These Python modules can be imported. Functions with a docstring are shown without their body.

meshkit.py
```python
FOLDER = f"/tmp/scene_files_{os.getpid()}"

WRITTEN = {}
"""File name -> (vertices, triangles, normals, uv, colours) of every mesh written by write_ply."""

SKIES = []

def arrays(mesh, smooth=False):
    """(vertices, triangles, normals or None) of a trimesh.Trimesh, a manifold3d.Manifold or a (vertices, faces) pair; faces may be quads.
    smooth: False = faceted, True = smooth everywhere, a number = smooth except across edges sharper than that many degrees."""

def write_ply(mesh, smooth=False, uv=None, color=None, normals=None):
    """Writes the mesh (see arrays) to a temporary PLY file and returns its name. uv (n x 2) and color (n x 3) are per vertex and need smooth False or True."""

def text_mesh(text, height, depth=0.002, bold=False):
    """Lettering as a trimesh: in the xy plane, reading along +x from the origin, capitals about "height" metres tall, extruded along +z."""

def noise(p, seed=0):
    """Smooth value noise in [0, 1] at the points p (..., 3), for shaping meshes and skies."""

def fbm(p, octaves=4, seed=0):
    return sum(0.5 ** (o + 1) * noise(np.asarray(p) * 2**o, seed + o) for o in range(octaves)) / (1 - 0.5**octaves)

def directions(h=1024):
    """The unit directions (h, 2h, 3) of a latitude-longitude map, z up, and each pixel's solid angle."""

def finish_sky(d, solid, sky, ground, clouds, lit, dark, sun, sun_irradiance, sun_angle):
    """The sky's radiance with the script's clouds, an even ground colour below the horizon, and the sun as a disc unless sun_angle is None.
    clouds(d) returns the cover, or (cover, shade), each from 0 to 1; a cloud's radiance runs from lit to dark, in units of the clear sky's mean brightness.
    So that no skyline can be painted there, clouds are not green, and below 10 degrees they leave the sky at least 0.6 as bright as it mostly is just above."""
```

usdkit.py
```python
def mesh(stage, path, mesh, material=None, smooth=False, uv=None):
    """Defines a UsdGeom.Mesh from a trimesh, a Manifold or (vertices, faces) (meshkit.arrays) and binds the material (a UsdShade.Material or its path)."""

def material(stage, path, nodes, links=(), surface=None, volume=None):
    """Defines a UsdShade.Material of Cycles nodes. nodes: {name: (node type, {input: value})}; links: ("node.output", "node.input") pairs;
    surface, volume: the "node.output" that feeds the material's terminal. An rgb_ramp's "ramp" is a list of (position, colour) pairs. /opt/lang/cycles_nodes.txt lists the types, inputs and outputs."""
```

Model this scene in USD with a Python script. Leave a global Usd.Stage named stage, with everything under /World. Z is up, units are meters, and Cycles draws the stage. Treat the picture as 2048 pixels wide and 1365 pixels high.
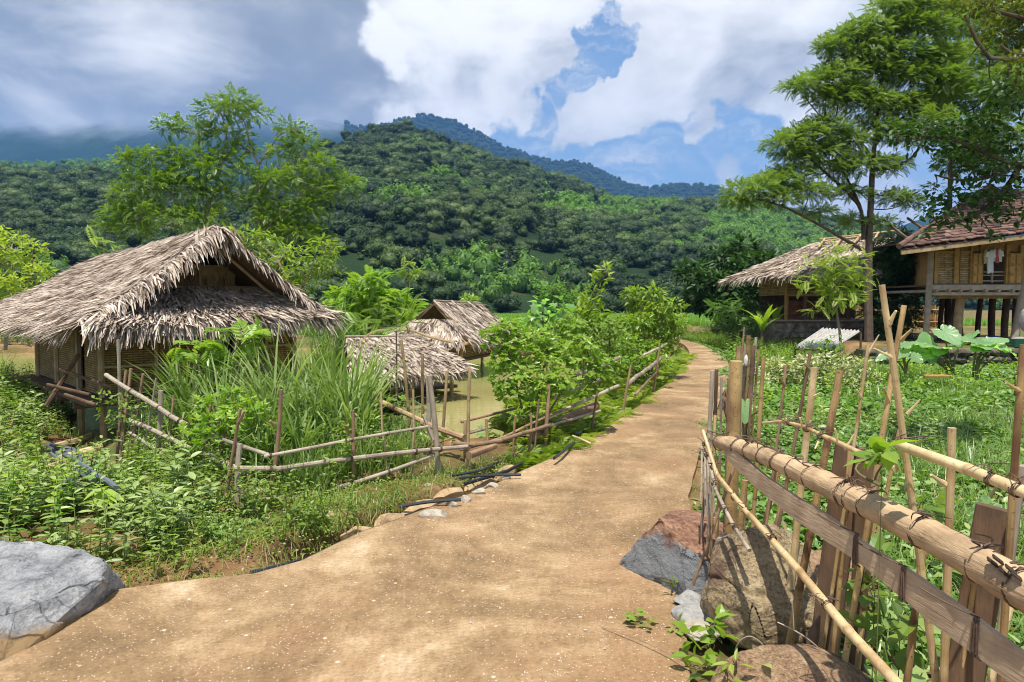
import math, random
import numpy as np, trimesh, shapely, usdkit, meshkit
from pxr import Usd, UsdGeom, UsdLux, UsdShade, Gf, Sdf, Vt
stage = Usd.Stage.CreateInMemory()
UsdGeom.SetStageUpAxis(stage, "Z"); UsdGeom.SetStageMetersPerUnit(stage, 1.0)
world = UsdGeom.Xform.Define(stage, "/World"); stage.SetDefaultPrim(world.GetPrim())
UsdGeom.Scope.Define(stage, "/World/Looks")
rng = np.random.default_rng(7); random.seed(7)

# ------------------------------------------------------------------ camera
F, CX, CY, HY, CAMZ = 1365.0, 1024.0, 682.5, 612.0, 1.7
PITCH = math.atan((CY - HY) / F)
cam = UsdGeom.Camera.Define(stage, "/World/camera")
cam.CreateHorizontalApertureAttr(36.0); cam.CreateVerticalApertureAttr(24.0)
cam.CreateFocalLengthAttr(36.0 * F / 2048); cam.CreateClippingRangeAttr((0.05, 60000))
cam.AddTranslateOp().Set(Gf.Vec3d(0, 0, CAMZ)); cam.AddRotateXOp().Set(90 - math.degrees(PITCH))
cam.CreateExposureAttr(0.80)

# ------------------------------------------------------------------ sun and sky
SUN_EL, SUN_AZ = math.radians(72), math.atan2(-0.14, -0.60)          # atan2(x, y) of the direction towards the sun
sund = np.array([math.cos(SUN_EL) * math.sin(SUN_AZ), math.cos(SUN_EL) * math.cos(SUN_AZ), math.sin(SUN_EL)])
sun = UsdLux.DistantLight.Define(stage, "/World/sun")
sun.CreateNormalizeAttr(True); sun.CreateIntensityAttr(1.25); sun.CreateAngleAttr(0.53); sun.CreateColorAttr(Gf.Vec3f(1.0, 0.95, 0.87))
sun.AddRotateZOp().Set(-math.degrees(SUN_AZ)); sun.AddRotateXOp().Set(-(90 - math.degrees(SUN_EL)))

def pix_dir(px, py):
    a, b = (px - CX) / F, (CY - py) / F
    d = np.array([a, math.cos(PITCH) + b * math.sin(PITCH), -math.sin(PITCH) + b * math.cos(PITCH)])
    return d / np.linalg.norm(d)

SN = {"tc": ("texture_coordinate", {}),
      "sky": ("sky_texture", {"sky_type": "single_scattering", "sun_disc": False, "sun_elevation": SUN_EL, "sun_rotation": SUN_AZ, "altitude": 300.0, "aerosol_density": 0.7}),
      "bg": ("background_shader", {"strength": 0.06})}
SL = []
def snode(name, kind, links=(), **inp):
    SN[name] = (kind, inp)
    for k, src in dict(links).items(): SL.append((src, f"{name}.{k}"))
    return name
def smath(name, op, a, b=None):
    inp, ln = {"math_type": op}, {}
    for k, v in (("value1", a), ("value2", b)):
        if isinstance(v, str): ln[k] = v
        elif v is not None: inp[k] = v
    snode(name, "math", ln, **inp); return name + ".value"
DIRV = "tc.generated"
for nm, sc, am in (("w1", 6.0, .085), ("w2", 22.0, .018)):                # the cloud masses have ragged, billowing borders
    snode(nm, "noise_texture", {"vector": "tc.generated"}, scale=sc, detail=6.0, roughness=.6)
    snode(nm + "c", "vector_math", {"vector1": nm + ".color"}, math_type="subtract", vector2=(.5, .5, .5))
    snode(nm + "s", "vector_math", {"vector1": nm + "c.vector"}, math_type="scale", scale=am * 2)
snode("wa", "vector_math", {"vector1": "tc.generated", "vector2": "w1s.vector"}, math_type="add")
snode("wb", "vector_math", {"vector1": "wa.vector", "vector2": "w2s.vector"}, math_type="add")
snode("wn", "vector_math", {"vector1": "wb.vector"}, math_type="normalize")
BLOBV = "wn.vector"
snode("stretch", "mapping", {"vector": DIRV}, scale=(1.0, 1.0, 2.0))
snode("n1", "noise_texture", {"vector": "stretch.vector"}, scale=4.2, detail=9.0, roughness=0.52, distortion=0.15)
snode("n2", "noise_texture", {"vector": "stretch.vector"}, scale=5.0, detail=8.0, roughness=0.55, distortion=0.4)
snode("n3", "noise_texture", {"vector": "stretch.vector"}, scale=22.0, detail=6.0, roughness=0.6)
def blob(i, px, py, rx, amount):
    """A broad mass of cloud (amount > 0) or a gap in it (amount < 0) about one direction of the sky."""
    d = pix_dir(px, py)
    snode(f"b{i}", "vector_math", {"vector1": BLOBV}, math_type="dot_product", vector2=tuple(d))
    c = math.cos(math.atan(rx / F))
    snode(f"m{i}", "map_range", {"value": f"b{i}.value"}, range_type="smootherstep", from_min=c, from_max=1.0, to_min=0.0, to_max=amount)
    return f"m{i}.result"
BLOBS = [(420, 60, 800, .30), (150, 220, 500, .2), (880, 60, 330, .22), (1350, 60, 420, .22), (1250, 150, 170, .20), (1180, 230, 90, .26), (1110, 243, 60, .26), (1300, 215, 120, .22), (1235, 262, 60, .16), (1420, 120, 200, .16), (1620, 60, 200, .12), (700, 245, 200, .2),
         (1206, 75, 55, -.50), (1190, 112, 52, -.50), (1168, 150, 48, -.46), (1136, 182, 48, -.42), (1098, 205, 48, -.36), (1055, 226, 52, -.40), (1015, 262, 64, -.40), (985, 300, 70, -.40),
         (1080, 325, 90, -.5), (1180, 345, 110, -.5), (1300, 340, 110, -.5), (1420, 330, 110, -.5), (1510, 285, 70, -.46), (1545, 335, 80, -.46), (1345, 260, 60, -.34), (1400, 222, 60, -.36), (1460, 215, 50, -.36), (1545, 195, 60, -.36), (1600, 200, 50, -.2),
         (1570, 238, 85, .50), (1392, 268, 44, .52), (1650, 395, 150, .5), (1050, 287, 34, .28), (1390, 355, 80, .36), (1450, 372, 60, .22)]
acc = None
for i, b in enumerate(BLOBS):
    r = blob(i, *b)
    acc = r if acc is None else smath(f"acc{i}", "add", acc, r)
raw0 = smath("raw0", "add", "n1.fac", acc)
n3m = smath("n3m", "multiply", "n3.fac", .16)
raw = smath("raw", "add", raw0, n3m)
snode("cover", "map_range", {"value": raw}, range_type="smoothstep", from_min=0.42, from_max=0.82, to_min=0.0, to_max=1.0)
# thick cloud is greyer below; the sunward edges and thin parts stay white
SH = [(420, 120, 620, .36), (150, 120, 500, .20), (640, 210, 330, .20), (1450, 185, 110, .26), (1600, 60, 150, .20), (1020, 150, 130, .16), (795, 78, 60, -.6), (930, 100, 200, -.30), (880, 40, 120, -.2), (250, 245, 300, -.22), (690, 110, 200, .14), (60, 150, 160, .12), (800, 240, 60, -.4), (1000, 215, 90, .12)]
sacc = None
for j, b in enumerate(SH):
    r = blob(100 + j, *b)
    sacc = r if sacc is None else smath(f"sacc{j}", "add", sacc, r)
n2k = smath("n2k", "multiply", "n2.fac", 1.7)
s1 = smath("s1", "add", n2k, sacc)
s1b = smath("s1b", "multiply", "n1.fac", 0.55)
s2 = smath("s2", "multiply", "n3.fac", 0.18)
s3 = smath("s3", "add", s1, s2)
s4 = smath("s4", "add", s3, s1b)
snode("shade", "map_range", {"value": s4}, range_type="smoothstep", from_min=0.98, from_max=1.95, to_min=0.0, to_max=1.0)
CLOUD_W, CLOUD_G = (15.0, 14.4, 13.4), (4.0, 4.1, 4.1)
snode("ccol", "mix_color", {"fac": "shade.result"}, a=CLOUD_W, b=CLOUD_G, use_clamp=False)
snode("skyboost", "mix_color", {"a": "sky.color"}, blend_type="multiply", fac=1.0, b=(1.95, 1.9, 1.8), use_clamp=False)
snode("wispv", "mapping", {"vector": "wn.vector"}, scale=(1.0, 1.0, 5.0), rotation=(0.35, 0.0, 0.0))
snode("wispn", "noise_texture", {"vector": "wispv.vector"}, scale=9.0, detail=9.0, roughness=0.62)
snode("wisp", "map_range", {"value": "wispn.fac"}, range_type="smoothstep", from_min=0.43, from_max=0.74, to_min=0.0, to_max=0.8)
cov2 = smath("cov2", "maximum", "cover.result", "wisp.result")
snode("final", "mix_color", {"fac": cov2, "a": "skyboost.result", "b": "ccol.result"}, use_clamp=False)
SL.append(("final.result", "bg.color"))
skymat = usdkit.material(stage, "/World/Looks/sky_air", SN, SL, surface="bg.background")
sky = UsdLux.DomeLight.Define(stage, "/World/sky")
UsdShade.MaterialBindingAPI.Apply(sky.GetPrim()).Bind(skymat)
sky.GetPrim().SetCustomDataByKey("kind", "structure")

# ------------------------------------------------------------------ helpers: where things stand
def at(px, py, Y):
    """The point at depth Y (metres ahead of the camera) that the photograph shows at (px, py) of 2048 x 1365."""
    d = pix_dir(px, py); return np.array([0, 0, CAMZ]) + d * (Y / d[1])
def gnd(px, py, z=0.0):
    d = pix_dir(px, py); return np.array([0, 0, CAMZ]) + d * ((z - CAMZ) / d[2])
V = lambda *a: np.array(a, float)
def nrm(v):
    v = np.asarray(v, float); return v / (np.linalg.norm(v, axis=-1, keepdims=True) + 1e-12)

USED = {}
def numbered(parent, name):
    k = (parent, name); n = USED.get(k, -1) + 1; USED[k] = n
    return f"{parent}/{name}" if n == 0 else f"{parent}/{name}_{n:03d}"
def tag(prim, label=None, cat=None, group=None, kind=None):
    p = prim.GetPrim() if hasattr(prim, "GetPrim") else prim
    for k, v in (("label", label), ("category", cat), ("group", group), ("kind", kind)):
        if v: p.SetCustomDataByKey(k, v)
    return p
class M:
    """Collects pieces (vertices, triangles, tone) that become one mesh."""
    def __init__(s): s.v, s.f, s.t, s.n = [], [], [], 0
    def add(s, v, f, t=None):
        v = np.asarray(v, float).reshape(-1, 3); f = np.asarray(f, int)
        if f.shape[1] == 4: f = np.vstack([f[:, [0, 1, 2]], f[:, [0, 2, 3]]])
        s.v.append(v); s.f.append(f + s.n); s.n += len(v)
        s.t.append(np.full(len(v), 0.5) if t is None else np.broadcast_to(np.asarray(t, float), (len(v),)))
        return s
    def addm(s, m): return s.add(*m.get()) if m.n else s
    def get(s): return np.vstack(s.v), np.vstack(s.f), np.concatenate(s.t)
    @property
    def ntri(s): return sum(len(x) for x in s.f)
TRIS = [0]
def put(path, m, mat, origin=(0, 0, 0), smooth=False):
    v, f, t = m.get() if isinstance(m, M) else (m if len(m) == 3 else (*m, None))
    v = v - np.asarray(origin, float)
    if smooth and smooth is not True:
        vv, ff, nn = meshkit.arrays((v, f), smooth)
        tt = None
        if t is not None:
            from scipy.spatial import cKDTree
            tt = np.asarray(t)[cKDTree(v).query(vv)[1]]
        v, f, t = vv, ff, tt
        prim = usdkit.mesh(stage, path, (v, f), mat, False)
        prim.CreateNormalsAttr(Vt.Vec3fArray.FromNumpy(nn.astype(np.float32))); prim.SetNormalsInterpolation("vertex")
    else:
        prim = usdkit.mesh(stage, path, (v, f), mat, smooth)
    if t is not None:
        UsdGeom.PrimvarsAPI(prim).CreatePrimvar("tone", Sdf.ValueTypeNames.FloatArray, "vertex").Set(Vt.FloatArray.FromNumpy(np.asarray(t, np.float32)))
    TRIS[0] += len(f)
    return prim
class Thing:
    """A thing: an Xform at its base whose children are its parts."""
    def __init__(s, name, label, cat, base, group=None, kind=None):
        s.path = numbered("/World", name); s.o = np.asarray(base, float)
        s.x = UsdGeom.Xform.Define(stage, s.path); s.x.AddTranslateOp().Set(Gf.Vec3d(*map(float, s.o)))
        tag(s.x, label, cat, group, kind)
    def part(s, name, m, mat, smooth=False, label=None, under=None, kind=None):
        """Adds a part (or, with under=, a sub-part) in world coordinates; returns its path."""
        p = numbered(under or s.path, name)
        tag(put(p, m, mat, s.o, smooth), label, None, None, kind)
        return p
def single(name, label, cat, m, mat, smooth=False, group=None, kind=None, base=None):
    """A thing that is one mesh."""
    v = (m.get() if isinstance(m, M) else m)[0]
    o = np.array([v[:, 0].mean(), v[:, 1].mean(), v[:, 2].min()]) if base is None else np.asarray(base, float)
    p = numbered("/World", name); g = put(p, m, mat, o, smooth)
    UsdGeom.Xformable(g).AddTranslateOp().Set(Gf.Vec3d(*map(float, o)))
    tag(g, label, cat, group, kind); return p
def copy_thing(src, name, label, cat, base, rz=0.0, group=None, scale=1.0):
    """Another individual of the thing src, with copies of its parts."""
    p = numbered("/World", name); x = UsdGeom.Xform.Define(stage, p)
    x.GetPrim().GetReferences().AddInternalReference(src)
    x.ClearXformOpOrder()
    xf = UsdGeom.Xformable(x)
    xf.AddTranslateOp(opSuffix="place").Set(Gf.Vec3d(*map(float, base))); xf.AddRotateZOp(opSuffix="turn").Set(float(rz)); xf.AddScaleOp(opSuffix="size").Set(Gf.Vec3f(scale, scale, scale))
    x.GetPrim().SetInstanceable(True); tag(x, label, cat, group); return p
def scatter(path, protos, pts, yaw=None, scale=None, idx=None, label=None, cat=None, kind="stuff", tilt=None, scale3=None):
    """One PointInstancer of many uncountable small things. protos: list of (mesh, material)."""
    pi = UsdGeom.PointInstancer.Define(stage, path)
    ps = []
    for k, (m, mat) in enumerate(protos):
        q = f"{path}/kinds/kind_{k:03d}"; put(q, m, mat); ps.append(Sdf.Path(q))
    n = len(pts); pi.CreatePrototypesRel().SetTargets(ps)
    idx = rng.integers(0, len(protos), n) if idx is None else idx
    yaw = rng.uniform(0, 2 * np.pi, n) if yaw is None else yaw
    scale = np.ones(n) if scale is None else scale
    sc = np.repeat(np.asarray(scale)[:, None], 3, 1) if scale3 is None else scale3
    pi.CreateProtoIndicesAttr(Vt.IntArray.FromNumpy(np.asarray(idx, np.int32)))
    pi.CreatePositionsAttr(Vt.Vec3fArray.FromNumpy(np.asarray(pts, np.float32)))
    tx, ty = (np.zeros(n), np.zeros(n)) if tilt is None else tilt
    qz = np.stack([np.cos(yaw / 2), 0 * yaw, 0 * yaw, np.sin(yaw / 2)], 1)
    qx = np.stack([np.cos(tx / 2), np.sin(tx / 2), 0 * tx, 0 * tx], 1)
    w1, x1, y1, z1 = qx.T; w2, x2, y2, z2 = qz.T
    q = np.stack([w1*w2 - x1*x2 - y1*y2 - z1*z2, w1*x2 + x1*w2 + y1*z2 - z1*y2, w1*y2 - x1*z2 + y1*w2 + z1*x2, w1*z2 + x1*y2 - y1*x2 + z1*w2], 1)
    pi.CreateOrientationsAttr(Vt.QuathArray([Gf.Quath(float(a), float(b), float(c), float(d)) for a, b, c, d in q]))
    pi.CreateScalesAttr(Vt.Vec3fArray.FromNumpy(sc.astype(np.float32)))
    tag(pi, label, cat, None, kind); return pi

# ------------------------------------------------------------------ helpers: shapes
def curve(pts, n):
    """A smooth curve through pts (Catmull-Rom), n points."""
    p = np.asarray(pts, float)
    if len(p) == 2: return p[0] + (p[1] - p[0]) * np.linspace(0, 1, n)[:, None]
    from scipy.interpolate import CubicSpline, PchipInterpolator
    d = np.r_[0, np.cumsum(np.linalg.norm(np.diff(p, axis=0), axis=1))]
    return CubicSpline(d, p)(np.linspace(0, d[-1], n)) if len(p) < 4 else PchipInterpolator(d, p)(np.linspace(0, d[-1], n))
def tube(pts, rad, sides=7, cap=True, tone=0.5, lump=0.0, seed=0, flat=1.0):
    p = np.asarray(pts, float); r = np.broadcast_to(np.asarray(rad, float), (len(p),))
    t = nrm(np.gradient(p, axis=0)); ref = V(0, 0, 1) if abs(t[:, 2]).mean() < 0.8 else V(1, 0, 0)
    a = nrm(np.cross(t, ref)); b = np.cross(t, a)
    ang = np.arange(sides) * 2 * np.pi / sides
    rr = r[:, None] * np.ones(sides)
    if lump:
        rs = np.random.default_rng(seed); rr = rr * (1 + lump * rs.standard_normal(rr.shape)) * (1 + lump * rs.standard_normal((1, sides)))
    v = p[:, None] + rr[..., None] * (np.cos(ang)[None, :, None] * a[:, None] * flat + np.sin(ang)[None, :, None] * b[:, None])
    i, j = np.meshgrid(np.arange(len(p) - 1), np.arange(sides), indexing="ij")
    q = np.stack([i * sides + j, i * sides + (j + 1) % sides, (i + 1) * sides + (j + 1) % sides, (i + 1) * sides + j], -1).reshape(-1, 4)
    v = v.reshape(-1, 3); f = np.vstack([q[:, [0, 2, 1]], q[:, [0, 3, 2]]])
    if cap:
        n0 = len(v); v = np.vstack([v, p[:1], p[-1:]])
        k = np.arange(sides); e = (len(p) - 1) * sides
        f = np.vstack([f, np.stack([np.full(sides, n0), k, (k + 1) % sides], 1), np.stack([np.full(sides, n0 + 1), e + (k + 1) % sides, e + k], 1)])
    return v, f, np.full(len(v), tone)
def bamboo(p0, p1, r0, r1=None, node=0.3, sides=10, bend=0.0, seed=0, sway=None, mids=None, hollow=True):
    """A culm with swollen nodes and slightly crooked internodes."""
    rs = np.random.default_rng(seed); r1 = r0 if r1 is None else r1
    L = np.linalg.norm(np.asarray(p1) - p0); k = max(2, int(L / node))
    base = curve([p0, p1] if mids is None else [p0, *mids, p1], 64)
    d = np.r_[0, np.cumsum(np.linalg.norm(np.diff(base, axis=0), axis=1))]; L = d[-1]
    cuts = np.sort(np.clip((np.arange(1, k) + rs.uniform(-.2, .2, k - 1)) / k * L, .01, L - .01))
    s, rr = [0.0], [1.0]
    for c in cuts: s += [c - .018, c - .004, c + .004, c + .02]; rr += [1.0, 1.13, 1.10, 0.97]
    s += [L]; rr += [1.0]
    s, rr = np.array(s), np.array(rr); o = np.argsort(s); s, rr = s[o], rr[o]
    P = np.stack([np.interp(s, d, base[:, c]) for c in range(3)], 1)
    off = np.stack([np.interp(s, np.r_[0, cuts, L], rs.normal(0, bend, k + 1)) for _ in range(3)], 1); P = P + off
    R = (r0 + (r1 - r0) * s / L) * rr
    tone = rs.uniform(.2, .8)
    v, f, t = tube(P, R, sides, True, tone)
    tt = np.repeat(np.where(rr > 1.105, -0.12, np.where(rr > 1.05, -.5, np.where(rr < 1, -.22, 0.0))) , sides); t = t.copy(); t[:len(tt)] += tt
    return v, f, np.clip(t, 0, 1)
def box(c, s, rot=None, tone=0.5, bev=0.0):
    """A box of size s about c; rot a 3x3 matrix; bev bevels the edges."""
    h = np.asarray(s, float) / 2
    if bev:
        b = min(bev, .45 * h.min() * 2 / 2); pts = []
        for sx in (-1, 1):
            for sy in (-1, 1):
                for sz in (-1, 1):
                    for k in range(3):
                        q = h.copy(); 
                        for a in range(3):
                            if a != k: q[a] -= b
                        pts.append(q * (sx, sy, sz))
        m = trimesh.convex.convex_hull(np.array(pts)); v, f = np.array(m.vertices), np.array(m.faces)
    else:
        m = trimesh.creation.box(h * 2); v, f = np.array(m.vertices), np.array(m.faces)
    if rot is not None: v = v @ np.asarray(rot).T
    return v + np.asarray(c, float), f, np.full(len(v), tone)
def frame(x, z=(0, 0, 1)):
    """Rotation whose first column is x, third near z."""
    x = nrm(x); y = nrm(np.cross(z, x)); return np.stack([x, y, np.cross(x, y)], 1)
def beam(p0, p1, w, h, tone=0.5, bev=0.008, up=(0, 0, 1)):
    p0, p1 = np.asarray(p0, float), np.asarray(p1, float)
    return box((p0 + p1) / 2, (np.linalg.norm(p1 - p0), w, h), frame(p1 - p0, up), tone, bev)
def ring(c, axis, r, thick, turns=2, seed=0, pitch=None, sides=4, n=16):
    """A few turns of a tie round a pole."""
    rs = np.random.default_rng(seed); ax = nrm(axis); a = nrm(np.cross(ax, V(0.3, 0.2, 1))); b = np.cross(ax, a)
    th = np.linspace(0, 2 * np.pi * turns, n * turns + 1); pitch = thick * 2.1 if pitch is None else pitch
    p = np.asarray(c) + np.outer(np.cos(th), a) * r + np.outer(np.sin(th), b) * r + np.outer((th / (2 * np.pi) - turns / 2) * pitch, ax)
    p += rs.normal(0, thick * .25, p.shape)
    return tube(p, thick, sides, False)
OVAL = np.array([[0, 0, 0], [.28, .42, .1], [.62, .40, .1], [1, 0, -.12], [.62, -.40, .1], [.28, -.42, .1], [.3, 0, .0], [.65, 0, -.02]])
OVALF = np.array([[0, 6, 1], [6, 7, 2], [6, 2, 1], [7, 3, 2], [0, 5, 6], [5, 4, 6], [4, 7, 6], [4, 3, 7]])
DIAM = np.array([[0, 0, 0], [.45, .5, .12], [1, 0, -.1], [.45, -.5, .12]]); DIAMF = np.array([[0, 2, 1], [0, 3, 2]])
LANCE = np.array([[0, 0, 0], [.3, .5, .1], [.65, .38, .05], [1, 0, -.2], [.65, -.38, .05], [.3, -.5, .1]]); LANCEF = np.array([[0, 2, 1], [0, 3, 2], [0, 4, 3], [0, 5, 4]])
_lob = []
for _k, (_a, _r) in enumerate([(-150, .34), (-128, .62), (-105, .42), (-80, .80), (-52, .5), (-38, .62), (-22, .58), (0, 1.0), (22, .58), (38, .62), (52, .5), (80, .80), (105, .42), (128, .62), (150, .34)]):
    _lob.append([.30 + .70 * _r * math.cos(math.radians(_a)), .70 * _r * math.sin(math.radians(_a)), .07 if _k % 2 else -.04])
LOBED = np.array([[0, 0, 0], [.3, 0, 0.02]] + _lob); LOBEDF = np.array([[1, 2 + k + 1, 2 + k] for k in range(14)] + [[1, 2, 0], [1, 0, 16]])[:, [0, 2, 1]]
SHAPES = {"oval": (OVAL, OVALF), "diamond": (DIAM, DIAMF), "lance": (LANCE, LANCEF), "lobed": (LOBED, LOBEDF)}
def cards(P, D, U, L, W, shape="diamond", tone=None):
    """Leaves: base points P, directions D, up hints U, lengths L, widths W."""
    S, Fc = SHAPES[shape]; n = len(P); D = nrm(D); side = nrm(np.cross(D, U)); N = np.cross(side, D)
    L, W = np.broadcast_to(L, (n,)), np.broadcast_to(W, (n,))
    v = P[:, None] + (S[None, :, 0, None] * L[:, None, None]) * D[:, None] + (S[None, :, 1, None] * W[:, None, None]) * side[:, None] + (S[None, :, 2, None] * W[:, None, None]) * N[:, None]
    f = (np.arange(n) * len(S))[:, None, None] + Fc[None]
    t = rng.uniform(0, 1, n) if tone is None else np.broadcast_to(tone, (n,))
    return v.reshape(-1, 3), f.reshape(-1, 3), np.repeat(t, len(S))
def rdir(n, r=None):
    return nrm((r or rng).standard_normal((n, 3)))
def blades(P, az, tilt, L, W, droop, seg=4, tone=None, twist=0.0):
    """Grass blades: strips that rise at the angle tilt from the vertical and bend over by droop."""
    n = len(P); s = np.linspace(0, 1, seg + 1)
    L, W, tilt, droop = (np.broadcast_to(x, (n,)) for x in (L, W, tilt, droop))
    ang = tilt[:, None] + droop[:, None] * s[None, :] ** 1.5
    step = (L / seg)[:, None]
    r = np.concatenate([np.zeros((n, 1)), np.cumsum(np.sin((ang[:, 1:] + ang[:, :-1]) / 2) * step, 1)], 1)
    z = np.concatenate([np.zeros((n, 1)), np.cumsum(np.cos((ang[:, 1:] + ang[:, :-1]) / 2) * step, 1)], 1)
    c, sn = np.cos(az)[:, None], np.sin(az)[:, None]
    C = np.stack([P[:, :1] + r * c, P[:, 1:2] + r * sn, P[:, 2:3] + z], -1)
    wd = W[:, None] * np.array([.7, 1.0, .9, .6, 0.06] if seg == 4 else np.interp(s, [0, .3, .7, 1], [.7, 1, .75, .05]))[None] / 2
    a2 = az + np.pi / 2 + rng.normal(0, twist + 1e-6, n)
    side = np.stack([np.cos(a2), np.sin(a2), 0 * a2], 1)
    A, B = C - side[:, None] * wd[..., None], C + side[:, None] * wd[..., None]
    v = np.stack([A, B], 2).reshape(n, -1, 3); k = np.arange(seg) * 2
    f1 = np.concatenate([np.stack([k, k + 1, k + 3], 1), np.stack([k, k + 3, k + 2], 1)])
    f = (np.arange(n) * (2 * (seg + 1)))[:, None, None] + f1[None]
    t = rng.uniform(0, 1, n) if tone is None else np.broadcast_to(tone, (n,))
    return v.reshape(-1, 3), f.reshape(-1, 3), np.repeat(t, 2 * (seg + 1))
def frond_mesh(pairs=9, L=0.5, leaf=0.14, wid=0.34, droop=0.5, shape="diamond", taper=True):
    """One pinnate leaf along +x, drooping; returns (v, f)."""
    s = np.linspace(.12, 1, pairs); ang = -droop * s
    x, z = np.sin(np.pi / 2 + ang) * s * L, -(1 - np.cos(ang)) * s * L * .9
    P = np.stack([x, 0 * x, z], 1); k = np.sin(np.pi * np.clip(s * .8 + .18, 0, 1)) if taper else np.ones(pairs)
    out = []
    for sd in (-1, 1):
        D = np.stack([np.full(pairs, .55), np.full(pairs, sd * .85), np.full(pairs, -.12)], 1)
        out.append(cards(P, D, np.tile([0, 0, 1.], (pairs, 1)), leaf * (.55 + .45 * k), leaf * wid, shape, .5))
    out.append(cards(P[-1:], V([1, 0, -.5]), V([0, 0, 1.]), leaf, leaf * wid, shape, .5))
    v = np.vstack([o[0] for o in out]); c = np.cumsum([0] + [len(o[0]) for o in out]); f = np.vstack([o[1] + c[i] for i, o in enumerate(out)])
    r = np.array([[0, -.004, 0], [0, .004, 0], [x[-1], 0, z[-1]], [x[pairs // 2], 0, z[pairs // 2] + .004]])
    f = np.vstack([f, np.array([[0, 1, 3], [0, 3, 2], [1, 2, 3]]) + len(v)]); v = np.vstack([v, r])
    return v, f
def bake(proto, P, D, U, S, tone=None):
    """Copies of a mesh (v, f) whose +x goes to D and +z near U, scaled by S, as one mesh."""
    v, f = proto[:2]; n = len(P); D = nrm(D); side = nrm(np.cross(U, D)); N = np.cross(D, side)
    S = np.broadcast_to(S, (n,))[:, None, None]
    out = P[:, None] + S * (v[None, :, :1] * D[:, None] + v[None, :, 1:2] * side[:, None] + v[None, :, 2:] * N[:, None])
    ff = (np.arange(n) * len(v))[:, None, None] + f[None]
    t = rng.uniform(0, 1, n) if tone is None else tone
    return out.reshape(-1, 3), ff.reshape(-1, 3), np.repeat(t, len(v))

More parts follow.
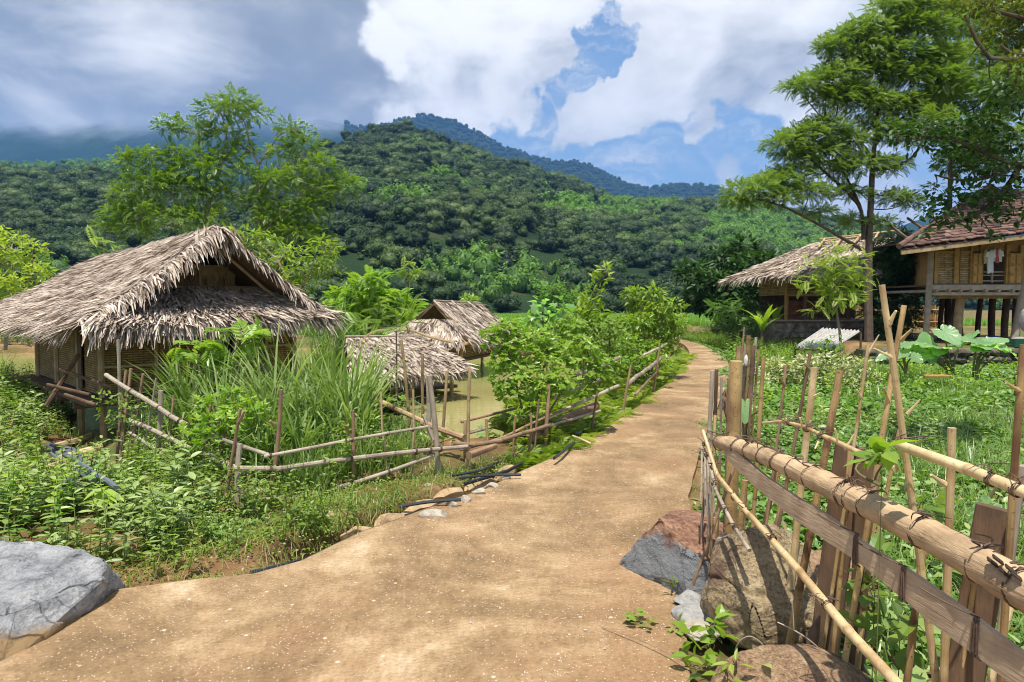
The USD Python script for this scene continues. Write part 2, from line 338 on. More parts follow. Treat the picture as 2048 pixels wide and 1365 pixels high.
# ------------------------------------------------------------------ materials
LOOK = {}
def mat(name, nodes, links, surface, volume=None):
    for kind, inp in nodes.values():
        if kind == "map_range": inp.setdefault("clamp", True)
    LOOK[name] = usdkit.material(stage, f"/World/Looks/{name}", nodes, links, surface=surface, volume=volume); return LOOK[name]
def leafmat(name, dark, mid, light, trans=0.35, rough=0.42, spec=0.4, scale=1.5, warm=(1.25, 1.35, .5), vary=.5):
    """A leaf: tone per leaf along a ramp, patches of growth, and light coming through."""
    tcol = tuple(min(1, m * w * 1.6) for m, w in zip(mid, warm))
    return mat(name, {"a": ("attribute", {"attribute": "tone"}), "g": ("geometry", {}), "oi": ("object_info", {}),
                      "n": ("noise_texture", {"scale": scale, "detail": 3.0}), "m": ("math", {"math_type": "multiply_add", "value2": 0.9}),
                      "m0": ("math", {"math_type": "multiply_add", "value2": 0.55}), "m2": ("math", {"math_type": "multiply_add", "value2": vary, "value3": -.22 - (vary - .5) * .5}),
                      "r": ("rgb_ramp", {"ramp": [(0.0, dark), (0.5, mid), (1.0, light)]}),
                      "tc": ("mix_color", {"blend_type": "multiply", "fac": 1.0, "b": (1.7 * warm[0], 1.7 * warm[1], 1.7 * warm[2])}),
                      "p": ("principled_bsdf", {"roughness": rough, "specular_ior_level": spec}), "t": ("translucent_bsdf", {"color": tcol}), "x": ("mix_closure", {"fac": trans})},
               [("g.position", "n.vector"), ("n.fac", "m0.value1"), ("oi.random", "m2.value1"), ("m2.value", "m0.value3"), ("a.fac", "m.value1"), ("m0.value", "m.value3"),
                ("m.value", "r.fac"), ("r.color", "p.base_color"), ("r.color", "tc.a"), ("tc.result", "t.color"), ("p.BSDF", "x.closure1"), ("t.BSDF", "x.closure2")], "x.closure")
def woodmat(name, dark, light, grain=(60, 60, 4), rough=0.75, bump=0.25, spots=0.0, axis_noise=6.0):
    """Wood, bamboo or straw: tone per piece, streaks, stains and fine relief."""
    n = {"a": ("attribute", {"attribute": "tone"}), "g": ("geometry", {}), "mp": ("mapping", {"scale": grain}),
         "n": ("noise_texture", {"scale": 1.0, "detail": 5.0, "roughness": .6}), "n2": ("noise_texture", {"scale": axis_noise, "detail": 4.0}), "n3": ("noise_texture", {"scale": 90.0, "detail": 2.0}),
         "m1": ("math", {"math_type": "multiply_add", "value2": .55, "value3": -.38}), "m2": ("math", {"math_type": "multiply_add", "value2": 1.3, "value3": -.5}), "s": ("math", {"math_type": "add"}), "s2": ("math", {"math_type": "add"}),
         "r": ("rgb_ramp", {"ramp": [(0.0, dark), (1.0, light)]}),
         "sp": ("map_range", {"from_min": .62, "from_max": .72, "to_min": 0.0, "to_max": spots}), "mx": ("mix_color", {"b": tuple(c * .25 for c in dark)}),
         "b": ("bump", {"strength": bump, "distance": .01}), "p": ("principled_bsdf", {"roughness": rough, "specular_ior_level": .3})}
    l = [("g.position", "mp.vector"), ("mp.vector", "n.vector"), ("g.position", "n2.vector"), ("g.position", "n3.vector"), ("n.fac", "m1.value1"), ("n2.fac", "m2.value1"), ("m1.value", "s.value1"), ("a.fac", "s.value2"),
         ("s.value", "s2.value1"), ("m2.value", "s2.value2"), ("s2.value", "r.fac"), ("r.color", "mx.a"), ("n3.fac", "sp.value"), ("sp.result", "mx.fac"), ("mx.result", "p.base_color"), ("n.fac", "b.height"), ("b.normal", "p.normal")]
    return mat(name, n, l, "p.BSDF")
def rockmat(name, ramp, scale=3.0, fine=40.0, bump=0.6, rough=0.8, patch=None, plane=None, mott=0.5):
    """Stone: colour patches, fine mottling and relief; patch=(colour, low, high) lays lichen or rust over it."""
    n = {"tc": ("texture_coordinate", {}), "n": ("noise_texture", {"scale": scale, "detail": 8.0, "roughness": .62, "distortion": .4}), "n2": ("noise_texture", {"scale": fine, "detail": 6.0, "roughness": .7}),
         "n3": ("noise_texture", {"scale": scale * .6, "detail": 5.0}), "m": ("math", {"math_type": "multiply_add", "value2": mott, "value3": -mott / 2}), "s": ("math", {"math_type": "add"}),
         "r": ("rgb_ramp", {"ramp": ramp}), "h": ("math", {"math_type": "multiply_add", "value2": 3.0}), "b": ("bump", {"strength": bump, "distance": .03}), "p": ("principled_bsdf", {"roughness": rough, "specular_ior_level": .35})}
    l = [("tc.object", "n.vector"), ("tc.object", "n2.vector"), ("tc.object", "n3.vector"), ("n2.fac", "m.value1"), ("m.value", "s.value1"), ("n.fac", "s.value2"), ("s.value", "r.fac"), ("n.fac", "h.value1"), ("n2.fac", "h.value3"), ("h.value", "b.height"), ("b.normal", "p.normal")]
    src = "r.color"
    if patch:
        n["pm"] = ("map_range", {"from_min": patch[1], "from_max": patch[2]}); n["px"] = ("mix_color", {"b": patch[0]})
        l += [("n3.fac", "pm.value"), ("pm.result", "px.fac"), (src, "px.a")]; src = "px.result"
    if plane:                                                          # a freshly broken face on one side of the stone: (direction, offset, width, colour)
        n["pd"] = ("vector_math", {"math_type": "dot_product", "vector2": tuple(plane[0])}); n["ps"] = ("math", {"math_type": "multiply_add", "value2": .16}); n["pr"] = ("map_range", {"from_min": plane[1], "from_max": plane[1] + plane[2]}); n["pq"] = ("mix_color", {"b": plane[3]})
        n["pl"] = ("mix_color", {"blend_type": "multiply", "fac": .5, "b": (1, 1, 1)})
        l += [("tc.object", "pd.vector1"), ("n.fac", "ps.value1"), ("pd.value", "ps.value3"), ("ps.value", "pr.value"), ("pr.result", "pq.fac"), (src, "pq.a")]; src = "pq.result"
    l.append((src, "p.base_color"))
    return mat(name, n, l, "p.BSDF")
def plain(name, col, rough=.7, spec=.3, var=0.25, scale=20.0, bump=.1, metal=0.0):
    return mat(name, {"g": ("geometry", {}), "n": ("noise_texture", {"scale": scale, "detail": 5.0}), "a": ("attribute", {"attribute": "tone"}),
                      "r": ("rgb_ramp", {"ramp": [(0.2, tuple(c * (1 - var) for c in col)), (0.8, tuple(min(1, c * (1 + var)) for c in col))]}),
                      "b": ("bump", {"strength": bump, "distance": .01}), "p": ("principled_bsdf", {"roughness": rough, "specular_ior_level": spec, "metallic": metal})},
               [("g.position", "n.vector"), ("n.fac", "r.fac"), ("r.color", "p.base_color"), ("n.fac", "b.height"), ("b.normal", "p.normal")], "p.BSDF")
# ------------------------------------------------------------------ the ground
leftpx = [(-900, 1365), (-150, 1365), (60, 1290), (205, 1190), (330, 1158), (450, 1158), (560, 1128), (680, 1078), (800, 1030), (940, 985), (1060, 935), (1160, 885), (1260, 820), (1330, 768), (1376, 722), (1378, 704), (1362, 687), (1330, 676)]
rightpx = [(1366, 1365), (1378, 1290), (1350, 1180), (1380, 1080), (1378, 985), (1402, 900), (1428, 830), (1448, 780), (1458, 745), (1452, 718), (1424, 699), (1385, 684), (1340, 673)]
PL = [gnd(*p)[:2] for p in leftpx]; PR = [gnd(*p)[:2] for p in rightpx]
PL = [V(-3.6, -3.0), V(-3.4, 1.0)] + PL[2:] ; PR = [V(1.0, -3.0), V(.85, 1.5)] + PR
farL, farR = [V(6.5, 42), V(-2, 48)], [V(8.0, 43.5), V(-2, 50)]
PL += farL; PR += farR
def dense(P, n):
    P = np.array(P); d = np.r_[0, np.cumsum(np.linalg.norm(np.diff(P, axis=0), axis=1))]
    from scipy.interpolate import PchipInterpolator
    return PchipInterpolator(d, P)(d[-1] * np.linspace(0, 1, n) ** 1.7)
DL, DR = dense(PL, 130), dense(PR, 130)
PATH = shapely.Polygon(np.vstack([DL, DR[::-1]])).buffer(0)
LEFTEDGE = shapely.LineString(DL)
POND = shapely.Polygon([(1.3, 10.6), (.5, 10.3), (-.6, 10.2), (-1.6, 10.6), (-2.6, 11.3), (-4.2, 11.6), (-5.6, 11.0), (-6.9, 10.8), (-7.6, 11.8), (-8.6, 13.5), (-10.5, 16.0), (-13, 20), (-22, 24), (-26, 30), (-14, 36), (-3, 33), (2.8, 28), (3.4, 22), (2.6, 17), (1.9, 13)])
STREAM = shapely.LineString([(-7.0, 11.4), (-6.2, 9.8), (-5.7, 8.6), (-5.1, 7.6)])
WATER_Z = -.5
def ground_z(x, y):
    x, y = np.asarray(x, float), np.asarray(y, float); sh = x.shape; x, y = x.ravel(), y.ravel()
    pt = shapely.points(x, y)
    dp = shapely.distance(pt, PATH); dl = shapely.distance(pt, LEFTEDGE); dw = shapely.distance(pt, POND.exterior); iw = shapely.contains_xy(POND, x, y); ds = shapely.distance(pt, STREAM)
    P3 = np.stack([x, y, 0 * x], 1)
    n = meshkit.fbm(P3 * .9, 3, 3) - .5; nb = meshkit.fbm(P3 * 3.1, 3, 5) - .5
    mid = np.interp(y, [c[1] for c in DL], [c[0] for c in DL]) * .5 + np.interp(y, [c[1] for c in DR], [c[0] for c in DR]) * .5
    right = x > mid
    zr = np.interp(dp, [0, .15, .6, 3.0, 60], [-.07, -.10, -.26, -.26, -.2]) + n * .12 * np.clip(dp * 2, 0, 1)
    zr = np.where(y < 2.8, np.maximum(zr, -.15), zr)
    terr = np.clip((y - 21.1) / .25, 0, 1) * np.clip((x - 11.2) / .4, 0, 1) * np.clip((80 - y) / 20, 0, 1); zr = zr + terr * .62
    zl = np.interp(dp, [0, .03, .06, .30, .36, .8, 3.0, 60], [-.07, -.1, -.36, -.36, -.02, -.01, -.06, -.15]) + n * .16 * np.clip((dp - .45) * 1.5, 0, 1) + nb * .05 * np.clip((dp - .4) * 2, 0, 1)
    zl = np.where((y < 4.7) & (dp < 1), np.interp(dp, [0, .05, .22, .45, 1.0], [-.06, -.10, -.10, -.05, -.02]), zl)
    zl = zl + np.clip((dp - 1.2) / 2.5, 0, 1) * .16 * (y < 9)
    sd = np.where(iw, -dw, dw)
    zl = np.minimum(zl, np.interp(sd, [-1.5, -.4, 0, .35, 1.0, 2.5], [-1.3, -.9, -.52, -.30, -.12, .3]) + n * .1)
    zl = np.minimum(zl, np.interp(ds, [0, .14, .4, 1.3, 2.0], [-.60, -.52, -.34, -.05, .5]) + n * .1)
    z = np.where(right, zr, zl)
    z = np.where(dp <= 0, -.07, z)
    far = np.clip((y - 45) / 12, 0, 1)
    z = z * (1 - far) - .2 * far
    r = np.hypot(x, y - 20)
    z = z + np.clip((r - 180) / 900, 0, 8) * 0
    return z.reshape(sh)
def gz(x, y): return float(ground_z(np.array([x]), np.array([y]))[0])
def grow(a, b, step, lim, rate):
    out = list(np.arange(a, b + 1e-6, step)); s = step
    while out[-1] < lim: s *= rate; out.append(out[-1] + s)
    return np.array(out)
xs = np.r_[-grow(6.2, 6.25, .09, 5200, 1.13)[::-1], np.arange(-6.12, 6.13, .09), grow(6.2, 6.25, .09, 5200, 1.13)]
ys = np.r_[-grow(1, 1.05, .1, 2600, 1.35)[::-1], np.arange(-.9, 2.0, .15), grow(2.0, 13, .09, 6500, 1.05)]
gx, gy = np.meshgrid(xs, ys); gzz = ground_z(gx, gy)
gv = np.stack([gx, gy, gzz], -1).reshape(-1, 3); nx = len(xs)
ii, jj = np.meshgrid(np.arange(len(ys) - 1), np.arange(nx - 1), indexing="ij"); q = ii * nx + jj
gf = np.stack([q, q + 1, q + nx + 1, q + nx], -1).reshape(-1, 4)
mat("soil", {"g": ("geometry", {}), "n": ("noise_texture", {"scale": 1.1, "detail": 8.0, "roughness": .65}), "n2": ("noise_texture", {"scale": 28.0, "detail": 6.0, "roughness": .7}), "n3": ("noise_texture", {"scale": .35, "detail": 5.0}),
             "r": ("rgb_ramp", {"ramp": [(.3, (.09, .05, .025)), (.5, (.20, .115, .055)), (.62, (.30, .19, .10)), (.75, (.16, .11, .05))]}),
             "r2": ("rgb_ramp", {"ramp": [(.3, (.05, .075, .016)), (.6, (.09, .13, .03)), (.8, (.14, .15, .05))]}),
             "mm": ("map_range", {"from_min": .42, "from_max": .62}), "mx": ("mix_color", {}), "gr": ("mix_color", {"blend_type": "multiply", "fac": .6}), "g2": ("rgb_ramp", {"ramp": [(.3, (.55, .5, .45)), (.7, (1.25, 1.25, 1.2))]}),
             "b": ("bump", {"strength": .7, "distance": .03}), "p": ("principled_bsdf", {"roughness": .9, "specular_ior_level": .15})},
    [("g.position", "n.vector"), ("g.position", "n2.vector"), ("g.position", "n3.vector"), ("n.fac", "r.fac"), ("n2.fac", "r2.fac"), ("n3.fac", "mm.value"), ("mm.result", "mx.fac"), ("r.color", "mx.a"), ("r2.color", "mx.b"),
     ("n2.fac", "g2.fac"), ("mx.result", "gr.a"), ("g2.color", "gr.b"), ("gr.result", "p.base_color"), ("n2.fac", "b.height"), ("b.normal", "p.normal")], "p.BSDF")
tag(put("/World/ground", M().add(gv, gf), LOOK["soil"], smooth=True), None, None, None, "structure")

# the concrete path: a slab with a worn edge
NP, NC = len(DL), 40
PV = []
top = []
for i in range(NP):
    w = np.linspace(0, 1, NC)[:, None]; row = DL[i] * (1 - w) + DR[i] * w
    top.append(np.c_[row, np.zeros(NC)])
top = np.array(top)
_p = top.reshape(-1, 3)
top[..., 2] = ((meshkit.fbm(_p * 1.3, 4, 9) - .5) * .05 + (meshkit.fbm(_p * 9, 3, 12) - .5) * .012).reshape(NP, NC)
jag = (meshkit.fbm(top[:, 0] * 6, 3, 21) - .5)[:, None] * .16; jag2 = (meshkit.fbm(top[:, -1] * 6, 3, 31) - .5)[:, None] * .09
aL = nrm(top[:, 1] - top[:, 0]); top[:, 0] += aL * jag; top[:, 1] += aL * jag * .6; aR = nrm(top[:, -1] - top[:, -2]); top[:, -1] += aR * jag2; top[:, -2] += aR * jag2 * .6
top[:, 0, 2] -= .012; top[:, -1, 2] -= .012
skL, skR = top[:, 0] + V(0, 0, -.4), top[:, -1] + V(0, 0, -.3)
grid = np.concatenate([skL[:, None], top, skR[:, None]], 1); ncol = NC + 2
ii, jj = np.meshgrid(np.arange(NP - 1), np.arange(ncol - 1), indexing="ij"); q = ii * ncol + jj
pf = np.stack([q, q + 1, q + ncol + 1, q + ncol], -1).reshape(-1, 4)
mat("path_concrete", {"g": ("geometry", {}), "n": ("noise_texture", {"scale": .65, "detail": 8.0, "roughness": .66, "distortion": .8}), "n2": ("noise_texture", {"scale": 2.6, "detail": 8.0, "roughness": .7}), "n3": ("noise_texture", {"scale": 42.0, "detail": 7.0, "roughness": .75}),
              "nr": ("noise_texture", {"scale": .9, "detail": 5.0, "roughness": .6}), "off": ("vector_math", {"math_type": "add", "vector2": (31.0, 7.0, 3.0)}), "v": ("voronoi_texture", {"scale": 85.0}), "v2": ("voronoi_texture", {"scale": 24.0}), "vs": ("separate_color", {}), "vs2": ("separate_color", {}),
              "s": ("math", {"math_type": "multiply_add", "value2": .60}), "r": ("rgb_ramp", {"ramp": [(.56, (.125, .086, .044)), (.68, (.178, .117, .060)), (.78, (.232, .152, .078)), (.89, (.33, .228, .126)), (1.0, (.44, .335, .215))]}),
              "red": ("mix_color", {"b": (.255, .150, .078)}), "rm": ("map_range", {"from_min": .50, "from_max": .68, "to_max": .7}),
              "f": ("rgb_ramp", {"ramp": [(.34, (.62, .60, .58)), (.5, (1, 1, 1)), (.68, (1.28, 1.28, 1.28))]}), "mf": ("mix_color", {"blend_type": "multiply", "fac": .85, "use_clamp": False}),
              "ag": ("map_range", {"from_min": .34, "from_max": .26}), "am": ("map_range", {"from_min": .86, "from_max": .88}), "ax": ("math", {"math_type": "multiply"}), "ay": ("math", {"math_type": "multiply"}), "az": ("map_range", {"from_min": .62, "from_max": .46}), "agc": ("mix_color", {"b": (.60, .54, .46)}),
              "vb": ("map_range", {"from_min": .30, "from_max": .22}), "vm": ("map_range", {"from_min": .965, "from_max": .97}), "vx": ("math", {"math_type": "multiply"}), "vc": ("mix_color", {"b": (.46, .37, .27)}),
              "h": ("math", {"math_type": "multiply_add", "value2": 1.0}), "h2": ("math", {"math_type": "multiply_add", "value2": .35}), "b": ("bump", {"strength": .5, "distance": .006}), "p": ("principled_bsdf", {"roughness": .92, "specular_ior_level": .12})},
    [("g.position", f"{k}.vector") for k in ("n", "n2", "n3", "v", "v2")] + [("g.position", "off.vector1"), ("off.vector", "nr.vector"),
     ("n2.fac", "s.value1"), ("n.fac", "s.value3"), ("s.value", "r.fac"), ("nr.fac", "rm.value"), ("r.color", "red.a"), ("rm.result", "red.fac"), ("n3.fac", "f.fac"), ("red.result", "mf.a"), ("f.color", "mf.b"),
     ("v.color", "vs.color"), ("v.distance", "ag.value"), ("vs.r", "am.value"), ("ag.result", "ax.value1"), ("am.result", "ax.value2"), ("n.fac", "az.value"), ("ax.value", "ay.value1"), ("az.result", "ay.value2"), ("mf.result", "agc.a"), ("ay.value", "agc.fac"),
     ("v2.color", "vs2.color"), ("v2.distance", "vb.value"), ("vs2.r", "vm.value"), ("vb.result", "vx.value1"), ("vm.result", "vx.value2"), ("agc.result", "vc.a"), ("vx.value", "vc.fac"),
     ("vc.result", "p.base_color"), ("n3.fac", "h.value1"), ("ay.value", "h.value3"), ("n2.fac", "h2.value1"), ("h.value", "h2.value3"), ("h2.value", "b.height"), ("b.normal", "p.normal")], "p.BSDF")
tag(put("/World/path", M().add(grid.reshape(-1, 3), pf), LOOK["path_concrete"], smooth=40), None, None, None, "structure")

# water: muddy pond, stream and ditch
def sheet(poly, z, step):
    t = shapely.constrained_delaunay_triangles(poly) if hasattr(shapely, "constrained_delaunay_triangles") else None
    v, f = trimesh.creation.triangulate_polygon(poly, engine="earcut")
    return np.c_[v, np.full(len(v), z)], f
mat("muddy_water", {"g": ("geometry", {}), "mp": ("mapping", {"scale": (1.0, 2.6, 1.0)}), "n": ("noise_texture", {"scale": 2.2, "detail": 4.0, "roughness": .55}), "n2": ("noise_texture", {"scale": .25, "detail": 3.0}),
                    "r": ("rgb_ramp", {"ramp": [(.3, (.255, .23, .082)), (.7, (.345, .31, .12))]}), "b": ("bump", {"strength": .10, "distance": .04}), "p": ("principled_bsdf", {"roughness": .05, "specular_ior_level": .5, "ior": 1.33})},
    [("g.position", "mp.vector"), ("mp.vector", "n.vector"), ("g.position", "n2.vector"), ("n2.fac", "r.fac"), ("r.color", "p.base_color"), ("n.fac", "b.height"), ("b.normal", "p.normal")], "p.BSDF")
wv, wf = sheet(POND.buffer(.6), WATER_Z, 1)
tag(put("/World/pond_water", M().add(wv, wf), LOOK["muddy_water"]), None, None, None, "structure")
wv, wf = sheet(STREAM.buffer(.32), WATER_Z - .004, 1)
tag(put("/World/stream_water", M().add(wv, wf), LOOK["muddy_water"]), None, None, None, "structure")
wv, wf = sheet(shapely.LineString(DL[8:115]).buffer(.33, single_sided=True), -.325, 1)
tag(put("/World/ditch_water", M().add(wv, wf), LOOK["muddy_water"]), None, None, None, "structure")

# ------------------------------------------------------------------ hills
def ridge_fn(pts):
    P = np.array(pts, float); return lambda px: np.interp(px, P[:, 0], P[:, 1])
def hill(name, ridge, foot_d, ridge_d, foot_z, matname, n_az=260, n_s=70, rough=8, power=1.15, seed=1, behind=1.6, px0=-1500, px1=3600):
    """A ridge: for each bearing the ground climbs from foot_d to the crest at ridge_d, and falls again behind it."""
    px = np.linspace(px0, px1, n_az); tanx = (px - CX) / F
    rf = ridge_fn(ridge); top = np.array([(HY - rf(p)) / F for p in px])
    fd = np.interp(px, *zip(*foot_d)); rd = np.interp(px, *zip(*ridge_d))
    s = np.r_[np.linspace(0, 1, n_s), np.linspace(1, behind, 14)[1:]]
    G = np.zeros((n_az, len(s), 3))
    for j, ss in enumerate(s):
        Y = fd + (rd - fd) * ss
        if ss <= 1: z = foot_z + (top * rd + CAMZ - foot_z) * ss ** power
        else: z = foot_z + (top * rd + CAMZ - foot_z) * max(0, 1 - ((ss - 1) / (behind - 1)) ** 1.3)
        G[:, j] = np.stack([tanx * Y, Y, z], 1)
    amp = rough * np.interp(s, [0, .15, .8, 1, behind], [0, 1, .9, .35, .3])
    G[..., 2] += (meshkit.fbm(G * V(1, 1, 0) / (rough * 9), 4, seed) - .5) * 2 * amp[None, :]
    n2 = len(s); ii, jj = np.meshgrid(np.arange(n_az - 1), np.arange(n2 - 1), indexing="ij"); q = ii * n2 + jj
    f = np.stack([q, q + n2, q + n2 + 1, q + 1], -1).reshape(-1, 4)
    tag(put(f"/World/{name}", M().add(G.reshape(-1, 3), f), LOOK[matname], smooth=True), None, None, None, "structure")
    return G, px, s
mat("forest_floor", {"g": ("geometry", {}), "n": ("noise_texture", {"scale": .03, "detail": 8.0}), "n2": ("noise_texture", {"scale": .25, "detail": 6.0}), "r": ("rgb_ramp", {"ramp": [(.35, (.012, .026, .010)), (.6, (.022, .045, .014)), (.72, (.09, .062, .038))]}), "b": ("bump", {"strength": 1.0, "distance": 3.0}), "p": ("principled_bsdf", {"roughness": .95, "specular_ior_level": .1})},
    [("g.position", "n.vector"), ("g.position", "n2.vector"), ("n.fac", "r.fac"), ("r.color", "p.base_color"), ("n2.fac", "b.height"), ("b.normal", "p.normal")], "p.BSDF")
mat("mountain_forest", {"g": ("geometry", {}), "n": ("noise_texture", {"scale": .004, "detail": 9.0}), "n2": ("noise_texture", {"scale": .045, "detail": 6.0, "roughness": .65}), "r": ("rgb_ramp", {"ramp": [(.35, (.012, .030, .014)), (.65, (.032, .065, .022))]}), "b": ("bump", {"strength": 1.0, "distance": 28.0}), "p": ("principled_bsdf", {"roughness": .95, "specular_ior_level": .05}),
                        "sp": ("separate_xyz", {}), "nc": ("noise_texture", {"scale": .0022, "detail": 7.0, "roughness": .6}), "h": ("math", {"math_type": "multiply_add", "value2": 330.0}), "hx": ("map_range", {"from_min": -860.0, "from_max": -390.0, "to_min": 0.0, "to_max": -250.0, "range_type": "smoothstep"}), "ha": ("math", {"math_type": "add"}),
                        "k": ("map_range", {"from_min": 815.0, "from_max": 985.0, "range_type": "smoothstep"}), "t": ("transparent_bsdf", {}), "x": ("mix_closure", {})},  # crest mixes to transparent: low cloud is painted into the mountain material
    [("g.position", "n.vector"), ("g.position", "n2.vector"), ("n.fac", "r.fac"), ("r.color", "p.base_color"), ("n2.fac", "b.height"), ("b.normal", "p.normal"),
     ("g.position", "sp.vector"), ("g.position", "nc.vector"), ("nc.fac", "h.value1"), ("sp.z", "h.value3"), ("sp.x", "hx.value"), ("h.value", "ha.value1"), ("hx.result", "ha.value2"), ("ha.value", "k.value"), ("k.result", "x.fac"), ("p.BSDF", "x.closure1"), ("t.BSDF", "x.closure2")], "x.closure")
# the near wooded hill; the low dark ridge on the left; bright knoll behind it; the blue mountains far off
HG, Hpx, Hs = hill("near_hill", [(-1500, 330), (-200, 352), (0, 366), (230, 364), (330, 400), (450, 432), (560, 352), (640, 310), (720, 280), (775, 268), (830, 272), (870, 285), (910, 304), (978, 328), (1050, 346), (1091, 360), (1134, 373), (1190, 398), (1247, 408), (1337, 411), (1430, 414), (1530, 424), (1650, 452), (1780, 470), (1900, 505), (2200, 560), (3600, 600)],
                   [(-1500, 120), (400, 130), (1000, 125), (1400, 170), (1800, 260), (3600, 500)], [(-1500, 480), (0, 470), (420, 430), (800, 640), (1200, 620), (1500, 620), (1800, 600), (3600, 900)], -.3, "forest_floor", 300, 80, 7, 1.1, 3)
KG, Kpx, Ks = hill("sunlit_knoll", [(-1500, 320), (0, 334), (100, 334), (220, 330), (320, 345), (420, 375), (520, 440), (3600, 640)], [(-1500, 500), (3600, 500)], [(-1500, 950), (3600, 950)], -.3, "forest_floor", 160, 40, 9, 1.0, 8, px1=700)
FG, Fpx, Fs = hill("far_mountain", [(-1500, 150), (-300, 190), (0, 215), (250, 210), (330, 200), (420, 205), (540, 218), (600, 226), (640, 226), (690, 246), (715, 262), (760, 266), (800, 252), (850, 243), (890, 246), (925, 258), (950, 270), (1000, 298), (1060, 320), (1110, 330), (1150, 325), (1197, 346), (1250, 373), (1295, 384), (1333, 376), (1380, 378), (1425, 380), (1500, 400), (1600, 440), (1750, 470), (1830, 440), (1900, 425), (2050, 420), (2600, 300), (3600, 350)],
     [(-1500, 1500), (3600, 1500)], [(-1500, 3300), (500, 3300), (900, 3100), (1400, 2900), (3600, 2900)], -.5, "mountain_forest", 420, 90, 60, 1.2, 14)
# ------------------------------------------------------------------ air
LOOK["haze_air"] = usdkit.material(stage, "/World/Looks/haze_air", {"v": ("principled_volume", {"color": (.13, .33, .74), "density": .00016, "anisotropy": .1})}, [], volume="v.volume")
hb = trimesh.creation.box([14000, 10500, 1422]); hb.apply_translation([0, 2400, 711 - 2.4])
tag(put("/World/haze", (np.array(hb.vertices), np.array(hb.faces)), LOOK["haze_air"]), None, None, None, "stuff")

# ------------------------------------------------------------------ forest on the hills
leafmat("forest_leaf", (.008, .021, .008), (.019, .043, .012), (.050, .092, .024), trans=.18, rough=.55, spec=.25, scale=.02, vary=1.0)  # dark crown colour, which also paints cloud shadow onto the hill
leafmat("sunlit_plume_leaf", (.045, .095, .018), (.085, .17, .030), (.13, .24, .045), trans=.25, rough=.55, spec=.25, scale=.05, vary=.8)  # bright crown colour that paints sunlit patches into the forest
mat("crown_shade", {"p": ("principled_bsdf", {"base_color": (.012, .026, .008), "roughness": .9, "specular_ior_level": .05})}, [], "p.BSDF")
def crown_proto(R=3.4, lumps=8, n=230, leaf=1.0, tall=1.0, seed=0, up=.55):
    rs = np.random.default_rng(seed); m = M()
    C = nrm(rs.standard_normal((lumps, 3))) * R * rs.uniform(.25, .7, (lumps, 1)) * V(1, 1, .75 * tall); C[:, 2] += R * tall * .9
    rad = rs.uniform(.38, .62, lumps) * R
    for c, r in zip(C, rad):
        k = n // lumps; d = nrm(rs.standard_normal((k, 3)) + V(0, 0, .35)); P = c + d * r * rs.uniform(.8, 1.08, (k, 1))
        D = nrm(d * .5 + rs.standard_normal((k, 3)) * .6 + V(0, 0, -.1)); 
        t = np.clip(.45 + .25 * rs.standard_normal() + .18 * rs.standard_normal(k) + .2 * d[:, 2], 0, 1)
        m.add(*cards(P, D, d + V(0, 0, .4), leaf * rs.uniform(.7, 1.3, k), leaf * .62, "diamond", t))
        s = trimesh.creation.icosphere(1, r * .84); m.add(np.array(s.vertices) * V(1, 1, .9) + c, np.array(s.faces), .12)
    return m
def sunlit_plume_proto(R=3.2, n=210, seed=0):
    rs = np.random.default_rng(seed); m = M()
    for k in range(9):
        a = rs.uniform(0, 6.28); lean = rs.uniform(.2, 1.0) * R; h = rs.uniform(1.3, 2.3) * R
        s = np.linspace(.25, 1, n // 9); P = np.stack([np.cos(a) * lean * s ** 2, np.sin(a) * lean * s ** 2, h * s * (1 - .18 * s ** 3)], 1) + rs.normal(0, .42, (n // 9, 3))
        D = nrm(V(np.cos(a), np.sin(a), -.5) + rs.normal(0, .6, (n // 9, 3)))
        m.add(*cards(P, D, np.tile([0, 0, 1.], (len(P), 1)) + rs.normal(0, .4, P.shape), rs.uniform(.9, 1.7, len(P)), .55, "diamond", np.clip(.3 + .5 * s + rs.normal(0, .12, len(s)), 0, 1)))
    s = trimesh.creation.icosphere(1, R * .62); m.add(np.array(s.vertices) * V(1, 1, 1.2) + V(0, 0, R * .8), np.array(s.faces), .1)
    return m
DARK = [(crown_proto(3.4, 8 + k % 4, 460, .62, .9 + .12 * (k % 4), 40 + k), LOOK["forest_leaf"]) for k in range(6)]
SUNLIT = [(sunlit_plume_proto(3.2, 216, 60 + k), LOOK["sunlit_plume_leaf"]) for k in range(3)]
leafmat("mid_leaf", (.026, .050, .014), (.055, .095, .022), (.105, .15, .045), trans=.18, rough=.55, spec=.25, scale=.02, vary=.9)
MIDC = [(crown_proto(3.8, 8 + k, 460, .58, .8 + .3 * k, 80 + k), LOOK["mid_leaf"]) for k in range(3)]
def on_hill(G, s, spacing, smax, jitter=.5):
    """Points strewn evenly over a hill's surface."""
    js = np.where(s <= smax)[0]; out = []
    A, B, C, D = G[:-1, js[:-1]], G[1:, js[:-1]], G[:-1, js[1:]], G[1:, js[1:]]
    area = np.linalg.norm(np.cross(B - A, C - A), axis=-1) / 2 + np.linalg.norm(np.cross(B - D, C - D), axis=-1) / 2
    n = rng.poisson(area / spacing ** 2); r = np.repeat(np.arange(n.size), n.ravel())
    u, w = rng.uniform(0, 1, (2, len(r), 1)); A, B, C, D = (x.reshape(-1, 3)[r] for x in (A, B, C, D))
    return A * (1 - u) * (1 - w) + B * u * (1 - w) + C * (1 - u) * w + D * u * w
def project(P):
    d = P - V(0, 0, CAMZ); c, s_ = math.cos(PITCH), math.sin(PITCH)
    z = d[:, 1] * c - d[:, 2] * s_; y = d[:, 1] * s_ + d[:, 2] * c
    return CX + F * d[:, 0] / z, CY - F * y / z, z
P = on_hill(HG, Hs, 5.3, 1.06); px, py, dep = project(P)
bare = np.zeros(len(px), bool)
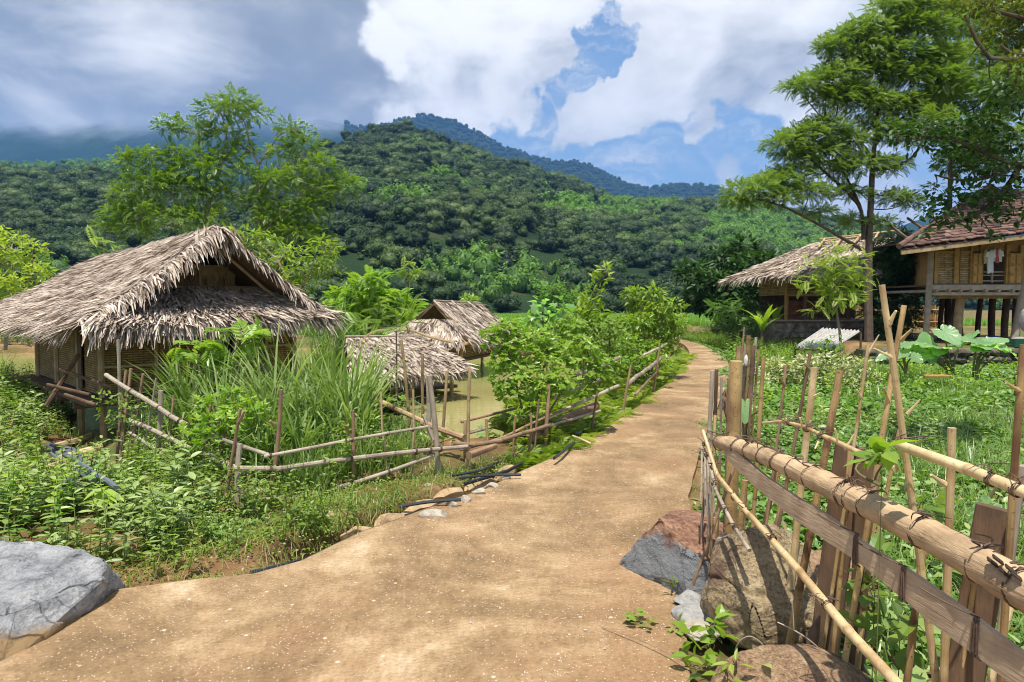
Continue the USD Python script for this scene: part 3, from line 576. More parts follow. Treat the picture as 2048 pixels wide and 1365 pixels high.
keep = (px > -160) & (px < 2210) & (py > 150)
for cx, cy, rx, ry in [(700, 535, 38, 24), (655, 545, 26, 14), (1000, 560, 34, 12), (955, 575, 20, 16), (895, 325, 45, 7), (675, 293, 38, 6), (880, 480, 26, 14)]:
    bare |= ((px - cx) / rx) ** 2 + ((py - cy) / ry) ** 2 < 1
keep &= ~bare | (rng.uniform(0, 1, len(px)) < .6)
P, px, py, dep, bare = P[keep], px[keep], py[keep], dep[keep], bare[keep]
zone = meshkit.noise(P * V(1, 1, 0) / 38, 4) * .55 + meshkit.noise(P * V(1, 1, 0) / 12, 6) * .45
light = np.zeros(len(P))  # where sunlight is painted on the hill by choosing brighter crowns
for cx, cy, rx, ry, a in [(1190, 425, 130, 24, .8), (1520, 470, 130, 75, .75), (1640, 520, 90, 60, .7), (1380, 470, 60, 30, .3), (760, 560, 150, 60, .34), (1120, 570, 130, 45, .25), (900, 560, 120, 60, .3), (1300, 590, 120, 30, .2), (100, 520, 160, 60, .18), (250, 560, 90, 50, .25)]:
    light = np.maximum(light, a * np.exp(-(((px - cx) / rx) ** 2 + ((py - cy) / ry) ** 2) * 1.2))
is_lit = zone + light > .78
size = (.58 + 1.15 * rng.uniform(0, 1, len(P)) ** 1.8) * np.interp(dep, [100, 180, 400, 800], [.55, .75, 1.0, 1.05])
idx = np.where(is_lit, 6 + rng.integers(0, 3, len(P)), rng.integers(0, 6, len(P)))
idx = np.where(~is_lit & (meshkit.noise(P / 55 + 9, 12) * .7 + .3 * rng.uniform(0, 1, len(P)) > .54), 9 + rng.integers(0, 3, len(P)), idx)
size = np.where(bare, size * .38, size)
P[:, 2] -= .8 * size
scatter("/World/hill_forest", DARK + SUNLIT + MIDC, P, scale=size, idx=idx, label="dense dark green forest covering the near hillside behind the huts", cat="forest")
NFOREST = len(P)
P = on_hill(KG, Ks, 9.5, 1.05); px, py, dep = project(P); k = (px > -160) & (px < 560) & (py > 260)
P = P[k]; zone = meshkit.noise(P / 60, 4)  # more bright crowns here: the hazy, sunlit look is put into leaf colour
scatter("/World/knoll_forest", DARK + SUNLIT, P, scale=rng.uniform(.9, 1.6, len(P)), idx=np.where(zone > .30, 6 + rng.integers(0, 3, len(P)), rng.integers(0, 6, len(P))), label="paler sunlit forest on the knoll at the far left", cat="forest")

P = on_hill(FG, Fs, 17, 1.01); px, py, dep = project(P); k = (px > 690) & (px < 1470) & (py < 420) & (np.interp(px, Fpx, np.arange(len(Fpx))) > 0)
P = P[k]; P[:, 2] -= 2
scatter("/World/ridge_forest", DARK, P, scale=rng.uniform(2.0, 3.4, len(P)), label="blue green forest along the far ridge right of the near hill", cat="forest")
# ------------------------------------------------------------------ rice field on the valley floor
leafmat("rice", (.085, .17, .018), (.12, .235, .025), (.16, .29, .035), trans=.3, rough=.5, scale=.3)
n = 60
m = M()
P0 = np.c_[rng.uniform(-.5, .5, (n, 2)), np.zeros(n)]
m.add(*blades(P0, rng.uniform(0, 6.28, n), rng.uniform(.05, .35, n), rng.uniform(.35, .55, n), .035, rng.uniform(.2, .8, n), 3))
def strew(poly, n, seed=0):
    r = np.random.default_rng(seed); x0, y0, x1, y1 = poly.bounds; out = np.zeros((0, 2))
    while len(out) < n:
        q = r.uniform((x0, y0), (x1, y1), (n * 2, 2)); out = np.vstack([out, q[shapely.contains_xy(poly, q[:, 0], q[:, 1])]])
    return out[:n]
field = shapely.Polygon([(-46, 46), (-20, 40), (4, 40), (10.5, 44), (16, 46), (45, 60), (70, 130), (-110, 124)]).difference(PATH.buffer(1.2))
q = strew(field, 9000, 3); q = q[rng.uniform(0, 1, len(q)) < np.clip(90 / q[:, 1], .6, 1)]
scatter("/World/rice_field", [(m, LOOK["rice"])], np.c_[q, ground_z(q[:, 0], q[:, 1])], scale=rng.uniform(.9, 1.5, len(q)), label="flat bright green rice field on the valley floor", cat="rice field")
fv, ff = trimesh.creation.triangulate_polygon(field, engine="earcut")
mat("paddy", {"g": ("geometry", {}), "n": ("noise_texture", {"scale": .4, "detail": 6.0}), "n2": ("noise_texture", {"scale": 14.0, "detail": 3.0}), "r": ("rgb_ramp", {"ramp": [(.35, (.075, .15, .018)), (.7, (.11, .22, .025))]}), "b": ("bump", {"strength": .6, "distance": .1}), "p": ("principled_bsdf", {"roughness": .9, "specular_ior_level": .1})},
    [("g.position", "n.vector"), ("g.position", "n2.vector"), ("n.fac", "r.fac"), ("r.color", "p.base_color"), ("n2.fac", "b.height"), ("b.normal", "p.normal")], "p.BSDF")
tag(put("/World/rice_paddy", M().add(np.c_[fv, np.full(len(fv), -.19)], ff), LOOK["paddy"]), None, None, None, "structure")

# ------------------------------------------------------------------ thatched huts
woodmat("thatch_leaf", (.085, .050, .030), (.64, .535, .43), grain=(9, 9, 9), bump=.2, axis_noise=2.0)
woodmat("thatch_under", (.06, .035, .018), (.20, .125, .06), grain=(14, 14, 14), bump=.5)
woodmat("old_bamboo", (.17, .105, .045), (.50, .37, .20), grain=(40, 40, 6), bump=.15)
woodmat("grey_bamboo", (.17, .13, .095), (.46, .39, .29), grain=(30, 30, 8), bump=.2, spots=.6)
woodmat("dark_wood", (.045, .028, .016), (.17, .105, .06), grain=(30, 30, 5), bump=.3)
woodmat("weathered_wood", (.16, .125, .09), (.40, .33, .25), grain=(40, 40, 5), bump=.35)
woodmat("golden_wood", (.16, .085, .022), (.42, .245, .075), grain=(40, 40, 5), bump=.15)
def weave(name, axis, c1, c2, c3, size=.07):
    return mat(name, {"g": ("geometry", {}), "d": ("vector_math", {"math_type": "dot_product", "vector2": tuple(axis)}), "s": ("separate_xyz", {}), "c": ("combine_xyz", {}),
                      "b": ("brick_texture", {"color1": c1, "color2": c2, "mortar": c3, "scale": 1.0, "mortar_size": size * .1, "brick_width": size * 2.2, "row_height": size * .5, "mortar_smooth": .4}),
                      "n": ("noise_texture", {"scale": 5.0, "detail": 5.0}), "nr": ("rgb_ramp", {"ramp": [(.3, (.6, .58, .55)), (.7, (1.2, 1.2, 1.2))]}), "x": ("mix_color", {"blend_type": "multiply", "fac": .9}),
                      "bp": ("bump", {"strength": .5, "distance": .01}), "p": ("principled_bsdf", {"roughness": .7, "specular_ior_level": .3})},
               [("g.position", "d.vector1"), ("g.position", "s.vector"), ("d.value", "c.x"), ("s.z", "c.y"), ("c.vector", "b.vector"), ("g.position", "n.vector"), ("n.fac", "nr.fac"), ("b.color", "x.a"), ("nr.color", "x.b"), ("x.result", "p.base_color"), ("b.fac", "bp.height"), ("bp.normal", "p.normal")], "p.BSDF")
def bil(e0, e1, t0, t1, u, w):
    u, w = u[:, None], w[:, None]
    return (e0 * (1 - u) + e1 * u) * (1 - w) + (t0 * (1 - u) + t1 * u) * w
def thatch(m, e0, e1, t0, t1, n, L=.55, W=.034, lift=.05, seed=0, fringe=0, hang=.3, up=1, jit=.22, sag=.0):
    """Dry leaves laid in courses down a slope with eave e0-e1 and top t0-t1; fringe adds leaves that hang past the eave."""
    rs = np.random.default_rng(seed); e0, e1, t0, t1 = (V(*x) for x in (e0, e1, t0, t1))
    nn = n + fringe; u = rs.uniform(0, 1, nn); w = np.r_[rs.uniform(0, 1, n), rs.uniform(-.01, .05, fringe)]
    if n: w[:n] = np.clip((np.floor(w[:n] * 14) + rs.uniform(0, .6, n)) / 14, 0, 1)
    P = bil(e0, e1, t0, t1, u, w); E = bil(e0, e1, t0, t1, u, 0 * w); T = bil(e0, e1, t0, t1, u, 0 * w + 1)
    dn = nrm(E - T); al = nrm(np.broadcast_to(e1 - e0, dn.shape)); N = nrm(np.cross(al, -dn)); N *= np.sign(N[:, 2:3]) * up
    P += N * (rs.uniform(.0, lift, nn)[:, None] + sag * np.sin(np.pi * w)[:, None] * 0) + N * (meshkit.fbm(P * 2.2, 2, 4) - .5)[:, None] * .07
    th = rs.normal(0, jit, nn); D = dn * np.cos(th)[:, None] + al * np.sin(th)[:, None]
    Ls = L * rs.uniform(.6, 1.35, nn); Ls[n:] = hang * rs.uniform(.55, 1.7, fringe)
    S = np.cross(D, N); Ws = W * rs.uniform(.5, 1.5, nn) / 2
    dr = np.r_[rs.normal(.02, .03, n), -rs.uniform(.25, .9, fringe)]
    bendz = np.zeros((nn, 3)); bendz[:, 2] = 1
    p0, p1, p2 = P, P + D * (Ls * .5)[:, None] + N * .01, P + D * Ls[:, None] + N * (.02 + np.where(dr > 0, dr, 0))[:, None]
    fr = np.r_[np.zeros(n), np.ones(fringe)][:, None]
    p1 = p1 + fr * bendz * (dr * Ls * .25)[:, None]; p2 = p2 + fr * bendz * (dr * Ls * .75)[:, None] - fr * D * (Ls * .22)[:, None]
    tw = rs.normal(0, .5, nn)[:, None]; S2 = S * np.cos(tw) + N * np.sin(tw)
    v = np.stack([p0 - S * Ws[:, None] * .6, p0 + S * Ws[:, None] * .6, p1 - S2 * Ws[:, None], p1 + S2 * Ws[:, None], p2 - S2 * Ws[:, None] * .25, p2 + S2 * Ws[:, None] * .25], 1)
    f = (np.arange(nn) * 6)[:, None, None] + np.array([[0, 1, 3], [0, 3, 2], [2, 3, 5], [2, 5, 4]])[None]
    m.add(v.reshape(-1, 3), f.reshape(-1, 3), np.repeat(np.clip(rs.normal(.5, .27, nn), 0, 1), 6)); return m
def slab(m, e0, e1, t0, t1, thick=.08, nu=10, nw=8, tone=.4):
    """The packed thatch under the outer leaves: an uneven slab."""
    e0, e1, t0, t1 = (V(*x) for x in (e0, e1, t0, t1))
    U, W_ = np.meshgrid(np.linspace(0, 1, nu), np.linspace(0, 1, nw)); P = bil(e0, e1, t0, t1, U.ravel(), W_.ravel())
    N = nrm(np.cross(e1 - e0, t0 - e0)); N *= np.sign(N[2] or 1)
    A = P + N * (meshkit.fbm(P * 2.2, 2, 4) - .5)[:, None] * .07; B = P - N * thick
    ii, jj = np.meshgrid(np.arange(nw - 1), np.arange(nu - 1), indexing="ij"); q = (ii * nu + jj)
    f = np.stack([q, q + 1, q + nu + 1, q + nu], -1).reshape(-1, 4); k = len(P)
    m.add(np.vstack([A, B]), np.vstack([f, f[:, ::-1] + k]), tone)
    ed = np.r_[np.arange(nu), np.arange(1, nw) * nu + nu - 1, (nw - 1) * nu + np.arange(nu - 2, -1, -1), np.arange(nw - 2, 0, -1) * nu]
    e2 = np.roll(ed, -1); m.add(np.vstack([A, B]), np.stack([ed, ed + k, e2 + k, e2], 1), tone); return m

# ---- the large hut on the left: ridge running back to the left, open gablet over a skirt of thatch
hO, hu = V(-5.05, 11.5, 0), V(-.70, .714, 0); hv = V(.714, .70, 0)
def HL(a, b, z): return hO + hv * a + hu * b + V(0, 0, z)
weave("woven_wall_large", tuple(hv), (.36, .235, .075), (.25, .155, .05), (.09, .055, .02), .075)
weave("woven_side_large", tuple(hu), (.36, .235, .075), (.25, .155, .05), (.09, .055, .02), .075)
hut = Thing("thatched_hut", "large hut with shaggy palm thatch roof and open gable behind the tall grass", "hut", HL(0, 2, 0))
RZ, EZ, HWL, HWR, HLEN = 2.98, 1.50, 1.92, 1.95, 6.6
roof = M(); under = M()
pk, pkb = HL(0, -.22, RZ + .02), HL(0, HLEN, RZ - .1)
eL0, eL1 = HL(-HWL - .02, -.2, EZ - .05), HL(-HWL - .35, HLEN + .6, EZ)
eR0, eR1 = HL(HWR, -.2, EZ + .08), HL(HWR + .3, HLEN + .6, EZ)
# left slope in two bands so that it sags a little like old thatch
mL0, mL1 = HL(-.92, -.22, 2.2), HL(-1.05, HLEN + .1, 2.2)
mR0, mR1 = HL(1.0, -.2, 2.2), HL(1.05, HLEN + .1, 2.18)
for a, b, c, d, n, fr in ((mL0, mL1, pk, pkb, 8000, 0), (eL0, eL1, mL0, mL1, 9000, 1700), (mR0, mR1, pk, pkb, 2400, 0), (eR0, eR1, mR0, mR1, 2600, 650)):
    slab(under, a, b, c, d, .10); thatch(roof, a, b, c, d, n, .46, .020, .05, 11 + n, fr, .27)
# verge leaves hanging in the open gablet
for a, c, n, sd in ((mL0, pk, 260, 1), (mR0, pk, 150, 2), (eL0, mL0, 240, 3), (eR0, mR0, 130, 4)):
    thatch(roof, a + hu * .02, c + hu * .02, a + hu * .5, c + hu * .5, 0, .4, .028, .05, 70 + sd, int(n * 1.4), .40)
rs = np.random.default_rng(5)
s0, s1, t0, t1 = HL(-HWL + .06, -.50, EZ - .04), HL(HWR - .04, -.44, EZ + .06), HL(-1.25, .62, 1.98), HL(1.3, .62, 2.0)
slab(under, s0, s1, t0, t1, .07); thatch(roof, s0, s1, t0, t1, 3600, .42, .030, .09, 31, 1700, .32, jit=.32)
k0, k1 = HL(HWL * -1 - .2, HLEN + .6, EZ), HL(HWR + .2, HLEN + .6, EZ)
slab(under, k0, k1, HL(-.2, HLEN, RZ - .15), HL(.2, HLEN, RZ - .15), .08); thatch(roof, k0, k1, HL(-.2, HLEN, RZ - .15), HL(.2, HLEN, RZ - .15), 500, .5, .036, .05, 33, 100)
# ridge cap: leaves folded over the ridge
n = 900; b = rs.uniform(-.27, HLEN, n); sg = rs.choice([-1, 1], n)
P = HL(0, 0, 0) + hu * b[:, None] + V(0, 0, RZ + .05) - V(0, 0, .1) * (b / HLEN)[:, None] - V(0, 0, .09) * (np.sin(np.pi * b / HLEN))[:, None]
D = nrm(hv * sg[:, None] * 1.0 + V(0, 0, -.75) + hu * rs.normal(0, .35, n)[:, None])
roof.add(*cards(P, D, np.tile(V(0, 0, 1), (n, 1)), rs.uniform(.25, .6, n), .05, "lance", np.clip(rs.normal(.6, .22, n), 0, 1)))
n = 46; P = HL(0, -.27, RZ + .02) + hv * rs.uniform(-.35, .3, n)[:, None] + V(0, 0, 1) * rs.uniform(-.2, .05, n)[:, None]; D = nrm(-hu * .45 + V(0, 0, -1) + hv * rs.normal(-.1, .35, n)[:, None])
roof.add(*cards(P, D, np.tile(hv, (n, 1)), rs.uniform(.3, .62, n), .05, "lance", rs.uniform(.3, .9, n)))
rp = hut.part("thatch_roof", under, LOOK["thatch_under"])
hut.part("thatch_leaves", roof, LOOK["thatch_leaf"], under=rp, kind="stuff")
FW = .62                                                               # the front wall stands this far behind the gable
for a0, a1, nm, z1 in ((-1.5, .12, "woven_wall", 1.75), (.62, 1.72, "woven_wall", 1.75)):
    hut.part(nm, box(HL((a0 + a1) / 2, FW, (.25 + z1) / 2), (a1 - a0, .03, z1 - .25), frame(hv)), LOOK["woven_wall_large"])
hut.part("woven_wall", box(HL(-1.52, FW + 2.6, .98), (5.0, .03, 1.45), frame(hu)), LOOK["woven_side_large"])
hut.part("woven_wall", box(HL(1.74, FW + 2.6, .98), (5.0, .03, 1.45), frame(hu)), LOOK["woven_side_large"])
hut.part("woven_wall", box(HL(.2, FW + 5.1, .98), (3.4, .03, 1.45), frame(hv)), LOOK["woven_wall_large"])
gp = M().add(*box(HL(.12, .85, 2.22), (1.25, .03, .42), frame(hv)))
g = hut.part("gable_screen", gp, LOOK["old_bamboo"])
gl = M(); n = 150; P = HL(0, .80, 2.05) + hv * rs.uniform(-.55, .75, n)[:, None] + V(0, 0, 1) * rs.uniform(-.1, .28, n)[:, None]
gl.add(*cards(P, nrm(V(0, 0, -1) + hv * rs.normal(0, .35, n)[:, None] - hu * .12), np.tile(hv, (n, 1)), rs.uniform(.18, .36, n), .045, "lance"))
hut.part("gable_leaves", gl, LOOK["old_bamboo"], under=g, kind="stuff")
for a in (-1.53, -.72, .14, .60, 1.2, 1.75):
    hut.part("post", tube([HL(a, FW - .05, -1.0 if a in (-1.53, 1.75) else .2), HL(a, FW - .05, 1.7)], .05 if abs(a) > 1.5 else .03, 8), LOOK["old_bamboo"], smooth=40)
for b in (1.9, 3.6, 5.4):
    for a in (-1.55, 1.75): hut.part("post", tube([HL(a, b, -1.0), HL(a, b, 1.5)], .055, 8), LOOK["old_bamboo"], smooth=40)
for z in (.72, 1.2): hut.part("wall_rail", tube([HL(-1.5, FW - .06, z), HL(.1, FW - .06, z + .01)], .022, 6), LOOK["old_bamboo"], smooth=40)
hut.part("wall_rail", tube([HL(.62, FW - .06, .95), HL(1.72, FW - .06, .96)], .022, 6), LOOK["old_bamboo"], smooth=40)
for k in range(7):                                                     # boards and slats of the left side wall
    b = FW + .25 + k * .7; hut.part("wall_slat", beam(HL(-1.57, b, .26), HL(-1.57, b, 1.5), .10, .025, rng.uniform(.3, .8)), LOOK["old_bamboo"])
hut.part("doorway", box(HL(-1.575, FW + 1.2, .9), (.42, .02, 1.2), frame(hu)), LOOK["dark_wood"])  # dark panel laid on the wall to paint the unlit door opening
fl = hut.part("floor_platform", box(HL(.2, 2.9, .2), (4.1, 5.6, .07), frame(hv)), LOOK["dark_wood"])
for k in range(5): hut.part("floor_joist", tube([HL(-1.9, FW + .1 + k * 1.2, .12), HL(2.3, FW + .1 + k * 1.2, .12)], .05, 8), LOOK["dark_wood"], smooth=40)
for sgn, ex in ((-1, -HWL), (1, HWR)):
    for b in (.1, 1.5, 3.0, 4.6, 6.2):
        hut.part("rafter", tube([HL(0, b, RZ - .17), HL(ex * .5, b, 2.0), HL(ex * .98, b, EZ - .1)], .03, 6), LOOK["old_bamboo"], smooth=40)
hut.part("ridge_pole", tube([HL(0, -.02, RZ - .13), HL(0, HLEN, RZ - .22)], .04, 7), LOOK["old_bamboo"], smooth=40)
hut.part("tie_beam", tube([HL(-1.2, .75, 2.0), HL(1.4, .75, 2.03)], .04, 7), LOOK["old_bamboo"], smooth=40)
for a in (-.5, .1, .62): hut.part("gable_strut", tube([HL(a, .78, 2.0), HL(a * .9, .78, 2.66)], .022, 6), LOOK["old_bamboo"], smooth=40)

# ---- two small huts on the pond
def small_hut(label, base, pts, posts, floor, nleaf, poles=(), walls=(), wallmat=None, name="pond_hut"):
    """pts: (eave left, eave right, ridge left, ridge right, rear eave left, rear eave right[, skirt left, skirt right, skirt top left, skirt top right])."""
    t = Thing(name, label, "hut", base)
    u_, r_ = M(), M(); e0, e1, t0, t1, b0, b1 = pts[:6]
    slab(u_, e0, e1, t0, t1, .06, 8, 6); thatch(r_, e0, e1, t0, t1, nleaf, .42, .04, .05, nleaf, nleaf // 4, .26)
    slab(u_, b0, b1, t0, t1, .06, 8, 6); thatch(r_, b0, b1, t0, t1, nleaf // 2, .42, .04, .05, nleaf + 1, nleaf // 6, .26)
    if len(pts) > 6:
        slab(u_, *pts[6:], .05, 8, 6); thatch(r_, *pts[6:], nleaf // 2, .4, .04, .06, nleaf + 2, nleaf // 4, .26)
    n = nleaf // 6; q = rng.uniform(0, 1, n)[:, None]; P = t0 * (1 - q) + t1 * q + V(0, 0, .04); cr = nrm(np.cross(t1 - t0, V(0, 0, 1)))
    r_.add(*cards(P, nrm(cr * rng.choice([-1, 1], n)[:, None] + V(0, 0, -.6) + rng.normal(0, .25, (n, 3))), np.tile(V(0, 0, 1), (n, 1)), rng.uniform(.2, .45, n), .05, "lance"))
    rp = t.part("thatch_roof", u_, LOOK["thatch_under"]); t.part("thatch_leaves", r_, LOOK["thatch_leaf"], under=rp, kind="stuff")
    for p, z in posts: t.part("post", tube([V(p[0], p[1], -1.1), V(p[0], p[1], z)], .05, 7), LOOK["old_bamboo"], smooth=40)
    t.part("floor_platform", floor, LOOK["dark_wood"])
    for a, b in poles: t.part("roof_pole", bamboo(a, b, .035, .03, .4, 7), LOOK["grey_bamboo"], smooth=40)
    for w in walls: t.part("woven_wall", w, LOOK[wallmat])
    t.part("ridge_pole", tube([t0 + V(0, 0, .07), t1 + V(0, 0, .07)], .025, 6), LOOK["grey_bamboo"], smooth=40)
    return t
R1, R2, E1, E2 = at(690, 679, 16.0), at(846, 677, 17.4), at(706, 756, 14.2), at(936, 734, 16.2)
B1, B2 = R1 + (R1 - E1) * V(1, 1, -1) * .9, R2 + (R2 - E2) * V(1, 1, -1) * .9
cenA = (E1 + E2 + B1 + B2) / 4
ax = nrm((R2 - R1) * V(1, 1, 0))
small_hut("low thatched raft hut nearest the fence with a broad shaggy roof over the pond", V(cenA[0], cenA[1], WATER_Z), [E1, E2, R1, R2, B1, B2],
          [((E1 * .8 + cenA * .2)[:2], .2), ((E2 * .8 + cenA * .2)[:2], .2), ((B1 * .8 + cenA * .2)[:2], .2), ((B2 * .8 + cenA * .2)[:2], .2), ((E1 * .45 + E2 * .45 + cenA * .1)[:2], .2)],
          box(V(cenA[0], cenA[1], -.30), (3.0, 1.7, .08), frame(ax)), 2300)
strip = curve([at(735, 700, 15.4) + V(0, 0, .05), at(729, 684, 15.7) + V(0, 0, .08), at(760, 670, 16.2) + V(0, 0, .1), at(810, 668, 16.6) + V(0, 0, .1), at(858, 680, 16.9) + V(0, 0, .08), at(905, 690, 16.8) + V(0, 0, .06)], 30)
single("bamboo_strip", "long bent split bamboo strip arched over the low raft hut roof", "bamboo strip", M().add(*tube(strip, .035, 5, True, .8, flat=.35)), LOOK["old_bamboo"])
single("floating_board", "short dark board sticking out over the water from the low raft hut", "board", M().add(*beam(at(885, 756, 17.2), at(916, 752, 17.4), .25, .05)), LOOK["dark_wood"])
bu = nrm(V(.31, .95, 0)); bv = V(bu[1], -bu[0], 0); bO = at(868, 607, 21.0)
def BL(a, b, z): return V(bO[0], bO[1], 0) + bv * a + bu * b + V(0, 0, z)
weave("woven_wall_small", tuple(bv), (.34, .24, .10), (.24, .16, .06), (.08, .05, .02), .10); weave("woven_side_small", tuple(bu), (.34, .24, .10), (.24, .16, .06), (.08, .05, .02), .10)
small_hut("small thatched pond hut with three poles laid over its ridge, farthest over the water", BL(0, 2, WATER_Z),
          [BL(1.22, -.35, .70), BL(1.3, 4.2, .66), BL(0, 0, 1.80), BL(0, 4.0, 1.74), BL(-1.25, -.2, .66), BL(-1.3, 4.2, .66), BL(-1.2, -.75, .72), BL(1.2, -.75, .70), BL(-.7, -.05, 1.28), BL(.7, -.05, 1.28)],
          [(BL(-.9, .0, 0)[:2], .9), (BL(.9, .0, 0)[:2], .9), (BL(.9, 1.8, 0)[:2], .9), (BL(.9, 3.6, 0)[:2], .9), (BL(-.9, 3.6, 0)[:2], .9)],
          box(BL(0, 1.8, .05), (2.0, 3.8, .08), frame(bv)), 1700,
          [(at(868, 602, 20.9), at(914, 645, 20.0)), (at(903, 602, 22.3), at(950, 650, 21.4)), (at(935, 604, 23.6), at(990, 645, 23.0))],
          [box(BL(.92, 1.8, .28), (3.6, .03, .42), frame(bu)), box(BL(0, .02, .28), (1.8, .03, .42), frame(bv))], "woven_side_small")

# ------------------------------------------------------------------ the stilt house with the tiled roof (right)
HYF = 24.0
weave("woven_panel", (1, 0, 0), (.42, .31, .15), (.28, .20, .09), (.15, .10, .05), .13)
mat("roof_tile", {"a": ("attribute", {"attribute": "tone"}), "g": ("geometry", {}), "n": ("noise_texture", {"scale": 8.0, "detail": 6.0}), "m": ("math", {"math_type": "multiply_add", "value2": .6, "value3": -.3}), "s": ("math", {"math_type": "add"}),
                  "r": ("rgb_ramp", {"ramp": [(.1, (.042, .025, .022)), (.5, (.115, .064, .050)), (.9, (.20, .12, .092))]}), "b": ("bump", {"strength": .3, "distance": .02}), "p": ("principled_bsdf", {"roughness": .8, "specular_ior_level": .25})},
    [("g.position", "n.vector"), ("n.fac", "m.value1"), ("m.value", "s.value1"), ("a.fac", "s.value2"), ("s.value", "r.fac"), ("r.color", "p.base_color"), ("n.fac", "b.height"), ("b.normal", "p.normal")], "p.BSDF")
house = Thing("stilt_house", "wooden house on stilts with red tile roof, woven wall panels and open shutters", "house", V(17, HYF + 1.5, .35))
X = lambda px, Y=HYF: (px - CX) / F * Y
Z = lambda py, Y=HYF: at(CX, py, Y)[2]
GZ = .36
# corner posts lean as in the photograph; more posts stand under the floor
for a, b, r in ((at(1863, 486, HYF), V(X(1849), HYF - .05, GZ - .2), .10), (at(2058, 500, HYF), V(X(2022), HYF - .1, GZ - .2), .125)):
    house.part("corner_post", tube(curve([b, (a + b) / 2 + V(.02, 0, 0), a], 8), [r * 1.1, r * 1.05, r, r, r, r * .97, r * .95, r * .9], 10, lump=.03), LOOK["weathered_wood"], smooth=40)
for k, (x0, y0, x1, r) in enumerate([(X(1938), 24.6, X(1944), .22), (X(1880, 27), 27, X(1886, 27), .13), (X(1905, 28), 28, X(1914, 28), .16), (X(1918, 26), 26, X(1926, 26), .14), (X(1956, 28), 28, X(1962, 28), .15), (X(1985, 27), 27, X(1985, 27), .18), (X(2010, 26), 26, X(2014, 26), .18), (X(2032, 28), 28, X(2030, 28), .14), (X(2075), 25, X(2080), .2)]):
    house.part("stilt", tube(curve([V(x0, y0, GZ - .2), V((x0 + x1) / 2 - .05, y0, 1.2), V(x1, y0, 2.3)], 6), r * .68, 9, lump=.03), LOOK["dark_wood"] if k else LOOK["old_bamboo"], smooth=40)
for k, (pa, pb) in enumerate([(1893, 1912), (1925, 1908)]):            # slanting trunks that brace the floor
    house.part("brace", tube([V(X(pa, 26), 26, GZ - .2), V(X(pb, 26.5), 26.5, 2.3)], .10, 8, lump=.05), LOOK["dark_wood"], smooth=40)
x0, x1 = X(1858), 21.5
house.part("floor_beam", beam(V(x0, HYF, Z(575.5)), V(x1, HYF, Z(575)), .16, .20, .75), LOOK["weathered_wood"])
house.part("lower_beam", beam(V(x0 - .1, HYF - .02, Z(588)), V(x1, HYF - .02, Z(588)), .12, .11, .8), LOOK["weathered_wood"])
house.part("cross_beam", beam(V(X(1884), HYF + .4, Z(593.5)), V(x1, HYF + .4, Z(593.5)), .14, .14, .3), LOOK["old_bamboo"])
for px in (1865, 1890, 1913, 1936, 1963, 1988, 2016):
    house.part("joist_end", tube([V(X(px), HYF - .22, Z(582)), V(X(px), HYF + 3.5, Z(582))], .055, 8), LOOK["weathered_wood"], smooth=40)
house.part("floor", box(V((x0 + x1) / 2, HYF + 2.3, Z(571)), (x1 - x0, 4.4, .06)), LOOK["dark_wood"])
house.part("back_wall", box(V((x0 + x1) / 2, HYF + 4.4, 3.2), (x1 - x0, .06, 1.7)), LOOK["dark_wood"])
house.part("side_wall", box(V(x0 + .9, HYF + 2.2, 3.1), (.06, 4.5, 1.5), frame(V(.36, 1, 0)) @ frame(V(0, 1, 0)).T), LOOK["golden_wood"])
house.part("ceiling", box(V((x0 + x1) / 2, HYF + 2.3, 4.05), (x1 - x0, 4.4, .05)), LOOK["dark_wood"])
yt, yb = 503, 568
for a, b in ((1870, 1904), (1915, 1936)):
    house.part("woven_panel", box(V((X(a) + X(b)) / 2, HYF + .04, (Z(537) + Z(yb)) / 2), (X(b) - X(a), .02, Z(537) - Z(yb))), LOOK["woven_panel"])
    house.part("woven_panel", box(V((X(a) + X(b)) / 2, HYF + .04, (Z(yt) + Z(537)) / 2), (X(b) - X(a), .02, Z(yt) - Z(537))), LOOK["woven_panel"])
    house.part("panel_rail", beam(V(X(a), HYF + .01, Z(537)), V(X(b), HYF + .01, Z(537)), .05, .05, .7), LOOK["golden_wood"])
    house.part("panel_rail", beam(V(X(a), HYF + .01, Z(504)), V(X(b), HYF + .01, Z(504)), .06, .07, .5), LOOK["golden_wood"])
house.part("wall_board", box(V((x0 + x1) / 2, HYF + .07, (Z(503) + 4.0) / 2), (x1 - x0, .03, 4.0 - Z(503))), LOOK["golden_wood"])
for px, w in ((1867, .12), (1909, .20), (1914, .06), (1937, .06), (1958, .10), (2009, .10), (2037, .12)):
    house.part("wall_post", box(V(X(px), HYF + .0, (Z(yb) + Z(490)) / 2), (w, .12, Z(490) - Z(yb)), None, .6, .01), LOOK["golden_wood"])
house.part("wall_board", box(V((X(2040) + x1) / 2, HYF + .05, 3.1), (x1 - X(2040), .04, 1.5)), LOOK["golden_wood"])
def shutter(pa, pb):
    a, b = X(pa), X(pb); z0, z1 = Z(568), Z(507)
    s = house.part("shutter", box(V((a + b) / 2, HYF - .07, (z0 + z1) / 2), (b - a, .03, z1 - z0), None, .45), LOOK["golden_wood"])
    for f0, f1 in ((0, .30), (.30, .62), (.62, 1)):
        for q in range(2):
            w = (b - a) / 2; c = V(a + w * (q + .5), HYF - .095, z0 + (z1 - z0) * (f0 + f1) / 2)
            house.part("shutter_panel", box(c, (w * .72, .025, (z1 - z0) * (f1 - f0) * .8), None, .75, .008), LOOK["golden_wood"], under=s)
shutter(1938, 1957); shutter(2010, 2036)
for py, w in ((544, .05), (551, .045), (562, .05)): house.part("window_rail", beam(V(X(1959), HYF + .1, Z(py)), V(X(2008), HYF + .1, Z(py)), .04, w, .5), LOOK["weathered_wood"])
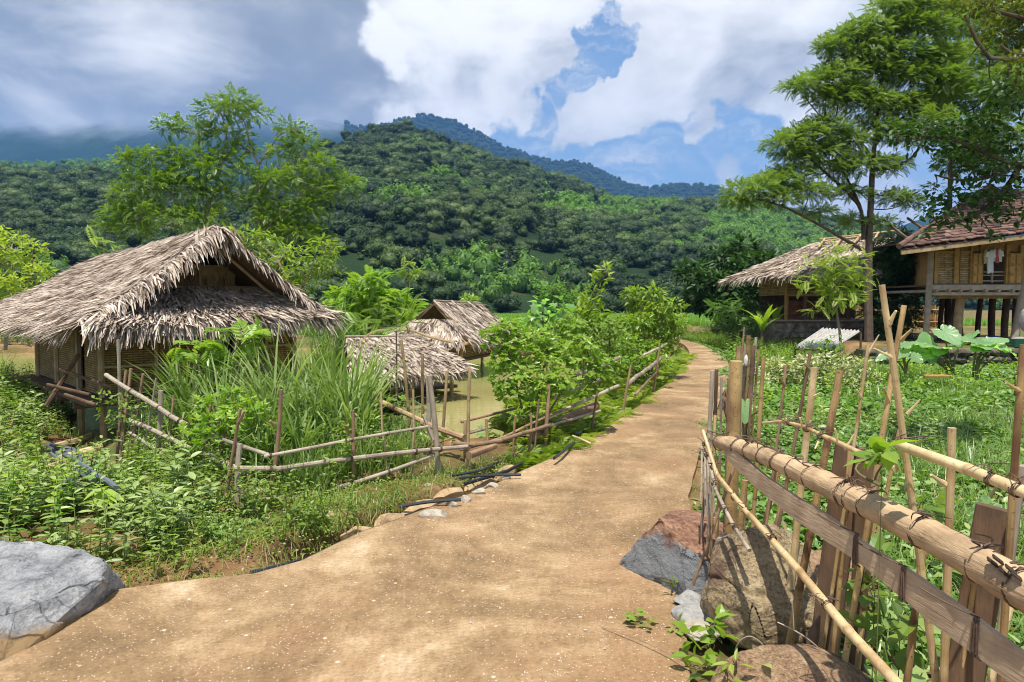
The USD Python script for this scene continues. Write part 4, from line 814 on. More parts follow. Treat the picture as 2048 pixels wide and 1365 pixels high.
house.part("window_stile", box(V(X(1984), HYF + .09, (Z(545) + Z(566)) / 2), (.06, .05, Z(545) - Z(566))), LOOK["weathered_wood"])
# roof: front slope with a hip on the left, the eave rising to the right
EY, RY = 22.8, 27.2
ev = lambda x: Z(497, EY) + .125 * (x - 12.9) * (x > 12.9)
rz = 6.35
def slope(x, s): return V(x, EY + (RY - EY) * s, ev(x) * (1 - s) + rz * s - .18 * math.sin(math.pi * s))
hip = lambda s: 12.85 + 6.0 * s
deck = M(); nS = 12
vv = []
for k in range(nS + 1):
    s = k / nS
    for xx in np.linspace(hip(s), 22.0, 14): vv.append(slope(xx, s) - V(0, 0, .05))
vv = np.array(vv); ii, jj = np.meshgrid(np.arange(nS), np.arange(13), indexing="ij"); q = ii * 14 + jj
deck.add(vv, np.stack([q, q + 1, q + 15, q + 14], -1).reshape(-1, 4), .3)
hv_ = np.array([slope(hip(k / nS), k / nS) - V(0, 0, .05) for k in range(nS + 1)]); bk = V(18.3, 31.5, 3.9)
bb = np.array([bk + (V(18.85, RY, rz) - bk) * (k / nS) for k in range(nS + 1)])
deck.add(np.vstack([hv_, bb]), np.array([[k, k + 1, nS + 2 + k, nS + 1 + k] for k in range(nS)]), .3)
rfp = house.part("roof", deck, LOOK["roof_tile"])
house.part("eave_board", beam(slope(12.85, 0) + V(.1, .05, -.14), slope(22, 0) + V(0, .05, -.14), .06, .15, .5), LOOK["old_bamboo"])
for xx in np.arange(13.6, 21, .9): house.part("rafter", beam(slope(xx, .02) - V(0, 0, .12), slope(xx, .55) - V(0, 0, .12), .07, .08, .5), LOOK["dark_wood"])
tiles = []
for k in range(19):
    s0_, s1_ = k / 19, (k + 1.25) / 19; x = hip(s0_) + .05 + (k % 2) * .14
    while x < (17.6 if k < 8 else 19.2):
        x2 = min(x + .27, 99); a, b = slope(x, s0_), slope(x2, s0_); c, d = slope(x2, s1_), slope(x, s1_)
        j = rng.normal(0, .012, 3); lift = V(0, 0, .055 + rng.uniform(0, .02)); lo = V(0, 0, .018)
        a, b, c, d = a + lift + j, b + lift + j, c + lo, d + lo; mid = (a + b) / 2 + (a - d) * .12
        th = V(0, 0, -.03)
        v = np.array([a, mid, b, c, d, a + th, mid + th, b + th]); f = np.array([[0, 1, 4], [1, 3, 4], [1, 2, 3], [0, 5, 6], [0, 6, 1], [1, 6, 7], [1, 7, 2]])
        tiles.append((np.linalg.norm(a - V(0, 0, 1.7)), v, f, float(np.clip(rng.normal(.5, .22), 0, 1)))); x = x2 + .006
tiles.sort(key=lambda t: t[0])
for t in tiles[:290]: house.part("tile", M().add(*t[1:]), LOOK["roof_tile"], under=rfp)
rest = M()
for t in tiles[290:]: rest.add(*t[1:])
if rest.n: house.part("far_tiles", rest, LOOK["roof_tile"], under=rfp, kind="stuff")
for k in range(16):
    s = k / 16; p = slope(hip(s), s) + V(0, 0, .07); p2 = slope(hip(s + .075), s + .075) + V(0, 0, .07)
    house.part("hip_tile", tube([p, p2], [.10, .085], 8, tone=rng.uniform(.3, .7)), LOOK["roof_tile"], under=rfp)

# washing in the window
def garment(label, px, py0, py1, w, col, cat="shirt", sleeve=True):
    nm = "cloth_" + "_".join(str(int(c * 100)) for c in col)
    if nm not in LOOK: plain(nm, col, .85, .1, .08, 12)
    z1, z0, xc = Z(py0), Z(py1), X(px); Y = HYF - .14 - rng.uniform(0, .06)
    m = M(); rows = 6; ww = w * np.interp(np.linspace(0, 1, rows), [0, .12, .2, 1], [.5, 1.0, .8, .92]) / 2; v = []
    for side in (0, 1):
        for k in range(rows):
            for q in range(7):
                u = q / 6 * 2 - 1; v.append([xc + ww[k] * u, Y + side * .035 + .02 * math.sin(u * 7 + k), z1 + (z0 - z1) * k / (rows - 1) + .02 * math.sin(u * 3)])
    f = []
    for side in (0, 1):
        for k in range(rows - 1):
            for q in range(6): a = side * 42 + k * 7 + q; f.append([a, a + 1, a + 8, a + 7])
    m.add(v, f)
    t = Thing("garment", label, cat, V(xc, Y, z0), "washing hung in the open window")
    t.part("cloth", m, LOOK[nm], smooth=True)
    if sleeve:
        for sd in (-1, 1): t.part("sleeve", tube([V(xc + sd * w * .42, Y + .02, z1 - .05), V(xc + sd * w * .62, Y + .02, z1 - .24)], [.05, .06], 6, flat=.6), LOOK[nm], smooth=40)
    t.part("hanger", tube([V(xc - w * .3, Y + .02, z1 - .02), V(xc, Y + .02, z1 + .04), V(xc, Y + .02, z1 + .10)], .008, 4), LOOK["dark_wood"])
garment("yellowish cloth hanging farthest left in the open window", 1961, 500, 528, .12, (.55, .42, .22), "garment", False)
garment("long white shirt hanging lowest among the washing", 1969, 502, 547, .22, (.62, .63, .64))
garment("pale blue shirt in the middle of the washing", 1977, 500, 524, .20, (.45, .55, .68))
garment("red garment half hidden behind the pale blue shirt", 1982, 501, 526, .12, (.55, .10, .12), "garment", False)
garment("white shirt with orange hem hanging farthest right in the window", 1988, 500, 525, .20, (.60, .60, .56))

# retaining wall of stones in front of the house
rockmat("dark_stone", [(.3, (.05, .042, .03)), (.5, (.11, .095, .07)), (.7, (.20, .17, .125))], 2.0, 18, .8)
def stone(c, s, seed=0, sub=2, rough=.18, sharp=0):
    m = trimesh.creation.icosphere(sub, 1.0); v = np.array(m.vertices); rs = np.random.default_rng(seed)
    if sharp:
        for _ in range(sharp):
            d = nrm(rs.standard_normal(3)); h = rs.uniform(.5, .8); ex = np.maximum(v @ d - h, 0); v = v - ex[:, None] * d
    v = v * (1 + (meshkit.fbm(v * 1.6 + seed * 3.7, 3, seed) - .5)[:, None] * 2 * rough)
    return v * np.asarray(s, float) + np.asarray(c, float), np.array(m.faces), np.full(len(v), rs.uniform(.2, .8))
wall = Thing("retaining_wall", "dark dry stone wall behind the big taro leaves, below the stilt house", "wall", V(15.5, 21, -.27))
x = 11.6
wall.part("core", box(V(15.4, 21.2, .04), (9.2, .4, .62)), LOOK["dark_stone"])
for row in range(3):
    x = 10.8 + rng.uniform(0, .2)
    while x < 19.5:
        w = rng.uniform(.24, .5); h = .26
        wall.part("stone", stone(V(x + w / 2, 20.96 + rng.normal(0, .02), -.17 + row * .22), (w * .54, .16, h * .52), int(x * 100) + row, 1, .15, 4), LOOK["dark_stone"]); x += w * .97
# things lying under the house
def crate(name, label, c, s, col, nm):
    plain(nm, col, .5, .4, .1); t = Thing(name, label, "crate", c - V(0, 0, s[2] / 2)); t.part("bottom", box(c - V(0, 0, s[2] / 2 - .01), (s[0], s[1], .02)), LOOK[nm])
    for sx, sy in ((1, 0), (-1, 0), (0, 1), (0, -1)):
        for k in range(3):
            z = c[2] - s[2] / 2 + (k + .5) * s[2] / 3
            t.part("slat", box(V(c[0] + sx * s[0] / 2, c[1] + sy * s[1] / 2, z), (s[0] if sx == 0 else .02, s[1] if sy == 0 else .02, s[2] / 3 * .8)), LOOK[nm])
crate("plastic_crate", "green plastic crate under the stilt house at the right edge", V(X(2046, 21.6), 21.7, .52), (.6, .4, .26), (.01, .07, .035), "green_plastic")
plain("sack_cloth", (.25, .24, .225), .85, .1, .15, 9)
for lab, px, py, s in (("grey white sack propped against the house post at the right edge", 2052, 640, (.20, .18, .40)), ("pale sack lying low beside the green crate", 2040, 682, (.30, .2, .13))):
    c = at(px, py, 22.4); c[2] = max(c[2], GZ + s[2] * .8); single("sack", lab, "sack", M().add(*stone(c, s, int(px), 3, .14)), LOOK["sack_cloth"], smooth=True)
plain("blue_cloth", (.03, .07, .22), .8, .2, .2, 9)
single("cloth_bundle", "dark blue cloth bundle lying on the ground between the stilts", "cloth", M().add(*stone(V(X(1988, 25), 25, GZ + .1), (.28, .2, .14), 77, 3, .3)), LOOK["blue_cloth"], smooth=True)
lg = [(1925, 2000, 668), (1930, 2015, 674), (1950, 2010, 663)]
for k, (a, b, py) in enumerate(lg):
    p, q_ = at(a, py, 23.2 + .2 * k), at(b, py - 7, 23.6 + .2 * k); p[2] = q_[2] = GZ + .08 + .05 * k
    single("log", ["lowest log stacked on the ground under the stilt house", "second log of the stack under the stilt house", "uppermost log of the stack under the stilt house"][k], "log", M().add(*tube([p, q_], .07, 8, lump=.05)), LOOK["dark_wood"], smooth=40)
# bamboo fence behind the house
fy = 41.0
bf = Thing("bamboo_fence", "reddish brown bamboo fence far behind the stilt house", "fence", V(20, fy, .3))
k = 0
xx = X(1690, fy)
while xx < X(1925, fy):
    bf.part("cane", tube([V(xx, fy + rng.normal(0, .02), .25), V(xx + rng.normal(0, .02), fy, 1.72 + rng.normal(0, .05))], .055, 5, tone=rng.uniform(.2, .8)), LOOK["golden_wood"], smooth=40); xx += .125
for z in (.7, 1.42): bf.part("rail", tube([V(X(1690, fy), fy - .08, z), V(X(1925, fy), fy - .08, z + .04)], .05, 6), LOOK["weathered_wood"] if z > 1 else LOOK["golden_wood"], smooth=40)

# ------------------------------------------------------------------ the thatched house on a stone base (right, farther off)
Y2 = 29.0
t2 = Thing("thatched_house", "house with pale thatch roof on a stone base behind the yellow green sapling", "house", V(14, Y2 + 2, -.1))
mat_base = rockmat("base_stone", [(.3, (.10, .075, .055)), (.5, (.20, .165, .13)), (.7, (.33, .29, .24))], 2.0, 14, .8, patch=((.26, .11, .06), .55, .68))
xl, xr = X(1548, Y2), X(1790, Y2); bz = Z(643, Y2)
t2.part("stone_base", box(V((xl + xr) / 2, Y2 + 2.0, (bz - .35) / 2), (xr - xl, 4, bz + .33), None, .5, .03), LOOK["base_stone"])
for row in range(5):
    x = xl
    while x < xr:
        w = rng.uniform(.25, .6); t2.part("stone", stone(V(x + w / 2, Y2 - .0, .02 + row * .21), (w * .54, .12, .14), int(x * 90) + row * 7, 1, .15, 4), LOOK["base_stone"]); x += w
t2.part("base_ledge", box(V((xl + xr) / 2, Y2 + 1.95, bz + .03), (xr - xl + .16, 4.2, .07), None, .6, .01), LOOK["weathered_wood"])
weave("woven_wall_far", (1, 0, 0), (.42, .29, .11), (.30, .20, .07), (.14, .09, .04), .12)
for px in (1575, 1613, 1652, 1700, 1745): t2.part("post", tube([V(X(px, Y2), Y2 + .15, bz), V(X(px, Y2), Y2 + .15, 2.95)], .09, 8), LOOK["dark_wood"] if px > 1600 else LOOK["golden_wood"], smooth=40)
t2.part("woven_wall", box(V((X(1577, Y2) + xr) / 2, Y2 + .2, (Z(588, Y2) + 3.0) / 2), (xr - X(1577, Y2), .05, 3.0 - Z(588, Y2))), LOOK["woven_wall_far"])
t2.part("floor_beam", beam(V(X(1573, Y2), Y2 + .08, Z(590, Y2)), V(xr, Y2 + .08, Z(590, Y2)), .14, .12, .6), LOOK["golden_wood"])
woodmat("red_lattice", (.10, .035, .015), (.27, .11, .05), grain=(30, 30, 5))
for k in range(9):
    z = bz + .06 + k * .095
    t2.part("slat", beam(V(X(1585, Y2), Y2 + .5, z), V(X(1705, Y2), Y2 + .5, z), .02, .065, rng.uniform(.3, .8), 0), LOOK["red_lattice"])
t2.part("back_wall", box(V((X(1577, Y2) + xr) / 2, Y2 + 3.4, 1.7), (xr - X(1577, Y2), .06, 2.6)), LOOK["dark_wood"])
t2.part("side_wall", box(V(X(1577, Y2), Y2 + 1.9, 2.6), (.05, 3.2, .9)), LOOK["woven_wall_far"])
e0, e1, r0, r1 = at(1537, 549, 27.8), at(1800, 545, 27.8), at(1640, 484, 30.6), at(1790, 470, 30.6)
u_, r_ = M(), M(); slab(u_, e0, e1, r0, r1, .12, 10, 8); thatch(r_, e0, e1, r0, r1, 3200, .6, .05, .06, 401, 700, .36)
l1 = V(e0[0] + .1, 34.0, e0[2]); slab(u_, l1, e0, r0 + V(0, .05, 0), r0, .12, 8, 8); thatch(r_, l1, e0, r0 + V(0, .05, 0), r0, 900, .6, .05, .06, 402, 260, .36)
q1 = V(e1[0], 34, e1[2]); slab(u_, l1, q1, r0, r1, .12, 8, 8)
rp = t2.part("thatch_roof", u_, LOOK["thatch_under"]); t2.part("thatch_leaves", r_, LOOK["thatch_leaf"], under=rp, kind="stuff")
for a, b in (((1640, 482, 30.5), (1795, 466, 30.5)), ((1645, 486, 30.0), (1735, 476, 30.2)), ((1650, 480, 30.4), (1635, 500, 29.6)), ((1685, 476, 30.4), (1668, 500, 29.4)), ((1722, 472, 30.4), (1700, 498, 29.4)), ((1757, 468, 30.4), (1738, 496, 29.4))):
    t2.part("roof_pole", tube([at(*a) + V(0, 0, .06), at(*b) + V(0, -.1, .1)], .045, 6, tone=.7), LOOK["old_bamboo"], smooth=40)
# pale sheet roof of a shed behind it
plain("pale_sheet", (.55, .56, .58), .5, .4, .12, 3)
sh = Thing("shed", "low shed with pale sheet roof left of the thatched house", "shed", at(1550, 640, 37))
a, b, c, d = at(1508, 640, 36), at(1580, 640, 36), at(1612, 588, 41), at(1555, 600, 41)
m = M(); up_ = V(0, 0, .06); m.add(np.array([a, b, c, d, a - up_, b - up_, c - up_, d - up_]), np.array([[0, 1, 2, 3], [7, 6, 5, 4], [0, 4, 5, 1], [1, 5, 6, 2], [2, 6, 7, 3], [3, 7, 4, 0]]))
sh.part("sheet_roof", m, LOOK["pale_sheet"])
for p in (a, b, c, d): sh.part("post", tube([V(p[0] * .998, p[1] + .1, -.3), p - V(0, 0, .06)], .06, 6), LOOK["dark_wood"], smooth=40)
sh.part("wall", box((a + b) / 2 * V(1, 1, 0) + V(0, .6, .3), (1.8, .05, 1.2)), LOOK["dark_wood"])
# corrugated sheet leaning in the garden
plain("fibre_cement", (.46, .44, .40), .8, .2, .3, 5)
ca, cb, cc, cd = at(1590, 694, 20.6), at(1668, 697, 20.4), at(1722, 662, 22.6), at(1645, 657, 22.8)
ncor = 72; m = M(); uu = np.linspace(0, 1, ncor); wv_ = .035 * np.sin(uu * 2 * np.pi * 11)
nn_ = nrm(np.cross(cb - ca, cd - ca)); nn_ *= np.sign(nn_[2])
A = ca + (cb - ca) * uu[:, None] + nn_ * wv_[:, None]; B = cd + (cc - cd) * uu[:, None] + nn_ * wv_[:, None]
v = np.vstack([A, B, A - nn_ * .012, B - nn_ * .012]); k = np.arange(ncor - 1); K = ncor
f = np.vstack([np.stack([k, k + 1, K + k + 1, K + k], 1), np.stack([2 * K + k, 3 * K + k, 3 * K + k + 1, 2 * K + k + 1], 1), np.stack([k, 2 * K + k, 2 * K + k + 1, k + 1], 1), np.stack([K + k, K + k + 1, 3 * K + k + 1, 3 * K + k], 1)])
cs = Thing("corrugated_cover", "grey corrugated sheet laid slanting over a low frame in the garden", "sheet", V(*((ca + cc) / 2)[:2], -.26))
cs.part("sheet", M().add(v, f), LOOK["fibre_cement"], smooth=30)
for p in (ca, cb, cc, cd): cs.part("prop", tube([V(p[0], p[1], -.35), p * V(1, 1, 1) - V(0, 0, .06)], .035, 6), LOOK["dark_wood"], smooth=40)
for p, q in ((ca, cb), (cd, cc)): cs.part("bearer", tube([p - V(0, 0, .08), q - V(0, 0, .08)], .03, 6), LOOK["dark_wood"], smooth=40)
# ------------------------------------------------------------------ fences
woodmat("fence_bamboo", (.12, .058, .026), (.60, .42, .18), grain=(55, 55, 5), bump=.15, rough=.5, spots=.7, axis_noise=6.0)
woodmat("pale_bamboo", (.27, .165, .07), (.76, .60, .33), grain=(30, 30, 9), bump=.1, rough=.42, spots=.45, axis_noise=7.0)
woodmat("split_log", (.10, .056, .03), (.58, .41, .235), grain=(70, 5, 80), bump=.8, rough=.8, axis_noise=9.0)
woodmat("plank_wood", (.17, .105, .065), (.52, .385, .25), grain=(60, 5, 90), bump=.5, rough=.75, axis_noise=7.0)
woodmat("dark_board", (.028, .017, .011), (.19, .115, .065), grain=(45, 45, 4), bump=.7, rough=.8)
woodmat("brown_stick", (.11, .065, .04), (.36, .23, .13), grain=(40, 40, 6), bump=.3, spots=.5)
woodmat("tie_strip", (.035, .022, .016), (.16, .10, .065), grain=(60, 60, 60), bump=.2)
def on_line(px, pts):
    """Depth at which the bearing of column px meets a fence line drawn on the ground."""
    t = (px - CX) / F; best = None
    for (xa, ya), (xb, yb) in zip(pts[:-1], pts[1:]):
        den = (xb - xa) - t * (yb - ya)
        if abs(den) < 1e-9: continue
        s = (t * ya - xa) / den
        if -.02 <= s <= 1.02: return ya + s * (yb - ya)
        d = min(abs(s), abs(s - 1))
        if best is None or d < best[0]: best = (d, ya + min(max(s, -.25), 1.25) * (yb - ya))
    return best[1]
def to_ground(a, b, z):
    d = b - a; return a + d * ((z - a[2]) / d[2])
RA = -.1048
ry = lambda px, a=1.72: a / ((px - CX) / F - RA)
fence = Thing("bamboo_fence", "rough bamboo and log fence along the right edge of the path, nearest the camera", "fence", V(1.4, 3, -.3))
TIES = 0
def fpost(top, low, w, matn="fence_bamboo", a=1.72, Y=None, z0=-.32, node=.32, stubs=(), label=None, sides=10, bend=.002, r1=None):
    Y = ry(low[0], a) if Y is None else Y
    A, B = at(top[0], top[1], Y), at(low[0], low[1], Y); G = to_ground(A, B, z0); w = w * .62; r1 = None if r1 is None else r1 * .55; r = w / 2 / F * Y
    p = fence.part("post", M().add(*bamboo(G, A, r, r if r1 is None else r1 / 2 / F * Y, node, sides, bend, int(top[0] * 7 + top[1]))), LOOK[matn], smooth=35, label=label)
    for (sx, sy, ex, ey, sw) in stubs:
        s, e = at(sx, sy, Y), at(ex, ey, Y - .03); rs = sw * .62 / 2 / F * Y
        fence.part("branch_stub", M().add(*tube([s, s * .55 + e * .45, e], [rs * 1.5, rs, rs * .55], 7, tone=.6, lump=.06)), LOOK[matn], smooth=40, under=p)
    return p
fpost((1765, 568), (1838, 1100), 28, "pale_bamboo", stubs=[(1778, 648, 1792, 622, 14), (1784, 715, 1748, 697, 9), (1815, 828, 1840, 800, 9)], r1=22)
fpost((1808, 610), (1760, 900), 22, "fence_bamboo", 1.80, stubs=[(1800, 682, 1824, 658, 12), (1778, 806, 1768, 776, 9)], r1=19)
fpost((1737, 686), (1690, 1000), 13, "pale_bamboo", 1.80, stubs=[(1737, 706, 1758, 670, 7), (1722, 795, 1714, 780, 8)], r1=11)
fpost((1680, 742), (1612, 1110), 26, "fence_bamboo", stubs=[(1672, 812, 1680, 786, 10)], z0=-.05, r1=25)
fpost((1628, 735), (1590, 1080), 24, "pale_bamboo", 1.76, stubs=[(1622, 796, 1640, 786, 7)], z0=.05, r1=24)
fpost((1622, 700), (1566, 1010), 11, "brown_stick", 1.80, stubs=[(1616, 737, 1609, 728, 6)])
fpost((1573, 730), (1548, 930), 9, "brown_stick", 1.84, stubs=[(1571, 772, 1560, 755, 6)])
fpost((1527, 714), (1506, 1050), 13, "fence_bamboo", 1.80, node=.28)
fpost((1472, 722), (1462, 1060), 40, "fence_bamboo", 1.74, node=.34, sides=16, label="widest bamboo post, at the far end of the log")
fpost((1502, 790), (1496, 900), 8, "brown_stick", 1.9)
fpost((1425, 742), (1418, 900), 14, "grey_bamboo", Y=4.5); fpost((1433, 738), (1428, 900), 12, "dark_board", Y=4.4); fpost((1444, 756), (1440, 900), 8, "grey_bamboo", Y=4.6)
fpost((1458, 757), (1455, 900), 12, "brown_stick", Y=4.7); fpost((1431, 832), (1425, 1000), 10, "pale_bamboo", Y=4.0); fpost((1460, 725), (1458, 880), 6, "grey_bamboo", Y=4.9)
fpost((1903, 857), (1888, 1330), 26, "pale_bamboo", 1.76, node=.4, stubs=[(1888, 968, 1862, 950, 16)])
fpost((2046, 690), (2012, 1180), 24, "fence_bamboo", 1.74, stubs=[(2040, 782, 2012, 766, 12)])
fpost((1955, 690 + 410), (1940, 1240), 16, "fence_bamboo", 1.85, z0=-.3)
fpost((1700, 900), (1672, 1250), 17, "fence_bamboo", 1.84); fpost((1755, 950), (1722, 1260), 20, "fence_bamboo", 1.8); fpost((1800, 860), (1700, 1330), 13, "fence_bamboo", 1.86)
fpost((1560, 930), (1520, 1080), 16, "fence_bamboo", 1.8); fpost((1580, 940), (1545, 1080), 14, "brown_stick", 1.86); fpost((1418, 890), (1408, 1000), 9, "grey_bamboo", Y=4.15); fpost((1428, 905), (1420, 1020), 9, "grey_bamboo", Y=4.0); fpost((1440, 920), (1436, 1040), 10, "fence_bamboo", Y=3.95)
fpost((1470, 930), (1425, 1060), 10, "brown_stick", Y=3.9); fpost((1490, 960), (1478, 1070), 20, "fence_bamboo", 1.74)
fpost((1850, 1080), (1820, 1330), 24, "fence_bamboo", 1.74, z0=-.4); fpost((2035, 1160), (1990, 1330), 22, "pale_bamboo", 1.8)
def board(top, low, w, a, thick=.03, matn="dark_board", z0=-.3, label=None):
    Y = ry(low[0], a); A, B = at(*top, Y), at(*low, Y); G = to_ground(A, B, z0)
    fence.part("board", M().add(*beam(G, A, w * .85 / F * Y, thick, .5, .006, up=V(-.75, -.65, 0))), LOOK[matn], label=label)
board((1700, 890), (1662, 1190), 66, 1.84, label="broad dark board behind the log"); board((1992, 1014), (1945, 1270), 80, 1.86, label="dark sawn board at the right end"); board((1735, 920), (1722, 1150), 40, 1.9); board((2046, 930), (2030, 1050), 16, 1.9, matn="weathered_wood")
fence.part("stump", M().add(*tube(curve([at(1612, 1345, 2.95), at(1624, 1300, 2.97), at(1630, 1262, 2.98), at(1640, 1232, 3.0)], 9), [.030, .028, .027, .024, .025, .021, .018, .012, .004], 9, lump=.16, seed=3)), LOOK["dark_board"], smooth=50)
# the split log
def rail_pts(L, a): return [at(px, py, ry(px, a)) for px, py in L]
lp = curve(rail_pts([(1434, 884), (1560, 925), (1700, 993), (1850, 1066), (1960, 1128), (2110, 1215)], 1.60), 46)
lg = tube(lp, .056 * np.interp(np.linspace(0, 1, 46), [0, .02, .06, 1], [.55, .68, .74, 1.02]), 16, True, .55, .035, 8)
vv = np.array(lg[0]); ctr = np.repeat(lp, 16, 0); vv[:len(ctr)] += (vv[:len(ctr)] - ctr) * ((meshkit.fbm(vv[:len(ctr)] * V(14, 4, 30), 3, 2) - .5) * .34)[:, None]
logp = fence.part("log_rail", M().add(vv, lg[1], .55), LOOK["split_log"], smooth=40)
def tie(under, p, ax, r, turns=2, thick=.0035, seed=0, tail=True):
    m = M().add(*ring(p, ax, r, thick, turns, seed, thick * 3.2))
    if tail:
        rs = np.random.default_rng(seed + 90); e = p + V(0, 0, r * 1.02)
        for k in range(3): m.add(*tube(curve([e + rs.normal(0, .006, 3), e + V(rs.normal(0, .03), rs.normal(0, .03), .016), e + V(rs.normal(0, .035), rs.normal(0, .035), rs.normal(.0, .015))], 6), [thick * 1.4, thick * 1.2, thick, thick, thick * .8, thick * .4], 4))
    fence.part("tie", m, LOOK["tie_strip"], smooth=50, under=under)
def along(P, px):
    q, _, _ = project(P); i = int(np.argmin(abs(q - px))); j = min(max(i, 1), len(P) - 2); return P[i], P[j + 1] - P[j - 1]
for k, px in enumerate((1444, 1478, 1502, 1530, 1556, 1590, 1626, 1688, 1712, 1742, 1842, 1958, 2035)):
    p, d = along(lp, px); tie(logp, p, d + V(rng.normal(0, .012), 0, rng.normal(0, .012)), .056 * np.interp(px, [1440, 2040], [.80, 1.07]), 1 + (k % 3 == 1), .0028, k)
# axe marks near the right end
for px, py in ((1985, 1125), (1996, 1120), (2008, 1145), (2022, 1140), (2032, 1152)):
    Yq = ry(px, 1.60) - .056; c = at(px, py, Yq); fence.part("axe_notch", M().add(*box(c, (.005, .03, .03), frame(V(.5, -.3, .8)), .1)), LOOK["dark_board"], under=logp)
# plank: a sawn offcut with waney edges
pc = curve(rail_pts([(1452, 900), (1550, 985), (1700, 1088), (1850, 1197), (1980, 1293), (2120, 1400)], 1.57), 40)
hw = .052 * np.interp(np.linspace(0, 1, 40), [0, .05, .25, .5, .62, .8, 1], [.5, .8, .95, 1.0, .85, 1.1, 1.1]) * (1 + .05 * np.sin(np.linspace(0, 19, 40)))
up = nrm(V(.12, 0, 1)); fr_ = nrm(np.cross(pc[-1] - pc[0], up)); fr_ *= -np.sign(fr_ @ V(1, 0, 0)); up = V(0, 0, 1)
T = fr_ * .011; wob = (meshkit.fbm(pc * 6, 2, 4) - .5)[:, None] * .016
A, B = pc + up * hw[:, None] + up * wob, pc - up * hw[:, None] + up * wob * .4
v = np.stack([A + T, A * .5 + B * .5 + T * 1.2, B + T, B - T, A - T], 1).reshape(-1, 3); f = []
for k in range(39):
    for q in range(5): a_, b_ = k * 5 + q, k * 5 + (q + 1) % 5; f.append([a_, b_, b_ + 5, a_ + 5])
f = f + [[0, 1, 2, 2], [0, 2, 3, 4]]
plank = fence.part("plank_rail", M().add(v, f, .6), LOOK["plank_wood"], smooth=30)
for k, px in enumerate((1722, 1806, 1968)):
    p, d = along(pc, px); m = M()
    for q in range(3):
        o = d / np.linalg.norm(d) * (q - 1) * .008; h_ = .062
        m.add(*tube(curve([p + o + up * h_ + fr_ * .01, p + o + fr_ * .018 + up * .04, p + o * 1.6 + fr_ * .018 - up * .05, p + o - up * h_], 8), .0034, 4))
    m.add(*tube(curve([p + up * h_, p + up * (h_ + .02) + V(-.06, .05, 0), p + up * (h_ + .03) + V(-.12, .10, .02)], 6), .003, 4)); fence.part("tie", m, LOOK["tie_strip"], under=plank)
def brail(L, a, r0, r1, node, matn, seed, ties=(), tr=1.06, tk=.0026, label=None):
    P = rail_pts(L, a); v_ = bamboo(P[0], P[-1], r0, r1, node, 12, .0025, seed, mids=P[1:-1]); pth = fence.part("bamboo_rail", M().add(*v_), LOOK[matn], smooth=35, label=label)
    C = curve(P, 80)
    for k, px in enumerate(ties): p, d = along(C, px); tie(pth, p, d, (r0 + (r1 - r0) * float(np.argmin(np.linalg.norm(C - p, axis=1))) / 79) * tr + .001, 3, tk * .75, seed * 10 + k)
    return pth
brail([(1406, 862), (1412, 905), (1435, 950), (1475, 1003), (1550, 1083), (1640, 1193), (1720, 1288), (1830, 1415)], 1.44, .010, .020, .30, "pale_bamboo", 3, (1409, 1413, 1424, 1468, 1492, 1544, 1652), label="lowest pale bamboo rail running down in front of the boulder")
brail([(1796, 888), (1930, 938), (2080, 1000)], 1.62, .0175, .0185, .24, "pale_bamboo", 5, (1800, 1985, 2036), label="upper bamboo rail at the right edge")
brail([(1528, 846), (1600, 853), (1640, 872), (1700, 898), (1790, 940)], 1.66, .007, .0125, .2, "pale_bamboo", 6, (1580, 1640, 1612), 1.3, label="thin upper rail with twig stubs")
for (sx, sy, ex, ey) in ((1567, 850, 1573, 838), (1606, 860, 1600, 836), (1612, 862, 1622, 842), (1676, 888, 1670, 858), (1640, 878, 1630, 898), (1690, 900, 1708, 870)):
    Yq = ry(sx, 1.66); fence.part("twig_stub", M().add(*tube([at(sx, sy, Yq), at(ex, ey, Yq - .02)], [.006, .0035], 6, tone=.7)), LOOK["pale_bamboo"], smooth=40)
brail([(1414, 900), (1424, 955), (1450, 1020), (1478, 1068), (1500, 1100)], 1.50, .009, .011, .22, "grey_bamboo", 7, (1416, 1428, 1452, 1470), 1.2, label="dark short rail behind the reddish rock")
for k in range(4): fence.part("stick", M().add(*bamboo(at(1404 + k * 6, 890 + k * 14, 4.1 - k * .06), at(1402 + k * 9, 1000 + k * 12, 4.0 - k * .06), .007, .006, .2, 6, .002, k)), LOOK["grey_bamboo"], smooth=40)
# the farther run of the fence: short posts on the far bend
ff = Thing("bamboo_fence", "farther end of the right hand fence: short weathered posts and split bark by the bend", "fence", V(3, 8.5, -.3))
for tx, ty, lx, ly, w, Y, mn in ((1478, 694, 1472, 800, 18, 6.6, "fence_bamboo"), (1497, 672, 1488, 830, 14, 7.6, "fence_bamboo"), (1507, 690, 1498, 830, 16, 7.9, "brown_stick"), (1487, 655, 1482, 760, 5, 8.0, "brown_stick"), (1512, 676, 1503, 800, 9, 8.4, "grey_bamboo"), (1482, 720, 1478, 800, 10, 7.0, "dark_board"), (1468, 760, 1462, 840, 9, 5.6, "grey_bamboo"), (1490, 690, 1484, 800, 8, 7.4, "grey_bamboo"), (1518, 700, 1509, 800, 7, 8.8, "fence_bamboo")):
    A, B = at(tx, ty, Y), at(lx, ly, Y); G = to_ground(A, B, -.3); r = w * .65 / 2 / F * Y; ff.part("post", M().add(*bamboo(G, A, r, r * .92, .3, 9, .003, tx)), LOOK[mn], smooth=35)
